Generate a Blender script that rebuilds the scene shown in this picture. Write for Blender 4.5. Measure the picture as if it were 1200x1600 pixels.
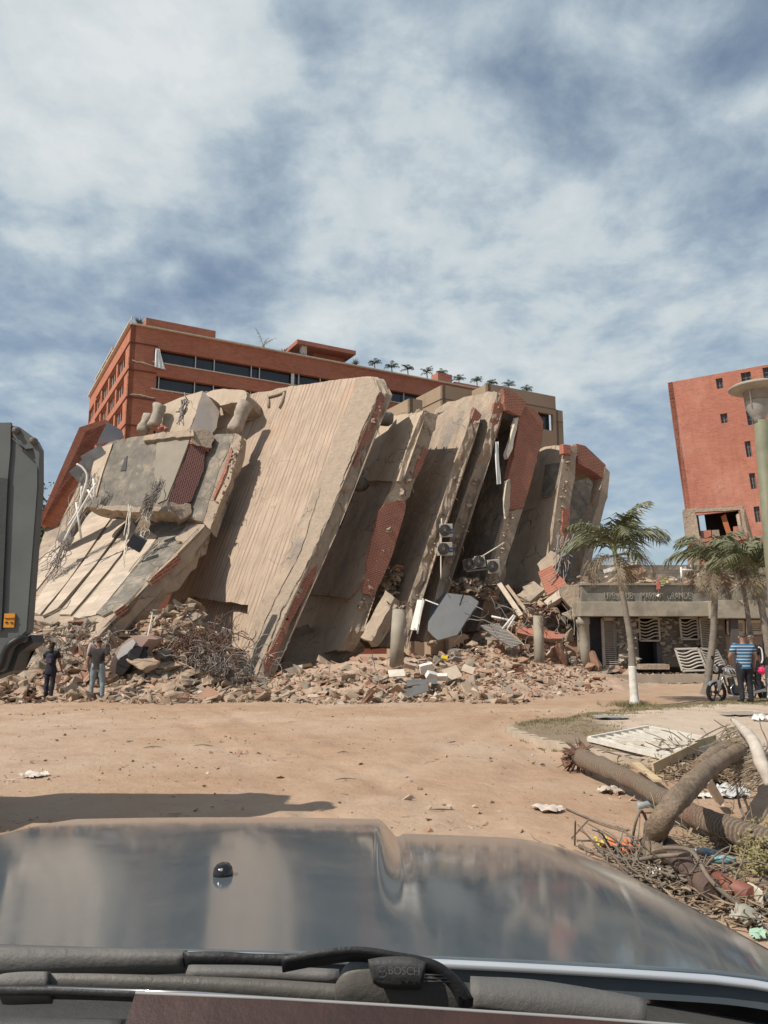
import bpy, bmesh, math, random
from mathutils import Vector as V, Matrix, noise
random.seed(7)
R = math.radians
for o in list(bpy.data.objects): bpy.data.objects.remove(o)
SC = bpy.context.scene
COL = SC.collection
# ------------------------------------------------------------ camera, world, sun, exposure
PITCH = math.atan(195/1200)
CAMZ = 1.8
cam = bpy.data.objects.new('camera', bpy.data.cameras.new('camera')); COL.objects.link(cam)
cam.location = (0, 0, CAMZ); cam.rotation_euler = (math.pi/2 + PITCH, 0, 0)
cam.data.sensor_fit = 'VERTICAL'; cam.data.sensor_height = 24; cam.data.lens = 18
cam.data.clip_start = 0.05; cam.data.clip_end = 5000
SC.camera = cam
S = V((-.565, -.345, .75)).normalized()                      # towards the sun
EL = math.asin(S.z)
sun = bpy.data.objects.new('sun', bpy.data.lights.new('sun', 'SUN')); COL.objects.link(sun)
sun.data.energy = 4.9; sun.data.angle = R(.6); sun.data.color = (1, .93, .83)
sun.rotation_euler = S.to_track_quat('Z', 'Y').to_euler()
sun.location = S*60
W = bpy.data.worlds.new('World'); SC.world = W; W.use_nodes = True
SC.view_settings.view_transform = 'Standard'; SC.view_settings.look = 'None'
SC.view_settings.exposure = 0; SC.view_settings.gamma = 1

def build_world():
    nt = W.node_tree; nt.nodes.clear(); N = nt.nodes.new; L = nt.links.new
    out = N('ShaderNodeOutputWorld'); bg = N('ShaderNodeBackground')
    sky = N('ShaderNodeTexSky'); sky.sky_type = 'NISHITA'; sky.sun_disc = False
    sky.sun_elevation = EL; sky.sun_rotation = math.atan2(S.x, S.y)
    sky.altitude = 0; sky.air_density = 1.0; sky.dust_density = 1.2; sky.ozone_density = 1.5
    bg.inputs[1].default_value = .095
    tc = N('ShaderNodeTexCoord'); sep = N('ShaderNodeSeparateXYZ'); L(tc.outputs['Generated'], sep.inputs[0])
    def m(op, a, b=None, clamp=False):
        n = N('ShaderNodeMath'); n.operation = op; n.use_clamp = clamp
        for i, v in enumerate((a, b)):
            if v is None: continue
            if isinstance(v, (int, float)): n.inputs[i].default_value = v
            else: L(v, n.inputs[i])
        return n.outputs[0]
    # clouds live on a flat layer overhead: direction divided by its height
    zz = m('ADD', m('MAXIMUM', sep.outputs[2], 0.0), .22)
    cx = m('DIVIDE', sep.outputs[0], zz); cy = m('DIVIDE', sep.outputs[1], zz)
    comb = N('ShaderNodeCombineXYZ'); L(cx, comb.inputs[0]); L(cy, comb.inputs[1])
    def nz(scale, det, rough, off=(0, 0, 0), dist=0, sc=(1, 1, 1)):
        mp = N('ShaderNodeMapping'); L(comb.outputs[0], mp.inputs[0]); mp.inputs['Location'].default_value = off; mp.inputs['Scale'].default_value = sc
        n = N('ShaderNodeTexNoise'); n.inputs['Scale'].default_value = scale; n.inputs['Detail'].default_value = det
        n.inputs['Roughness'].default_value = rough; n.inputs['Distortion'].default_value = dist
        L(mp.outputs[0], n.inputs['Vector']); return n.outputs['Fac']
    big = nz(1.5, 3, .5, (2.3, 1.1, 0)); mid = nz(3.2, 9, .58, (5.1, 7.7, 0), .35); fine = nz(11, 6, .6, (1.7, 3.9, 0), .2, (1, .8, 1))
    puff = nz(6.0, 10, .60, (9.2, 4.4, 0), .25); d = m('ADD', m('ADD', m('ADD', m('MULTIPLY', big, .26), m('MULTIPLY', mid, .42)), m('MULTIPLY', puff, .40)), m('MULTIPLY', fine, .20)); d = m('SUBTRACT', d, .09)
    def blob(px, py, rad, amp):
        nonlocal d
        r = pixdir(px, py).normalized(); vx, vy = r.x/(r.z+.22), r.y/(r.z+.22)
        dx = m('SUBTRACT', cx, vx); dy = m('SUBTRACT', cy, vy)
        q = m('DIVIDE', m('ADD', m('MULTIPLY', dx, dx), m('MULTIPLY', dy, dy)), rad*rad)
        g = m('POWER', 2.718, m('MULTIPLY', q, -1.0)); d = m('ADD', d, m('MULTIPLY', g, amp))
    for b in CLOUDS: blob(*b)
    ramp = N('ShaderNodeValToRGB'); L(d, ramp.inputs[0]); e = ramp.color_ramp.elements
    e[0].position = .36; e[0].color = (.10, .10, .10, 1); e[1].position = .70; e[1].color = (1, 1, 1, 1)
    x = e.new(.50); x.color = (.42, .42, .42, 1)
    # cloud colour: thin parts blue-grey, thick parts white
    cr = N('ShaderNodeValToRGB'); L(d, cr.inputs[0]); e = cr.color_ramp.elements
    e[0].position = .45; e[0].color = (3.5, 4.5, 5.5, 1); e[1].position = .84; e[1].color = (7.6, 8.0, 8.15, 1)
    x = e.new(.62); x.color = (5.0, 6.0, 6.7, 1); x = e.new(.73); x.color = (6.2, 6.9, 7.25, 1)
    mx = N('ShaderNodeMix'); mx.data_type = 'RGBA'; L(ramp.outputs[0], mx.inputs[0])
    hs = N('ShaderNodeHueSaturation'); hs.inputs['Saturation'].default_value = .92; hs.inputs['Value'].default_value = 1.12
    L(sky.outputs[0], hs.inputs['Color']); L(hs.outputs[0], mx.inputs[6]); L(cr.outputs[0], mx.inputs[7])
    L(mx.outputs[2], bg.inputs[0]); L(bg.outputs[0], out.inputs[0])

# ------------------------------------------------------------ turning measured image points into places
CP, SP = math.cos(PITCH), math.sin(PITCH)
def pixdir(px, py):
    a, b = (px-600)/1200, (800-py)/1200
    return V((a, CP - b*SP, SP + b*CP))
def P(px, py, Y): r = pixdir(px, py); return V((0, 0, CAMZ)) + r*(Y/r.y)
def G(px, py, z=0): r = pixdir(px, py); return V((0, 0, CAMZ)) + r*((z-CAMZ)/r.z)
def PL(px, py, p0, n): r = pixdir(px, py); o = V((0, 0, CAMZ)); return o + r*((p0-o).dot(n)/r.dot(n))
CLOUDS = [(120, 120, .38, .20), (330, 60, .22, .10), (60, 260, .16, .06), (400, 245, .10, -.20), (330, 430, .10, -.12), (190, 400, .14, -.05), (500, 490, .09, .14), (80, 380, .05, .14), (20, 365, .03, .12), (275, 425, .04, .12), (180, 375, .05, .08), (180, 455, .03, .10), (345, 385, .04, .08), (600, 140, .2, .02),
          (860, 200, .16, -.05), (890, 310, .05, .12), (1150, 350, .09, -.12), (980, 500, .5, .12), (700, 540, .4, .09), (60, 560, .2, .08), (1100, 60, .25, -.03), (480, 40, .06, -.12), (1050, 820, .5, .02)]
build_world()

# ------------------------------------------------------------ materials
MATS = {}
def mat(name, c1, c2=None, scale=1.5, rough=.85, bump=.3, bscale=12, det=8, spec=.3, metal=0, contrast=(.35, .65), c3=None, s3=.35, f3=(.5, .62), brick=None, ribs=None, stretch=None, coat=0, trans=0, bdist=.02, crack=0, streak=0):
    if name in MATS: return MATS[name]
    M = bpy.data.materials.new(name); M.use_nodes = True; MATS[name] = M
    nt = M.node_tree; N = nt.nodes.new; L = nt.links.new; b = nt.nodes['Principled BSDF']
    b.inputs['Roughness'].default_value = rough; b.inputs['Specular IOR Level'].default_value = spec; b.inputs['Metallic'].default_value = metal
    if coat: b.inputs['Coat Weight'].default_value = coat; b.inputs['Coat Roughness'].default_value = .08
    if trans: b.inputs['Transmission Weight'].default_value = trans
    tc = N('ShaderNodeTexCoord'); co = tc.outputs['Object']
    if stretch:
        mp = N('ShaderNodeMapping'); mp.inputs['Scale'].default_value = stretch; L(tc.outputs['UV'], mp.inputs[0]); co = mp.outputs[0]
    def nz(s, dd=det, ro=.6, src=None):
        n = N('ShaderNodeTexNoise'); n.inputs['Scale'].default_value = s; n.inputs['Detail'].default_value = dd; n.inputs['Roughness'].default_value = ro; L(src or co, n.inputs['Vector']); return n.outputs['Fac']
    def ramp(f, a, z, lo=(0, 0, 0, 1), hi=(1, 1, 1, 1)):
        r = N('ShaderNodeValToRGB'); L(f, r.inputs[0]); r.color_ramp.elements[0].position = a; r.color_ramp.elements[1].position = z
        r.color_ramp.elements[0].color = lo; r.color_ramp.elements[1].color = hi; return r.outputs[0]
    def mix(f, a, c):
        m = N('ShaderNodeMix'); m.data_type = 'RGBA'
        L(f, m.inputs[0])
        for i, v in ((6, a), (7, c)):
            if isinstance(v, tuple): m.inputs[i].default_value = (*v, 1)
            else: L(v, m.inputs[i])
        return m.outputs[2]
    height = None
    col = mix(ramp(nz(scale), *contrast), c1, c2 or tuple(x*.8 for x in c1))
    if brick:
        bt = N('ShaderNodeTexBrick'); L(tc.outputs['UV'], bt.inputs['Vector']); bw, bh, mort = brick[:3]
        bt.inputs['Scale'].default_value = 1; bt.inputs['Brick Width'].default_value = bw; bt.inputs['Row Height'].default_value = bh
        bt.inputs['Mortar Size'].default_value = mort; bt.inputs['Mortar Smooth'].default_value = .2
        L(col, bt.inputs['Color1']); bt.inputs['Mortar'].default_value = (*brick[3], 1)
        dk = N('ShaderNodeMix'); dk.data_type = 'RGBA'; dk.blend_type = 'MULTIPLY'; dk.inputs[0].default_value = 1; L(col, dk.inputs[6]); dk.inputs[7].default_value = (.80, .79, .79, 1)
        L(dk.outputs[2], bt.inputs['Color2']); col = bt.outputs['Color']; height = bt.outputs['Fac']
    if c3: col = mix(ramp(nz(s3, 6, .65, tc.outputs['Object']), *f3), col, c3)
    if ribs:                                                  # (count per metre, colour of the grooves)
        sp = N('ShaderNodeSeparateXYZ'); L(tc.outputs['UV'], sp.inputs[0])
        mp = N('ShaderNodeMapping'); L(tc.outputs['UV'], mp.inputs[0]); mp.inputs['Scale'].default_value = (1, .06, 1)
        ws = nz(2.2, 5, .7, mp.outputs[0]); wn = nz(ribs[0]*1.1, 3, .6, mp.outputs[0])
        ad = N('ShaderNodeMath'); ad.operation = 'MULTIPLY_ADD'; L(ws, ad.inputs[0]); ad.inputs[1].default_value = .22; L(sp.outputs[0], ad.inputs[2])
        ws_ = nz(9, 6, .75, mp.outputs[0]); mu = N('ShaderNodeMath'); mu.operation = 'MULTIPLY'; L(ad.outputs[0], mu.inputs[0]); mu.inputs[1].default_value = ribs[0]*6.283
        si = N('ShaderNodeMath'); si.operation = 'SINE'; L(mu.outputs[0], si.inputs[0])
        a2 = N('ShaderNodeMath'); a2.operation = 'MULTIPLY_ADD'; L(wn, a2.inputs[0]); a2.inputs[1].default_value = 3.4; L(si.outputs[0], a2.inputs[2])
        g = ramp(a2.outputs[0], .9, 2.4); 
        a3 = N('ShaderNodeMath'); a3.operation = 'MULTIPLY'; L(g, a3.inputs[0]); L(ramp(nz(.9, 4), .3, .7, (.45, .45, .45, 1)), a3.inputs[1])
        col = mix(a3.outputs[0], ribs[1], col); col = mix(ramp(ws_, .50, .72), col, (.50, .41, .32)); height = g
    if streak:                                                # run-off stains down the slab
        mp = N('ShaderNodeMapping'); L(tc.outputs['UV'], mp.inputs[0]); mp.inputs['Scale'].default_value = (1, .10, 1)
        sk = ramp(nz(3.1, 7, .7, mp.outputs[0]), .50, .74, (0, 0, 0, 1), (streak, streak, streak, 1)); col = mix(sk, col, tuple(x*.50 for x in c1))
    if crack:                                                 # hairline cracks, only in some areas
        wn_ = N('ShaderNodeTexNoise'); wn_.inputs['Scale'].default_value = 1.6; wn_.inputs['Detail'].default_value = 6; L(tc.outputs['Object'], wn_.inputs['Vector'])
        vm = N('ShaderNodeVectorMath'); vm.operation = 'MULTIPLY_ADD'; L(wn_.outputs['Color'], vm.inputs[0]); vm.inputs[1].default_value = (.9, .9, .9); L(tc.outputs['Object'], vm.inputs[2])
        vo = N('ShaderNodeTexVoronoi'); vo.feature = 'DISTANCE_TO_EDGE'; vo.inputs['Scale'].default_value = .55; L(vm.outputs[0], vo.inputs['Vector'])
        c_ = ramp(vo.outputs['Distance'], .004, .014, (1, 1, 1, 1), (0, 0, 0, 1)); mm = N('ShaderNodeMath'); mm.operation = 'MULTIPLY'; L(c_, mm.inputs[0]); L(ramp(nz(.7, 3, .5, tc.outputs['Object']), .47, .56, (0, 0, 0, 1), (crack, crack, crack, 1)), mm.inputs[1])
        col = mix(mm.outputs[0], col, (.07, .055, .045))
    L(col, b.inputs['Base Color'])
    f = nz(bscale, 9, .68)
    bp = N('ShaderNodeBump'); bp.inputs['Strength'].default_value = bump; bp.inputs['Distance'].default_value = bdist; L(f, bp.inputs['Height'])
    last = bp
    if height is not None:
        b2 = N('ShaderNodeBump'); b2.inputs['Strength'].default_value = .6; b2.inputs['Distance'].default_value = .015 if ribs else .01; b2.invert = bool(brick)
        L(height, b2.inputs['Height']); L(bp.outputs[0], b2.inputs['Normal']); last = b2
    L(last.outputs[0], b.inputs['Normal'])
    return M

CONC = mat('tan_concrete', (.43, .335, .245), (.32, .25, .19), 1.3, bump=.9, bscale=3.5, c3=(.25, .215, .18), s3=.6, f3=(.50, .66), bdist=.10, crack=.8, streak=.7)
PLASTER = mat('cream_plaster', (.50, .405, .305), (.42, .335, .25), 1.1, bump=.35, bscale=5, c3=(.33, .27, .21), s3=.45, f3=(.55, .68), crack=.8, streak=.5)
ROUGHC = mat('broken_concrete', (.43, .34, .255), (.31, .25, .19), 3.4, bump=1, bscale=8, contrast=(.25, .75), c3=(.38, .25, .19), s3=1.3, f3=(.60, .74), bdist=.09)
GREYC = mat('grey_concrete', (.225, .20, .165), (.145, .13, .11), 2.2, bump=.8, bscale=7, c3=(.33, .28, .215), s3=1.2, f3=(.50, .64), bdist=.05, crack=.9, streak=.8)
RIBC = mat('board_marked_concrete', (.46, .35, .26), (.38, .29, .215), 1.0, bump=.5, bscale=7, c3=(.48, .28, .18), s3=.25, f3=(.57, .72), ribs=(3.9, (.27, .20, .15)), bdist=.04, crack=.35)
BRICK = mat('red_brick', (.36, .115, .072), (.27, .085, .058), 2, bump=.4, brick=(.24, .075, .010, (.40, .27, .20)), c3=(.34, .19, .13), s3=.8, f3=(.56, .75))
BRICKB = mat('orange_brick', (.52, .20, .115), (.45, .165, .095), .25, bump=.2, brick=(.5, .16, .012, (.30, .12, .08)), c3=(.43, .18, .115), s3=.12, f3=(.5, .7), streak=.35)
BRICKT = mat('salmon_brick', (.47, .185, .125), (.41, .155, .105), .3, bump=.2, brick=(.4, .12, .014, (.46, .20, .14)), c3=(.54, .27, .20), s3=.2, f3=(.50, .72), streak=.35, crack=.3)
PURP = mat('maroon_brick', (.17, .055, .048), (.12, .042, .04), 3, bump=.3, brick=(.20, .09, .016, (.20, .13, .11)))
BEIGE = mat('beige_render', (.36, .27, .185), (.31, .232, .16), .3, bump=.2, c3=(.25, .19, .14), s3=.3, f3=(.58, .72))
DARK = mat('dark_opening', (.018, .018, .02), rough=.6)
GLASS = mat('window_glass', (.02, .024, .028), (.035, .04, .045), .6, rough=.12, spec=.6, bump=.02)
DIRT = mat('dirt', (.40, .265, .172), (.34, .22, .142), .5, bump=.7, bscale=7, c3=(.43, .315, .225), s3=.22, f3=(.42, .62), bdist=.03, contrast=(.3, .7))
SOIL = mat('rubble_soil', (.37, .26, .185), (.28, .20, .15), 1.4, bump=1, bscale=9, c3=(.42, .27, .19), s3=.6, bdist=.06)
RUB1 = mat('rubble_tan', (.40, .295, .205), (.31, .23, .165), 3, bump=.5, bscale=20)
RUB2 = mat('rubble_red', (.36, .215, .145), (.29, .165, .112), 3, bump=.5, bscale=20)
RUB3 = mat('rubble_grey', (.30, .245, .185), (.21, .175, .135), 3, bump=.5, bscale=20)
RUB4 = mat('rubble_pale', (.53, .435, .34), (.43, .35, .27), 3, bump=.4, bscale=20)
WHITE = mat('white_paint', (.74, .72, .68), (.60, .56, .50), 4, rough=.55, bump=.1)
CREAM = mat('cream_paint', (.66, .60, .50), (.50, .44, .35), 4, rough=.6, bump=.1)
STEEL = mat('dull_steel', (.22, .20, .18), (.12, .10, .09), 8, rough=.5, metal=.3)
CABLE = mat('cable', (.30, .27, .24), (.18, .16, .15), 6, rough=.7)
RUST = mat('rusty_bar', (.17, .10, .07), (.11, .07, .055), 12, rough=.8)
BLACK = mat('black_plastic', (.018, .018, .02), (.028, .027, .027), 6, rough=.45)
SHEET = mat('pale_sheet', (.30, .29, .28), (.23, .225, .22), 1.2, rough=.5, bump=.05)

# ------------------------------------------------------------ objects
def link(o):
    COL.objects.link(o); return o
def root(name, label, cat, loc=(0, 0, 0), group=None, kind=None):
    o = link(bpy.data.objects.new(name, None)); o.location = loc; tag(o, label, cat, group, kind); return o
def tag(o, label=None, cat=None, group=None, kind=None):
    if label: o['label'] = label
    if cat: o['category'] = cat
    if group: o['group'] = group
    if kind: o['kind'] = kind
    return o
def wpos(o):
    p = V(o.location)
    while o.parent: o = o.parent; p += V(o.location)
    return p
def fin(name, bm, mats, parent=None, uv=None, loc=None, smooth=False, normals=True):
    """bm holds world coordinates; the object gets its own or its parent's place as origin"""
    if normals: bmesh.ops.recalc_face_normals(bm, faces=bm.faces)
    bm.normal_update()
    if uv is not False: boxuv(bm, uv)
    base = wpos(parent) if parent else V(loc or (0, 0, 0))
    for v in bm.verts: v.co -= base
    me = bpy.data.meshes.new(name); bm.to_mesh(me); bm.free()
    for m in (mats if isinstance(mats, (list, tuple)) else [mats]): me.materials.append(m)
    if smooth:
        for p in me.polygons: p.use_smooth = True
    o = link(bpy.data.objects.new(name, me))
    if parent: o.parent = parent
    else: o.location = base
    return o
def boxuv(bm, frame=None):
    a, b, c = frame or (V((1, 0, 0)), V((0, 0, 1)), V((0, -1, 0)))
    u = bm.loops.layers.uv.verify()
    for f in bm.faces:
        n = f.normal; na, nb, nc = abs(n.dot(a)), abs(n.dot(b)), abs(n.dot(c))
        if nc >= na and nc >= nb: p, q = a, b
        elif na >= nb: p, q = c, b
        else: p, q = a, c
        for l in f.loops: l[u].uv = (l.vert.co.dot(p), l.vert.co.dot(q))
def box(bm, c, sx, sy, sz, ax=None, ay=None, az=None, mi=0, bev=0):
    ax = ax or V((1, 0, 0)); ay = ay or V((0, 1, 0)); az = az or V((0, 0, 1)); c = V(c)
    vs = [bm.verts.new(c + ax*(sx*i/2) + ay*(sy*j/2) + az*(sz*k/2)) for k in (-1, 1) for j in (-1, 1) for i in (-1, 1)]
    fs = [bm.faces.new([vs[i] for i in q]) for q in ((0, 2, 3, 1), (4, 5, 7, 6), (0, 1, 5, 4), (2, 6, 7, 3), (0, 4, 6, 2), (1, 3, 7, 5))]
    for f in fs: f.material_index = mi
    if bev: bmesh.ops.bevel(bm, geom=list({e for f in fs for e in f.edges}), offset=bev, segments=2, affect='EDGES', profile=.5)
    return fs
def prism(bm, pts, d, mi=0, mside=None):
    """closed outline of 3D points, extruded by d"""
    a = [bm.verts.new(p) for p in pts]; b = [bm.verts.new(V(p)+d) for p in pts]
    f1 = bm.faces.new(a); f2 = bm.faces.new(b[::-1]); f1.material_index = f2.material_index = mi
    for i in range(len(a)):
        f = bm.faces.new((a[i], b[i], b[(i+1) % len(a)], a[(i+1) % len(a)])); f.material_index = mi if mside is None else mside
    bmesh.ops.triangulate(bm, faces=[f1, f2])
def tube(bm, pts, r, n=6, mi=0, caps=True, uv=False):
    pts = [V(p) for p in pts]; rs = r if isinstance(r, (list, tuple)) else [r]*len(pts); rings = []
    up = V((0, 0, 1)); prev = None
    for i, p in enumerate(pts):
        t = (pts[min(i+1, len(pts)-1)] - pts[max(i-1, 0)]); t = t.normalized() if t.length > 1e-6 else V((0, 0, 1))
        if prev is None: s = t.cross(up if abs(t.z) < .95 else V((1, 0, 0))).normalized()
        else: s = (prev - t*prev.dot(t)); s = s.normalized() if s.length > 1e-5 else t.orthogonal().normalized()
        prev = s; w = t.cross(s)
        rings.append([bm.verts.new(p + (s*math.cos(2*math.pi*k/n) + w*math.sin(2*math.pi*k/n))*rs[i]) for k in range(n)])
    for i in range(len(rings)-1):
        for k in range(n):
            f = bm.faces.new((rings[i][k], rings[i][(k+1) % n], rings[i+1][(k+1) % n], rings[i+1][k])); f.material_index = mi; f.smooth = True
    if uv:
        lay = bm.loops.layers.uv.verify(); s = 0
        for i in range(len(rings)-1):
            ds = (pts[i+1]-pts[i]).length
            for k in range(n):
                for f in rings[i][k].link_faces:
                    if rings[i+1][(k+1) % n] in f.verts and rings[i][(k+1) % n] in f.verts:
                        for l in f.loops:
                            up_ = l.vert in (rings[i+1][k], rings[i+1][(k+1) % n]); kk = k if l.vert in (rings[i][k], rings[i+1][k]) else k+1
                            l[lay].uv = (kk/n, s + (ds if up_ else 0))
            s += ds
    if caps:
        for q in (rings[0][::-1], rings[-1]): f = bm.faces.new(q); f.material_index = mi
    return rings
def lathe(bm, c, prof, n=24, mi=0, axis=V((0, 0, 1)), capb=True, capt=True, ax=None):
    axis = axis.normalized(); s = ax or axis.orthogonal().normalized(); w = axis.cross(s); c = V(c)
    rings = [[bm.verts.new(c + axis*h + (s*math.cos(2*math.pi*k/n) + w*math.sin(2*math.pi*k/n))*r) for k in range(n)] for r, h in prof]
    for i in range(len(rings)-1):
        for k in range(n):
            f = bm.faces.new((rings[i][k], rings[i][(k+1) % n], rings[i+1][(k+1) % n], rings[i+1][k])); f.material_index = mi; f.smooth = True
    if capb: f = bm.faces.new(rings[0][::-1]); f.material_index = mi
    if capt: f = bm.faces.new(rings[-1]); f.material_index = mi
    return rings
def curve_pts(ctrl, n=8):
    """Catmull-Rom through the control points"""
    c = [V(p) for p in ctrl]; c = [c[0]*2-c[1]] + c + [c[-1]*2-c[-2]]; out = []
    for i in range(1, len(c)-2):
        for k in range(n):
            t = k/n; out.append(.5*((2*c[i]) + (c[i+1]-c[i-1])*t + (2*c[i-1]-5*c[i]+4*c[i+1]-c[i+2])*t*t + (3*c[i]-c[i-1]-3*c[i+1]+c[i+2])*t**3))
    out.append(c[-2]); return out
def jag(pts, seg, j, rnd, hold=0):
    """resample a closed 3D outline with irregular offsets so that it reads as broken"""
    out = []
    for i in range(len(pts)):
        a, b = pts[i], pts[(i+1) % len(pts)]; n = max(1, int((b-a).length/seg))
        for k in range(n):
            p = a.lerp(b, k/n)
            if k or not hold: p = p + V((rnd.uniform(-j, j), rnd.uniform(-j, j), rnd.uniform(-j, j)))
            out.append(p)
    return out
def slab_bm(pts, nrm, thick, seg=.35, j=.05, layers=3, seed=1, mface=0, medge=1):
    """broken slab: jagged outline on a plane, extruded in ragged layers along thick"""
    rnd = random.Random(seed); bm = bmesh.new()
    base = []
    for p in jag(pts, seg, j, rnd):
        d = (p-pts[0]).dot(nrm); base.append(p - nrm*d)
    rings = []
    for l in range(layers+1):
        t = l/layers; jj = j*1.5 if 0 < l else 0
        rings.append([bm.verts.new(p + thick*t + V((rnd.uniform(-jj, jj), rnd.uniform(-jj, jj), rnd.uniform(-jj, jj)))) for p in base])
    n = len(base)
    for l in range(layers):
        for k in range(n):
            f = bm.faces.new((rings[l][k], rings[l+1][k], rings[l+1][(k+1) % n], rings[l][(k+1) % n])); f.material_index = medge
    f1 = bm.faces.new(rings[0]); f2 = bm.faces.new(rings[-1][::-1]); f1.material_index = f2.material_index = mface
    bmesh.ops.triangulate(bm, faces=[f1, f2], ngon_method='EAR_CLIP')
    return bm
def wall(bm, o, ax, az, w, h, holes, t, mi=0, mrev=None):
    """wall rectangle with openings; outward normal = ax x az; t deep"""
    o = V(o); an = ax.cross(az).normalized()
    xs = sorted({0, w, *[x for q in holes for x in (q[0], q[2])]}); zs = sorted({0, h, *[z for q in holes for z in (q[1], q[3])]})
    xs = [x for x in xs if 0 <= x <= w]; zs = [z for z in zs if 0 <= z <= h]
    def pt(x, z, d=0): return bm.verts.new(o + ax*x + az*z - an*d)
    def solid(i, k):
        if i < 0 or k < 0 or i >= len(xs)-1 or k >= len(zs)-1: return False
        cx, cz = (xs[i]+xs[i+1])/2, (zs[k]+zs[k+1])/2
        return not any(q[0] < cx < q[2] and q[1] < cz < q[3] for q in holes)
    for i in range(len(xs)-1):
        for k in range(len(zs)-1):
            if not solid(i, k): continue
            x0, x1, z0, z1 = xs[i], xs[i+1], zs[k], zs[k+1]
            f = bm.faces.new((pt(x0, z0), pt(x1, z0), pt(x1, z1), pt(x0, z1))); f.material_index = mi
            f = bm.faces.new((pt(x0, z1, t), pt(x1, z1, t), pt(x1, z0, t), pt(x0, z0, t))); f.material_index = mi
            mr = mi if mrev is None else mrev
            for (di, dk, q) in ((-1, 0, ((x0, z0), (x0, z1))), (1, 0, ((x1, z1), (x1, z0))), (0, -1, ((x1, z0), (x0, z0))), (0, 1, ((x0, z1), (x1, z1)))):
                if not solid(i+di, k+dk):
                    (a, b), (c, d) = q; f = bm.faces.new((pt(a, b), pt(c, d), pt(c, d, t), pt(a, b, t))); f.material_index = mr
# ------------------------------------------------------------ ground
def gauss(x, y, cx, cy, sx, sy, a): return a*math.exp(-((x-cx)/sx)**2 - ((y-cy)/sy)**2)
def sst(a, b, t):
    t = max(0, min(1, (t-a)/(b-a))); return t*t*(3-2*t)
def fbm(x, y, s, o=0): return noise.fractal(V((x*s, y*s, o)), .9, 2.1, 5)
def front(x):                                            # where the rubble belt begins
    return 21.7 + .35*math.sin(x*1.3) + (0 if x < 3.5 else min((x-3.5)*.95, 7.2))
def pile(x, y):
    k = sst(front(x), front(x)+3.2, y)
    if y > 45: k *= max(0, 1-(y-45)/10)
    h = .35 + gauss(x, y, -11.2, 29.2, 3.2, 3.0, 1.9) + gauss(x, y, -6.9, 28.2, 1.7, 2.6, 2.3) + gauss(x, y, -1.5, 29, 3.5, 3, .45) + gauss(x, y, 3.2, 30, 3, 3, .55)
    r = gauss(x, y, 8.2, 37.2, 3.4, 3.0, 4.0) + gauss(x, y, 5.6, 34.0, 2.2, 2.6, 1.5)
    if x > 7.9 and y < 35.4: r *= .18
    h = (h + r)*(1 - .7*sst(8.2, 9.5, x)*(1 - sst(35, 36, y)))
    h *= 1 - .80*math.exp(-((x+4.6)/1.5)**2)*(1-sst(29, 31, y))
    rough = .34*fbm(x, y, .8, 3)*sst(.2, 1.4, h) + .09*fbm(x, y, 3.1, 8)
    return k*(h + rough)
def island_in(x, y):
    """raised traffic island on the right"""
    if x < 2.35: return -1
    far = 15.6 + (x-2.4)*1.05 - .03*(x-2.4)**2 if x < 11 else 22.5
    far = min(far, 15.2 + math.sqrt(max(0, x-2.35))*2.6)
    near = max(9.3, 15.0 - math.sqrt(max(0, x-2.35))*3.5)
    if x > 4.4: near = 9.3 - (x-4.4)*1.6
    return min(far-y, y-near, (x-2.35)*2)
def gh(x, y):
    h = .022*fbm(x, y, .45) + .012*fbm(x, y, 2.3, 4)
    if y > 20: h += pile(x, y)
    d = island_in(x, y)
    h += .10*sst(-.05, .12, d)
    if 6 < x < 30 and 30.6 < y < 60: h = max(h, .30*sst(30.6, 31.0, y))
    if abs(x) < 12 and y < 21.5:
        for c_ in (x - (-3.4+.34*y), x - (-1.7+.33*y), x - (4.2-.42*y), x - (2.6-.40*y), y - (17.4+.03*x+.3*math.sin(x*.3)), y - (19.0+.04*x+.3*math.sin(x*.3))): h -= .034*math.exp(-(c_/.22)**2)*(.6+.4*math.sin(x*3+y*2)) - .018*math.exp(-((abs(c_)-.36)/.12)**2)
    return h
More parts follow.
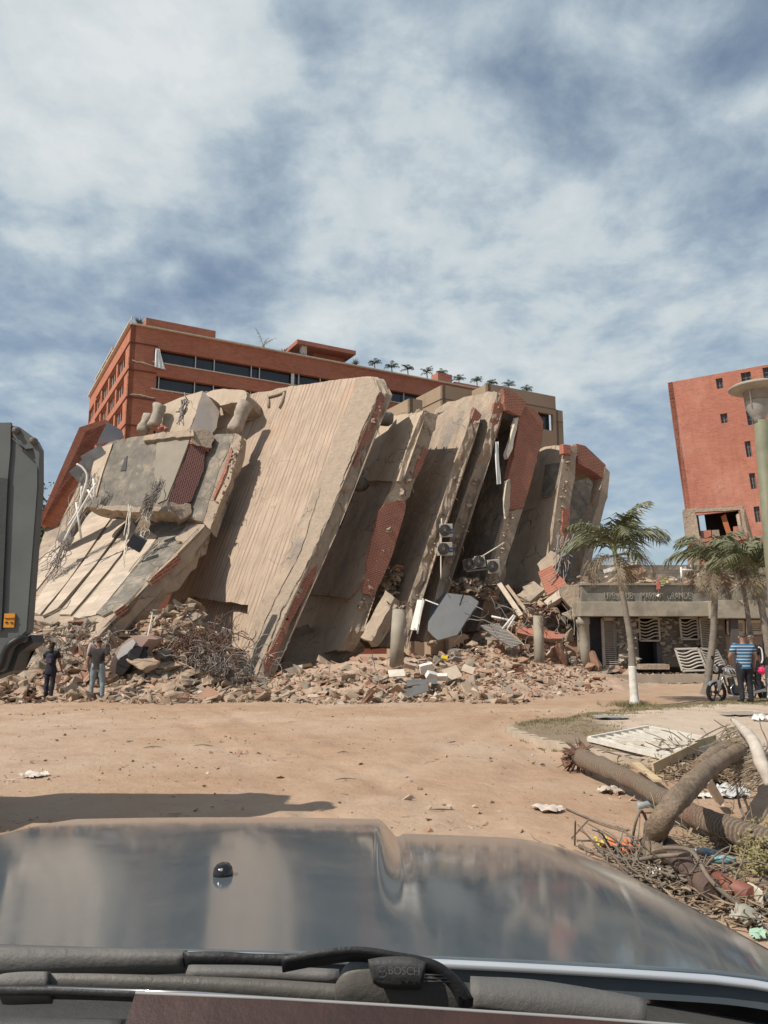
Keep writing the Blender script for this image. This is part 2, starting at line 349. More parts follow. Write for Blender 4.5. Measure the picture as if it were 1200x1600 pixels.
def ground():
    xs = []; ys = []
    def stops(a): 
        o = []
        for lo, hi, st in a:
            t = lo
            while t < hi-1e-6: o.append(t); t += st
        return o + [a[-1][1]]
    xs = stops([(-900, -100, 100), (-100, -30, 5), (-30, -15, .8), (-15, 14, .16), (14, 30, .8), (30, 100, 5), (100, 900, 100)])
    ys = stops([(-60, -4, 8), (-4, 5, .5), (5, 36, .16), (36, 50, .5), (50, 120, 5), (120, 1800, 120)])
    vs = []; 
    for y in ys:
        for x in xs: vs.append((x, y, gh(x, y) if (abs(x) < 40 and -5 < y < 70) else 0))
    n = len(xs); fs = [(j*n+i, j*n+i+1, (j+1)*n+i+1, (j+1)*n+i) for j in range(len(ys)-1) for i in range(n-1)]
    me = bpy.data.meshes.new('ground'); me.from_pydata(vs, [], fs)
    o = link(bpy.data.objects.new('ground', me)); tag(o, kind='structure')
    M = DIRT.copy(); M.name = 'ground_dirt'; nt = M.node_tree; b = nt.nodes['Principled BSDF']
    src = b.inputs['Base Color'].links[0].from_socket
    N = nt.nodes.new; L = nt.links.new
    at = N('ShaderNodeAttribute'); at.attribute_name = 'zone'
    tc = N('ShaderNodeTexCoord'); no = N('ShaderNodeTexNoise'); no.inputs['Scale'].default_value = 3; no.inputs['Detail'].default_value = 9; L(tc.outputs['Object'], no.inputs['Vector'])
    rp = N('ShaderNodeValToRGB'); L(no.outputs['Fac'], rp.inputs[0]); rp.color_ramp.elements[0].position = .3; rp.color_ramp.elements[1].position = .7
    rp.color_ramp.elements[0].color = (.33, .235, .17, 1); rp.color_ramp.elements[1].color = (.50, .36, .26, 1)
    m1 = N('ShaderNodeMix'); m1.data_type = 'RGBA'; sp = N('ShaderNodeSeparateColor'); L(at.outputs['Color'], sp.inputs[0])
    L(sp.outputs[0], m1.inputs[0]); L(src, m1.inputs[6]); L(rp.outputs[0], m1.inputs[7])
    m2 = N('ShaderNodeMix'); m2.data_type = 'RGBA'; L(sp.outputs[1], m2.inputs[0]); L(m1.outputs[2], m2.inputs[6]); m2.inputs[7].default_value = (.50, .41, .32, 1)
    # pebbles and grit: sparse dark and pale specks
    vo = N('ShaderNodeTexVoronoi'); vo.inputs['Scale'].default_value = 7; L(tc.outputs['Object'], vo.inputs['Vector'])
    r2 = N('ShaderNodeValToRGB'); L(vo.outputs['Distance'], r2.inputs[0]); r2.color_ramp.elements[0].position = .06; r2.color_ramp.elements[1].position = .12
    r2.color_ramp.elements[0].color = (.8, .8, .8, 1); r2.color_ramp.elements[1].color = (0, 0, 0, 1)
    m3 = N('ShaderNodeMix'); m3.data_type = 'RGBA'; mm = N('ShaderNodeMath'); mm.operation = 'MULTIPLY'
    gt = N('ShaderNodeMath'); gt.operation = 'GREATER_THAN'; gt.inputs[1].default_value = .62; s2 = N('ShaderNodeSeparateColor'); L(vo.outputs['Color'], s2.inputs[0]); L(s2.outputs[0], gt.inputs[0])
    L(r2.outputs[0], mm.inputs[0]); L(gt.outputs[0], mm.inputs[1]); L(mm.outputs[0], m3.inputs[0]); m4 = N('ShaderNodeMix'); m4.data_type = 'RGBA'; L(sp.outputs[2], m4.inputs[0]); L(m2.outputs[2], m4.inputs[6]); m4.inputs[7].default_value = (.22, .165, .11, 1); n5 = N('ShaderNodeTexNoise'); n5.inputs['Scale'].default_value = 1.1; n5.inputs['Detail'].default_value = 10; n5.inputs['Roughness'].default_value = .72; L(tc.outputs['Object'], n5.inputs['Vector']); r5 = N('ShaderNodeValToRGB'); L(n5.outputs['Fac'], r5.inputs[0]); r5.color_ramp.elements[0].position = .50; r5.color_ramp.elements[0].color = (0, 0, 0, 1); r5.color_ramp.elements[1].position = .70; r5.color_ramp.elements[1].color = (.55, .55, .55, 1); m5 = N('ShaderNodeMix'); m5.data_type = 'RGBA'; L(r5.outputs[0], m5.inputs[0]); L(m4.outputs[2], m5.inputs[6]); m5.inputs[7].default_value = (.30, .175, .105, 1); L(m5.outputs[2], m3.inputs[6]); m3.inputs[7].default_value = (.24, .16, .11, 1)
    L(m3.outputs[2], b.inputs['Base Color'])
    # trampled relief
    bold = b.inputs['Normal'].links[0].from_socket; n6 = N('ShaderNodeTexNoise'); n6.inputs['Scale'].default_value = 2.2; n6.inputs['Detail'].default_value = 8; n6.inputs['Roughness'].default_value = .6; L(tc.outputs['Object'], n6.inputs['Vector'])
    b6 = N('ShaderNodeBump'); b6.inputs['Strength'].default_value = .8; b6.inputs['Distance'].default_value = .07; L(n6.outputs['Fac'], b6.inputs['Height']); L(bold, b6.inputs['Normal']); L(b6.outputs[0], b.inputs['Normal'])
    me.materials.append(M)
    ca = me.color_attributes.new('zone', 'FLOAT_COLOR', 'POINT')
    for i, v in enumerate(vs):
        x, y, z = v; r = sst(front(x)-.5, front(x)+1.2, y) if y > 20 else 0
        g = sst(0, .15, island_in(x, y))*.8 if 0 < x < 40 and y < 40 else 0
        ca.data[i].color = (r, g, g*(1-sst(3.9, 4.9, x + .3*fbm(x, y, 1.2)))*1.2, 1)
    for p in me.polygons: p.use_smooth = True
ground()

# ------------------------------------------------------------ the leaning slabs
Vd = V((.89, .45, 0)).normalized(); Ud = V((-.45, .89, 0)).normalized()
F0 = V((-5.25, 29, 0)); FN = V((.45, -.89, 0)).normalized()
def onF(px, py, off=0): return PL(px, py, F0 + FN*off, FN)
def frame(u, e, n):
    b = e.normalized(); a = b.cross(n).normalized(); return (a, b, n)
def lean(name, label, bot, top, face, u=Ud, thick=.8, tv=None, seed=1, mats=(CONC, ROUGHC), j=.05, seg=.35, parent=None, grp='leaning floor slabs of the toppled block', push=0):
    """floor slab whose front edge runs bot-top on the old facade plane; face = outline in photo pixels on the slab's plane"""
    pb, pt = onF(*bot, push), onF(*top, push); e = pt - pb; n = e.cross(u).normalized()
    if n.dot(pb - V((0, 0, CAMZ))) > 0: n = -n
    pts = [PL(x, y, pb, n) for x, y in face]
    T = tv or (Vd*.93 + V((0, 0, -.12)))
    r = parent or root(name, label, 'slab', (pb.x, pb.y, 0), grp)
    bm = slab_bm(pts, n, T*thick, seg, j, 4, seed)
    fin('slab_body' if not parent else name, bm, mats, r, frame(u, e, n))
    return r, (pb, e, n, T)
def eplane(c, off=.08):
    n = c[1].normalized().cross(c[3]).normalized()
    if n.dot(c[0] - V((0, 0, CAMZ))) > 0: n = -n
    return (c[0] + n*off, n)
def strip(r, name, outline, mats, off=.06, depth=.14, j=.03, seg=.3, seed=3, plane=None, axes=None):
    """cladding piece lying on the cut front edge (facade plane), outline in photo pixels"""
    p0, n = plane or (F0 + FN*off, FN)
    pts = [PL(x, y, p0, n) for x, y in outline]
    e = (pts[-1]-pts[0]).normalized()
    bm = slab_bm(pts, n, -n*depth, seg, j, 2, seed)
    ax = axes or frame(None, e, n)
    return fin(name, bm, mats, r, ax)

# 1. main board-marked slab
Eb = onF(398, 1066); nM = V((-.62, -.68, .37)).normalized()
rM = root('concrete_slab', 'tallest leaning slab with pale vertical board marks all over its broad face', 'slab', (Eb.x, Eb.y, 0), 'leaning floor slabs of the toppled block')
face = [(372, 618), (385, 617), (440, 606), (500, 597), (548, 590), (582, 589), (594, 610), (575, 652), (547, 720), (521, 790), (495, 852), (470, 902), (440, 955), (415, 1022), (397, 1068), (386, 1050), (384, 990), (388, 945), (352, 940), (300, 932), (262, 945)]
pts = [PL(x, y, Eb, nM) for x, y in face]
eM = (PL(557, 590, Eb, nM) - PL(460, 880, Eb, nM)).normalized()
fM = (eM.cross(nM).normalized(), eM, nM)
TM = (Vd*.93 + V((0, 0, -.12)))*.62
eF = (PL(592, 612, Eb, nM) - Eb).normalized(); nF = eF.cross(TM).normalized()
if nF.dot(Eb) > 0: nF = -nF
fin('slab_body', slab_bm(pts, nM, TM, .35, .045, 4, 11), (RIBC, ROUGHC), rM, fM)
# rough torn band along the right of the face, standing proud of the board marks
def onM(px, py, off=0): return PL(px, py, Eb + nM*off, nM)
band = [(557, 593), (582, 590), (592, 612), (574, 652), (546, 720), (520, 790), (494, 852), (469, 902), (439, 955), (414, 1022), (397, 1064), (389, 1048), (400, 1000), (432, 905), (480, 800), (488, 770), (514, 712), (522, 680), (540, 645)]
fin('torn_edge', slab_bm([onM(*q, .05) for q in band], nM, -nM*.10, .22, .045, 2, 5), (ROUGHC, ROUGHC), rM, fM)
band2 = [(486, 776), (500, 762), (470, 860), (430, 935), (396, 1010), (391, 985), (410, 940), (452, 850)]
fin('torn_edge', slab_bm([onM(*q, .09) for q in band2], nM, -nM*.07, .25, .03, 2, 6), (CONC, ROUGHC), rM, fM)
for q, s in (([(594, 614), (601, 622), (598, 640), (580, 680), (562, 706), (550, 712), (572, 665)], 1), ([(540, 738), (552, 742), (545, 765), (530, 792), (520, 802), (522, 782)], 2),
             ([(498, 838), (520, 812), (518, 836), (492, 900), (468, 948), (452, 975), (448, 962), (474, 902)], 3), ([(446, 968), (455, 970), (440, 1003), (420, 1045), (410, 1056), (416, 1030)], 4), ([(560, 708), (566, 712), (552, 738), (546, 738)], 5)):
    strip(rM, 'brick_cladding', q, (BRICK, BRICK), seed=s, plane=(Eb + nF*.07, nF))
# broken-out conduits near the top of the face
bm = bmesh.new()
for a, b in (((417, 618), (420, 636)), ((420, 620), (446, 612)), ((444, 614), (437, 637)), ((382, 650), (388, 648))):
    tube(bm, [onM(*a, .06), onM((a[0]+b[0])/2+.7, (a[1]+b[1])/2, .08), onM(*b, .05)], .075, 6)
fin('torn_conduit', bm, ROUGHC, rM)
def chunk_row(r, name, a, b, n, s, pl, seed, m):
    """lumps left standing along a broken top edge"""
    rnd = random.Random(seed); bm = bmesh.new()
    for i in range(n):
        t = (i + rnd.random()*.7)/n; p = pl(a[0]+(b[0]-a[0])*t, a[1]+(b[1]-a[1])*t) + V((rnd.uniform(-.1, .1), rnd.uniform(0, .5), rnd.uniform(-.08, .06)))
        lump(bm, p, s*rnd.uniform(.5, 1.2), rnd)
    return fin(name, bm, m, r)
def lump(bm, c, s, rnd, flat=1, mi=0):
    vs = []
    for k in range(rnd.randint(7, 11)):
        d = V((rnd.gauss(0, 1), rnd.gauss(0, 1), rnd.gauss(0, 1))).normalized(); d.z *= flat; vs.append(bm.verts.new(V(c) + V((d.x*s*rnd.uniform(.6, 1.2), d.y*s*rnd.uniform(.6, 1.2), d.z*s*rnd.uniform(.5, 1)))))
    g = bmesh.ops.convex_hull(bm, input=vs)
    dead = [v for v in g['geom_interior'] if isinstance(v, bmesh.types.BMVert)] if 'geom_interior' in g else []
    for v in dead:
        if v.is_valid and not v.link_faces: bm.verts.remove(v)
    for f in g['geom']:
        if isinstance(f, bmesh.types.BMFace): f.material_index = mi
chunk_row(rM, 'broken_crest', (390, 617), (590, 592), 34, .12, lambda x, y: onM(x, y, -.25), 4, ROUGHC)

# 2. slab behind: cream wall panels on its face
rC, cC = lean('concrete_slab', 'slab just right of the board-marked one, faced with smooth cream panels', (547, 985), (661, 642),
   [(560, 668), (590, 656), (612, 650), (640, 647), (661, 642), (648, 675), (634, 712), (616, 770), (600, 812), (583, 850), (566, 925), (548, 985), (530, 1015), (440, 1030), (400, 980)], thick=.62, seed=21, mats=(PLASTER, ROUGHC))
pb, eC, nC, TC = cC
def onS(c, px, py, off=0): return PL(px, py, c[0] + c[2]*off, c[2])
fC = frame(None, eC, nC)
for q, off, m, s in (([(570, 662), (604, 656), (657, 648), (634, 708), (622, 752), (560, 750)], .16, PLASTER, 1), ([(555, 762), (590, 760), (612, 762), (600, 800), (578, 832), (520, 834)], .10, CONC, 2),
                     ([(480, 840), (560, 826), (583, 832), (568, 905), (540, 934), (450, 925)], .20, CONC, 3)):
    fin('wall_panel', slab_bm([onS(cC, x, y, off) for x, y in q], nC, -nC*(off+.05), .3, .02, 2, s), (m, ROUGHC), rC, fC)
strip(rC, 'brick_cladding', [(592, 800), (602, 787), (634, 780), (632, 802), (612, 868), (597, 905), (585, 930), (566, 927), (576, 868), (583, 838)], (BRICK, BRICK), off=.12, seed=4)
strip(rC, 'brick_cladding', [(662, 697), (669, 707), (652, 744), (645, 748), (652, 722)], (BRICK, BRICK), off=.1, seed=5)
strip(rC, 'torn_edge', [(661, 643), (684, 648), (672, 690), (655, 735), (643, 764), (633, 782), (600, 788), (616, 764), (634, 712), (648, 675)], (ROUGHC, ROUGHC), off=.05, depth=.2, j=.07, seed=6)
for a, b in ((P(574, 650, 33.0), P(606, 655, 34.6)), (P(536, 753, 32.2), P(566, 757, 33.6))):
    bm = bmesh.new(); q = [a.lerp(b, t/5) for t in range(6)]; tube(bm, q, [.27, .33, .34, .33, .34, .33], 16)
    for v in bm.verts: v.co += noise.noise_vector(v.co*4)*.05
    fin('column_stub', bm, GREYC, rC)
chunk_row(rC, 'broken_crest', (600, 652), (662, 642), 26, .20, lambda x, y: onS(cC, x, y, -.3), 9, ROUGHC)
bm = bmesh.new(); tube(bm, [onS(cC, 553, 770, .3), onS(cC, 540, 800, .28), onS(cC, 531, 826, .22)], .035); fin('conduit', bm, CABLE, rC)

# 3. slab D
rD, cD = lean('concrete_slab', 'third slab with a rough plastered face, carrying the two stacked air conditioners', (620, 990), (738, 636),
   [(640, 652), (683, 650), (700, 640), (738, 636), (727, 680), (708, 728), (690, 790), (668, 850), (650, 905), (635, 950), (618, 1010), (560, 1010), (560, 900), (610, 780)], thick=.5, seed=31, mats=(CONC, CONC))
strip(rD, 'brick_cladding', [(743, 638), (753, 648), (741, 690), (728, 722), (716, 712), (733, 668)], (BRICK, BRICK), seed=7, plane=eplane(cD, .12))
chunk_row(rD, 'broken_crest', (665, 650), (738, 638), 22, .16, lambda x, y: onS(cD, x, y, -.25), 19, ROUGHC)
# 4. slab E
rE, cE = lean('concrete_slab', 'fourth slab, brick lined at its top edge, left of the dark opening', (661, 1000), (773, 626),
   [(680, 640), (700, 628), (723, 622), (760, 613), (777, 612), (773, 627), (757, 693), (745, 722), (720, 790), (700, 850), (680, 935), (662, 1000), (620, 1000), (630, 860), (670, 720)], thick=.55, seed=41, mats=(CONC, CONC))
strip(rE, 'brick_cladding', [(773, 628), (787, 632), (782, 663), (774, 690), (763, 703), (755, 695), (765, 662)], (BRICK, BRICK), seed=8, plane=eplane(cE, .10))
chunk_row(rE, 'broken_crest', (705, 630), (780, 613), 20, .14, lambda x, y: onS(cE, x, y, -.3), 29, ROUGHC)
# 5. slab F with the big brick panel
rF, cF = lean('concrete_slab', 'fifth slab faced with one large panel of red brick beside the dark opening', (760, 950), (822, 640),
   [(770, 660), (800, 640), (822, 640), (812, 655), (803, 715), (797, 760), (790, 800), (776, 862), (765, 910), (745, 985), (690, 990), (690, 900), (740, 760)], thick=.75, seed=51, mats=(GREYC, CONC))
strip(rF, 'brick_cladding', [(822, 634), (836, 640), (849, 658), (846, 692), (833, 740), (819, 792), (797, 796), (793, 745), (803, 715), (806, 690), (812, 650)], (BRICK, BRICK), off=.14, seed=9, depth=.25)
strip(rF, 'brick_cladding', [(786, 607), (796, 608), (822, 628), (814, 651), (790, 640)], (BRICK, BRICK), off=.3, seed=10, depth=.3)
strip(rF, 'white_jamb', [(805, 655), (811, 652), (801, 700), (794, 716), (792, 708)], (CREAM, CREAM), off=.2, seed=11, depth=.2)
strip(rF, 'torn_edge', [(792, 752), (798, 748), (797, 792), (791, 810), (787, 790)], (ROUGHC, CREAM), off=.2, seed=12)
strip(rF, 'torn_edge', [(791, 800), (818, 794), (808, 822), (790, 880), (770, 935), (755, 935), (772, 870)], (CONC, CONC), off=.06, seed=13)
# dim room behind the opening between slabs E and F
bm = bmesh.new()
for k, (q) in enumerate(([(775, 630), (815, 650), (800, 740), (745, 900), (690, 900), (740, 740)],)):
    pts = [PL(x, y, F0 - FN*3.2, FN) for x, y in q]; prism(bm, pts, -FN*.3)
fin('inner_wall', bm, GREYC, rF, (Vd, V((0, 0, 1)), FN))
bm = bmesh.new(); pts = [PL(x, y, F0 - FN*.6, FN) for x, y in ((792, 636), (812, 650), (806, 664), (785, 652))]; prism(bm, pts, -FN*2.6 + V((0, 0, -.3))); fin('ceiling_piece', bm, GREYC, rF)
# 6. slab G : low pale slab before the end room
rG, cG = lean('concrete_slab', 'sixth slab, lower and smoother, its cream top corner rounded off under a small red brick', (852, 900), (884, 698),
   [(828, 720), (836, 706), (850, 698), (884, 695), (882, 712), (873, 760), (868, 800), (858, 862), (850, 930), (790, 945), (740, 935), (800, 800)], thick=.6, seed=61, mats=(PLASTER, CONC), push=.2)
fin('wall_panel', slab_bm([onS(cG, x, y, .12) for x, y in ((852, 726), (878, 722), (872, 758), (862, 772), (846, 778))], cG[2], -cG[2]*.1, .3, .02, 2, 2), (GREYC, ROUGHC), rG)
strip(rG, 'torn_edge', [(884, 697), (902, 697), (898, 750), (889, 793), (878, 862), (860, 872), (868, 800), (874, 760)], (CONC, CONC), off=.28, seed=14)
strip(rG, 'brick_cladding', [(880, 795), (890, 793), (889, 862), (876, 860)], (BRICKT, BRICKT), off=.34, seed=15)
bm = bmesh.new(); box(bm, onF(883, 703, .35), .48, .3, .48, Vd, -FN, V((0, 0, 1)), bev=.03); fin('red_block', bm, BRICKT, rG)
# 7. end room H
pH = onF(925, 860); rH = root('concrete_room', 'end room of the toppled block with a brick lintel and dark hollow, right of the rounded slab', 'ruin', (pH.x, pH.y, 0))
strip(rH, 'brick_lintel', [(901, 693), (915, 697), (946, 727), (944, 749), (931, 738), (903, 724)], (BRICK, BRICK), off=.0, depth=.8, seed=16)
strip(rH, 'column', [(945, 730), (953, 738), (949, 778), (938, 812), (918, 900), (905, 900), (930, 800), (943, 748)], (CONC, CONC), off=.02, depth=.6, seed=17)
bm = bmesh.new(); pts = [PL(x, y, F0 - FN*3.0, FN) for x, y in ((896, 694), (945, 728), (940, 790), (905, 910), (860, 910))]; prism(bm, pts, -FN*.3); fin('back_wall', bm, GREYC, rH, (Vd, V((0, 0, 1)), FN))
bm = bmesh.new(); pts = [PL(x, y, F0 - FN*.4, FN) for x, y in ((903, 697), (943, 729), (941, 741), (903, 712))]; prism(bm, pts, -FN*2.6); fin('ceiling_piece', bm, CONC, rH)
chunk_row(rH, 'broken_crest', (903, 697), (945, 731), 12, .10, lambda x, y: onF(x, y, -.3), 39, ROUGHC)

# lower wreck pieces under slab C / main
def piece(name, label, cat, q, Yn, n, depth, mats, group=None, seed=1, j=.04, seg=.25, parent=None, kindname=None):
    """free slab fragment: outline in pixels on the plane through the point at depth Yn of its first corner with normal n"""
    n = V(n).normalized(); p0 = P(q[0][0], q[0][1], Yn); pts = [PL(x, y, p0, n) for x, y in q]
    c = sum(pts, V())/len(pts)
    bm = slab_bm(pts, n, -n*depth, seg, j, 2, seed); e = (pts[1]-pts[0]).normalized()
    fr = (e, n.cross(e).normalized(), n)
    if parent: return fin(name, bm, mats, parent, fr)
    z = min(p.z for p in pts)
    return tag(fin(name, bm, mats, None, fr, loc=(c.x, c.y, z)), label, cat, group)
piece('broken_beam', 'pale broken beam propped diagonally against the left of the free-standing round column', 'beam', [(603, 922), (618, 933), (581, 1003), (562, 997)], 29.5, (-.5, -.8, .45), .5, (CONC, ROUGHC), seed=3)
piece('fallen_floor_piece', 'shadowed concrete floor piece tipped up under the second slab', 'slab piece', [(440, 1046), (448, 1000), (500, 985), (560, 1000), (568, 1008), (500, 1046)], 32.5, (-.2, -.75, .6), .4, (CONC, ROUGHC), seed=4)
piece('fallen_floor_piece', 'dark slab fragment lying in shade at the foot of the board-marked slab', 'slab piece', [(425, 1035), (442, 985), (480, 975), (496, 1010), (470, 1040)], 34, (-.1, -.9, .35), .4, (CONC, ROUGHC), seed=5)
piece('ceiling_board', 'large bluish grey board leaning at the base between the columns', 'board', [(672, 950), (694, 926), (735, 931), (748, 940), (714, 992), (684, 1000), (668, 985)], 32.6, (-.25, -.85, .5), .12, (mat('shaded_board', (.095, .10, .105), (.075, .08, .085), 1.2, rough=.5), SHEET), seed=6, j=.01)  # board colour darkened to stand for the shade it leans in
piece('metal_sheet', 'bright white metal sheet standing beside the free-standing column', 'sheet', [(652, 937), (663, 938), (652, 985), (641, 984)], 29, (-.45, -.85, .25), .06, (WHITE, WHITE), seed=7, j=.008)

# ------------------------------------------------------------ left wreck : low sloping roof slab, grey block, rooms above
pA, pB, pC = P(150, 1000, 27.2), P(330, 822, 34), P(70, 850, 38)
nL = (pB-pA).cross(pC-pA).normalized()
if nL.dot(pA) > 0: nL = -nL
def onL(px, py, off=0): return PL(px, py, pA + nL*off, nL)
rL = root('sloping_slab', 'wide cracked slab sloping down to the left behind the two onlookers', 'slab', (onL(190, 940).x, onL(190, 940).y, 0), 'leaning floor slabs of the toppled block')
eL = (onL(300, 800) - onL(150, 990)).normalized(); fL = (eL.cross(nL).normalized(), eL, nL)
fin('slab_body', slab_bm([onL(*q) for q in ((148, 998), (190, 968), (240, 925), (290, 872), (320, 832), (322, 812), (280, 800), (230, 790), (150, 780), (120, 700), (60, 860), (30, 960), (80, 975), (140, 985))], nL, -nL*.7, .4, .06, 3, 71), (CONC, ROUGHC), rL, fL)
PAV = mat('cream_paving', (.56, .46, .36), (.46, .375, .29), 1.2, bump=.3, brick=(1.3, .62, .012, (.35, .28, .21)), c3=(.37, .32, .26), s3=.5, f3=(.55, .66))
planks = [([(150, 785), (178, 802), (108, 905), (62, 960), (45, 955), (95, 880)], .08), ([(182, 806), (201, 808), (150, 880), (90, 950), (66, 962), (115, 898)], .14), ([(152, 800), (135, 790), (60, 880), (50, 930), (90, 880)], .05),
          ([(206, 812), (216, 830), (170, 890), (110, 960), (92, 960), (150, 885)], .09), ([(226, 822), (246, 838), (200, 900), (150, 960), (110, 970), (172, 895)], .05)]
for i, (q, off) in enumerate(planks): fin('paving_panel', slab_bm([onL(x, y, off) for x, y in q], nL, -nL*(off+.02), .6, .018, 2, 80+i), (PAV, ROUGHC), rL, fL)
fin('grey_screed', slab_bm([onL(x, y, .1) for x, y in ((240, 800), (300, 798), (322, 815), (316, 836), (262, 892), (205, 938), (160, 962), (150, 958), (200, 905), (248, 850))], nL, -nL*.12, .3, .03, 2, 90), (GREYC, ROUGHC), rL, fL)
fin('torn_edge', slab_bm([onL(x, y, .25) for x, y in ((295, 800), (318, 812), (322, 830), (290, 850), (272, 842), (290, 822))], nL, -nL*.28, .25, .06, 2, 91), (ROUGHC, ROUGHC), rL, fL)
# its cut edge, brick in places
def edgeL(q, m, off, s): 
    n = V((.55, -.80, -.2)).normalized(); p0 = P(150, 1000, 27.0) + n*off; pts = [PL(x, y, p0, n) for x, y in q]
    return fin('edge_brick' if m is BRICK else 'edge_face', slab_bm(pts, n, -n*.3, .3, .05, 2, s), (m, ROUGHC), rL, (eL, n.cross(eL), n))
edgeL([(148, 1000), (200, 958), (240, 905), (290, 860), (322, 822), (331, 828), (300, 872), (252, 925), (215, 962), (172, 1006), (155, 1008)], CONC, 0, 92)
edgeL([(232, 908), (278, 868), (282, 876), (240, 918)], BRICK, .12, 93); edgeL([(180, 955), (196, 945), (200, 953), (184, 966)], BRICK, .15, 94)

# grey block standing on that slab
gn = V((-.30, -.88, .36)).normalized(); g0 = P(262, 740, 34.3)
def onG(px, py, off=0): return PL(px, py, g0 + gn*off, gn)
rB = root('stair_block', 'weathered grey wall block with a maroon brick return, lying on the sloping slab', 'ruin', (onG(225, 790).x, onG(225, 790).y, 0))
eG = (onG(262, 675) - onG(225, 800)).normalized(); fG = (eG.cross(gn).normalized(), eG, gn)
fin('wall', slab_bm([onG(*q) for q in ((148, 706), (172, 690), (205, 683), (245, 678), (300, 677), (284, 722), (262, 782), (268, 797), (225, 798), (185, 795), (135, 792), (140, 748))], gn, -gn*1.0, .35, .035, 3, 101), (GREYC, ROUGHC), rB, fG)
fin('plaster_patch', slab_bm([onG(x, y, .05) for x, y in ((245, 684), (298, 682), (278, 735), (260, 780), (246, 786), (240, 760))], gn, -gn*.06, .4, .01, 1, 102), (mat('putty_wall', (.29, .255, .20), (.24, .21, .17), .8, bump=.2), ROUGHC), rB, fG)
fin('cream_strip', slab_bm([onG(x, y, .06) for x, y in ((152, 700), (176, 692), (160, 740), (150, 775), (138, 780), (142, 740))], gn, -gn*.07, .4, .02, 1, 103), (PLASTER, ROUGHC), rB, fG)
fin('niche', slab_bm([onG(x, y, .03) for x, y in ((195, 716), (199, 712), (196, 735), (188, 736))], gn, -gn*.04, .4, .01, 1, 104), (DARK, DARK), rB, fG)
fin('bottom_ledge', slab_bm([onG(x, y, .18) for x, y in ((150, 789), (205, 792), (267, 793), (268, 799), (205, 799), (150, 795))], gn, -gn*.5, .25, .06, 2, 105), (ROUGHC, ROUGHC), rB, fG)
fin('top_ledge', slab_bm([onG(x, y, .2) for x, y in ((225, 680), (262, 674), (302, 672), (303, 680), (262, 684), (225, 688))], gn, -gn*.7, .25, .05, 2, 106), (CONC, ROUGHC), rB, fG)
sn = V((.42, -.86, .20)).normalized(); s0 = onG(284, 722, .05)
def onB(px, py, off=0): return PL(px, py, s0 + sn*off, sn)
fin('maroon_brick_return', slab_bm([onB(*q) for q in ((300, 688), (322, 697), (318, 735), (300, 782), (284, 790), (264, 782), (282, 735))], sn, -sn*.3, .35, .03, 2, 107), (PURP, PURP), rB, (eG, sn.cross(eG), sn))
fin('torn_head', slab_bm([onB(x, y, .12) for x, y in ((298, 676), (318, 668), (332, 678), (336, 690), (322, 702), (300, 692))], sn, -sn*.6, .2, .09, 3, 108), (ROUGHC, BRICK), rB)
fin('torn_foot', slab_bm([onB(x, y, .05) for x, y in ((262, 784), (286, 792), (298, 785), (300, 800), (284, 812), (262, 800))], sn, -sn*.6, .2, .08, 3, 109), (ROUGHC, ROUGHC), rB)
# slab behind the block (right)
rK = root('concrete_slab', 'grey streaked slab wedged between the grey block and the board-marked slab', 'slab', (onG(330, 800).x, onG(330, 800).y, 0), 'leaning floor slabs of the toppled block')
def onK(px, py, off=0): return PL(px, py, g0 - gn*.8 + gn*off, gn)
fin('slab_body', slab_bm([onK(*q) for q in ((318, 690), (338, 678), (366, 677), (356, 705), (338, 745), (322, 800), (316, 815), (285, 808), (290, 770))], gn, -gn*.5, .3, .04, 2, 111), (GREYC, ROUGHC), rK, fG)
fin('torn_edge', slab_bm([onK(x, y, -.02) for x, y in ((366, 677), (378, 682), (372, 712), (360, 750), (345, 785), (328, 828), (316, 816), (322, 800), (338, 745), (356, 705))], gn, -gn*.45, .25, .05, 3, 112), (CONC, ROUGHC), rK, fG)
fin('brick_line', slab_bm([onK(x, y, .06) for x, y in ((361, 700), (364, 702), (350, 745), (335, 780), (333, 776), (347, 742))], gn, -gn*.08, .3, .04, 1, 113), (BRICK, BRICK), rK, fG)
# broken rooms on top
rn = V((-.35, -.90, .26)).normalized(); r0 = P(290, 650, 37.6)
def onR(px, py, off=0): return PL(px, py, r0 + rn*off, rn)
rR = root('wrecked_rooms', 'cream room walls torn open above the grey block, with round columns on both sides', 'ruin', (onR(290, 680).x, onR(290, 680).y, 0))
eR = (onR(318, 615) - onR(300, 680)).normalized(); fR = (eR.cross(rn).normalized(), eR, rn)
fin('room_wall', slab_bm([onR(*q) for q in ((256, 632), (280, 622), (317, 611), (306, 645), (296, 674), (245, 680), (250, 650))], rn, -rn*.4, .4, .03, 2, 121), (PLASTER, ROUGHC), rR, fR)
r2 = V((.30, -.93, .2)).normalized(); q0 = onR(317, 611)
def onR2(px, py, off=0): return PL(px, py, q0 + r2*off, r2)
fin('room_wall', slab_bm([onR2(*q) for q in ((317, 611), (325, 616), (344, 634), (338, 668), (330, 678), (296, 676))], r2, -r2*.3, .4, .03, 2, 122), (mat('lilac_wall', (.34, .31, .29), (.42, .37, .32), .5, bump=.15, contrast=(.45, .52)), ROUGHC), rR, fR)
fin('room_wall', slab_bm([onR(x, y, -1.2) for x, y in ((344, 634), (374, 627), (372, 650), (360, 680), (330, 680))], rn, -rn*.3, .4, .03, 2, 123), (PLASTER, ROUGHC), rR, fR)
bm = slab_bm([onR(x, y, .3) for x, y in ((320, 614), (350, 606), (386, 612), (384, 626), (346, 633))], rn, -rn*1.6, .25, .05, 3, 124); fin('roof_slab', bm, (PLASTER, ROUGHC), rR, fR)
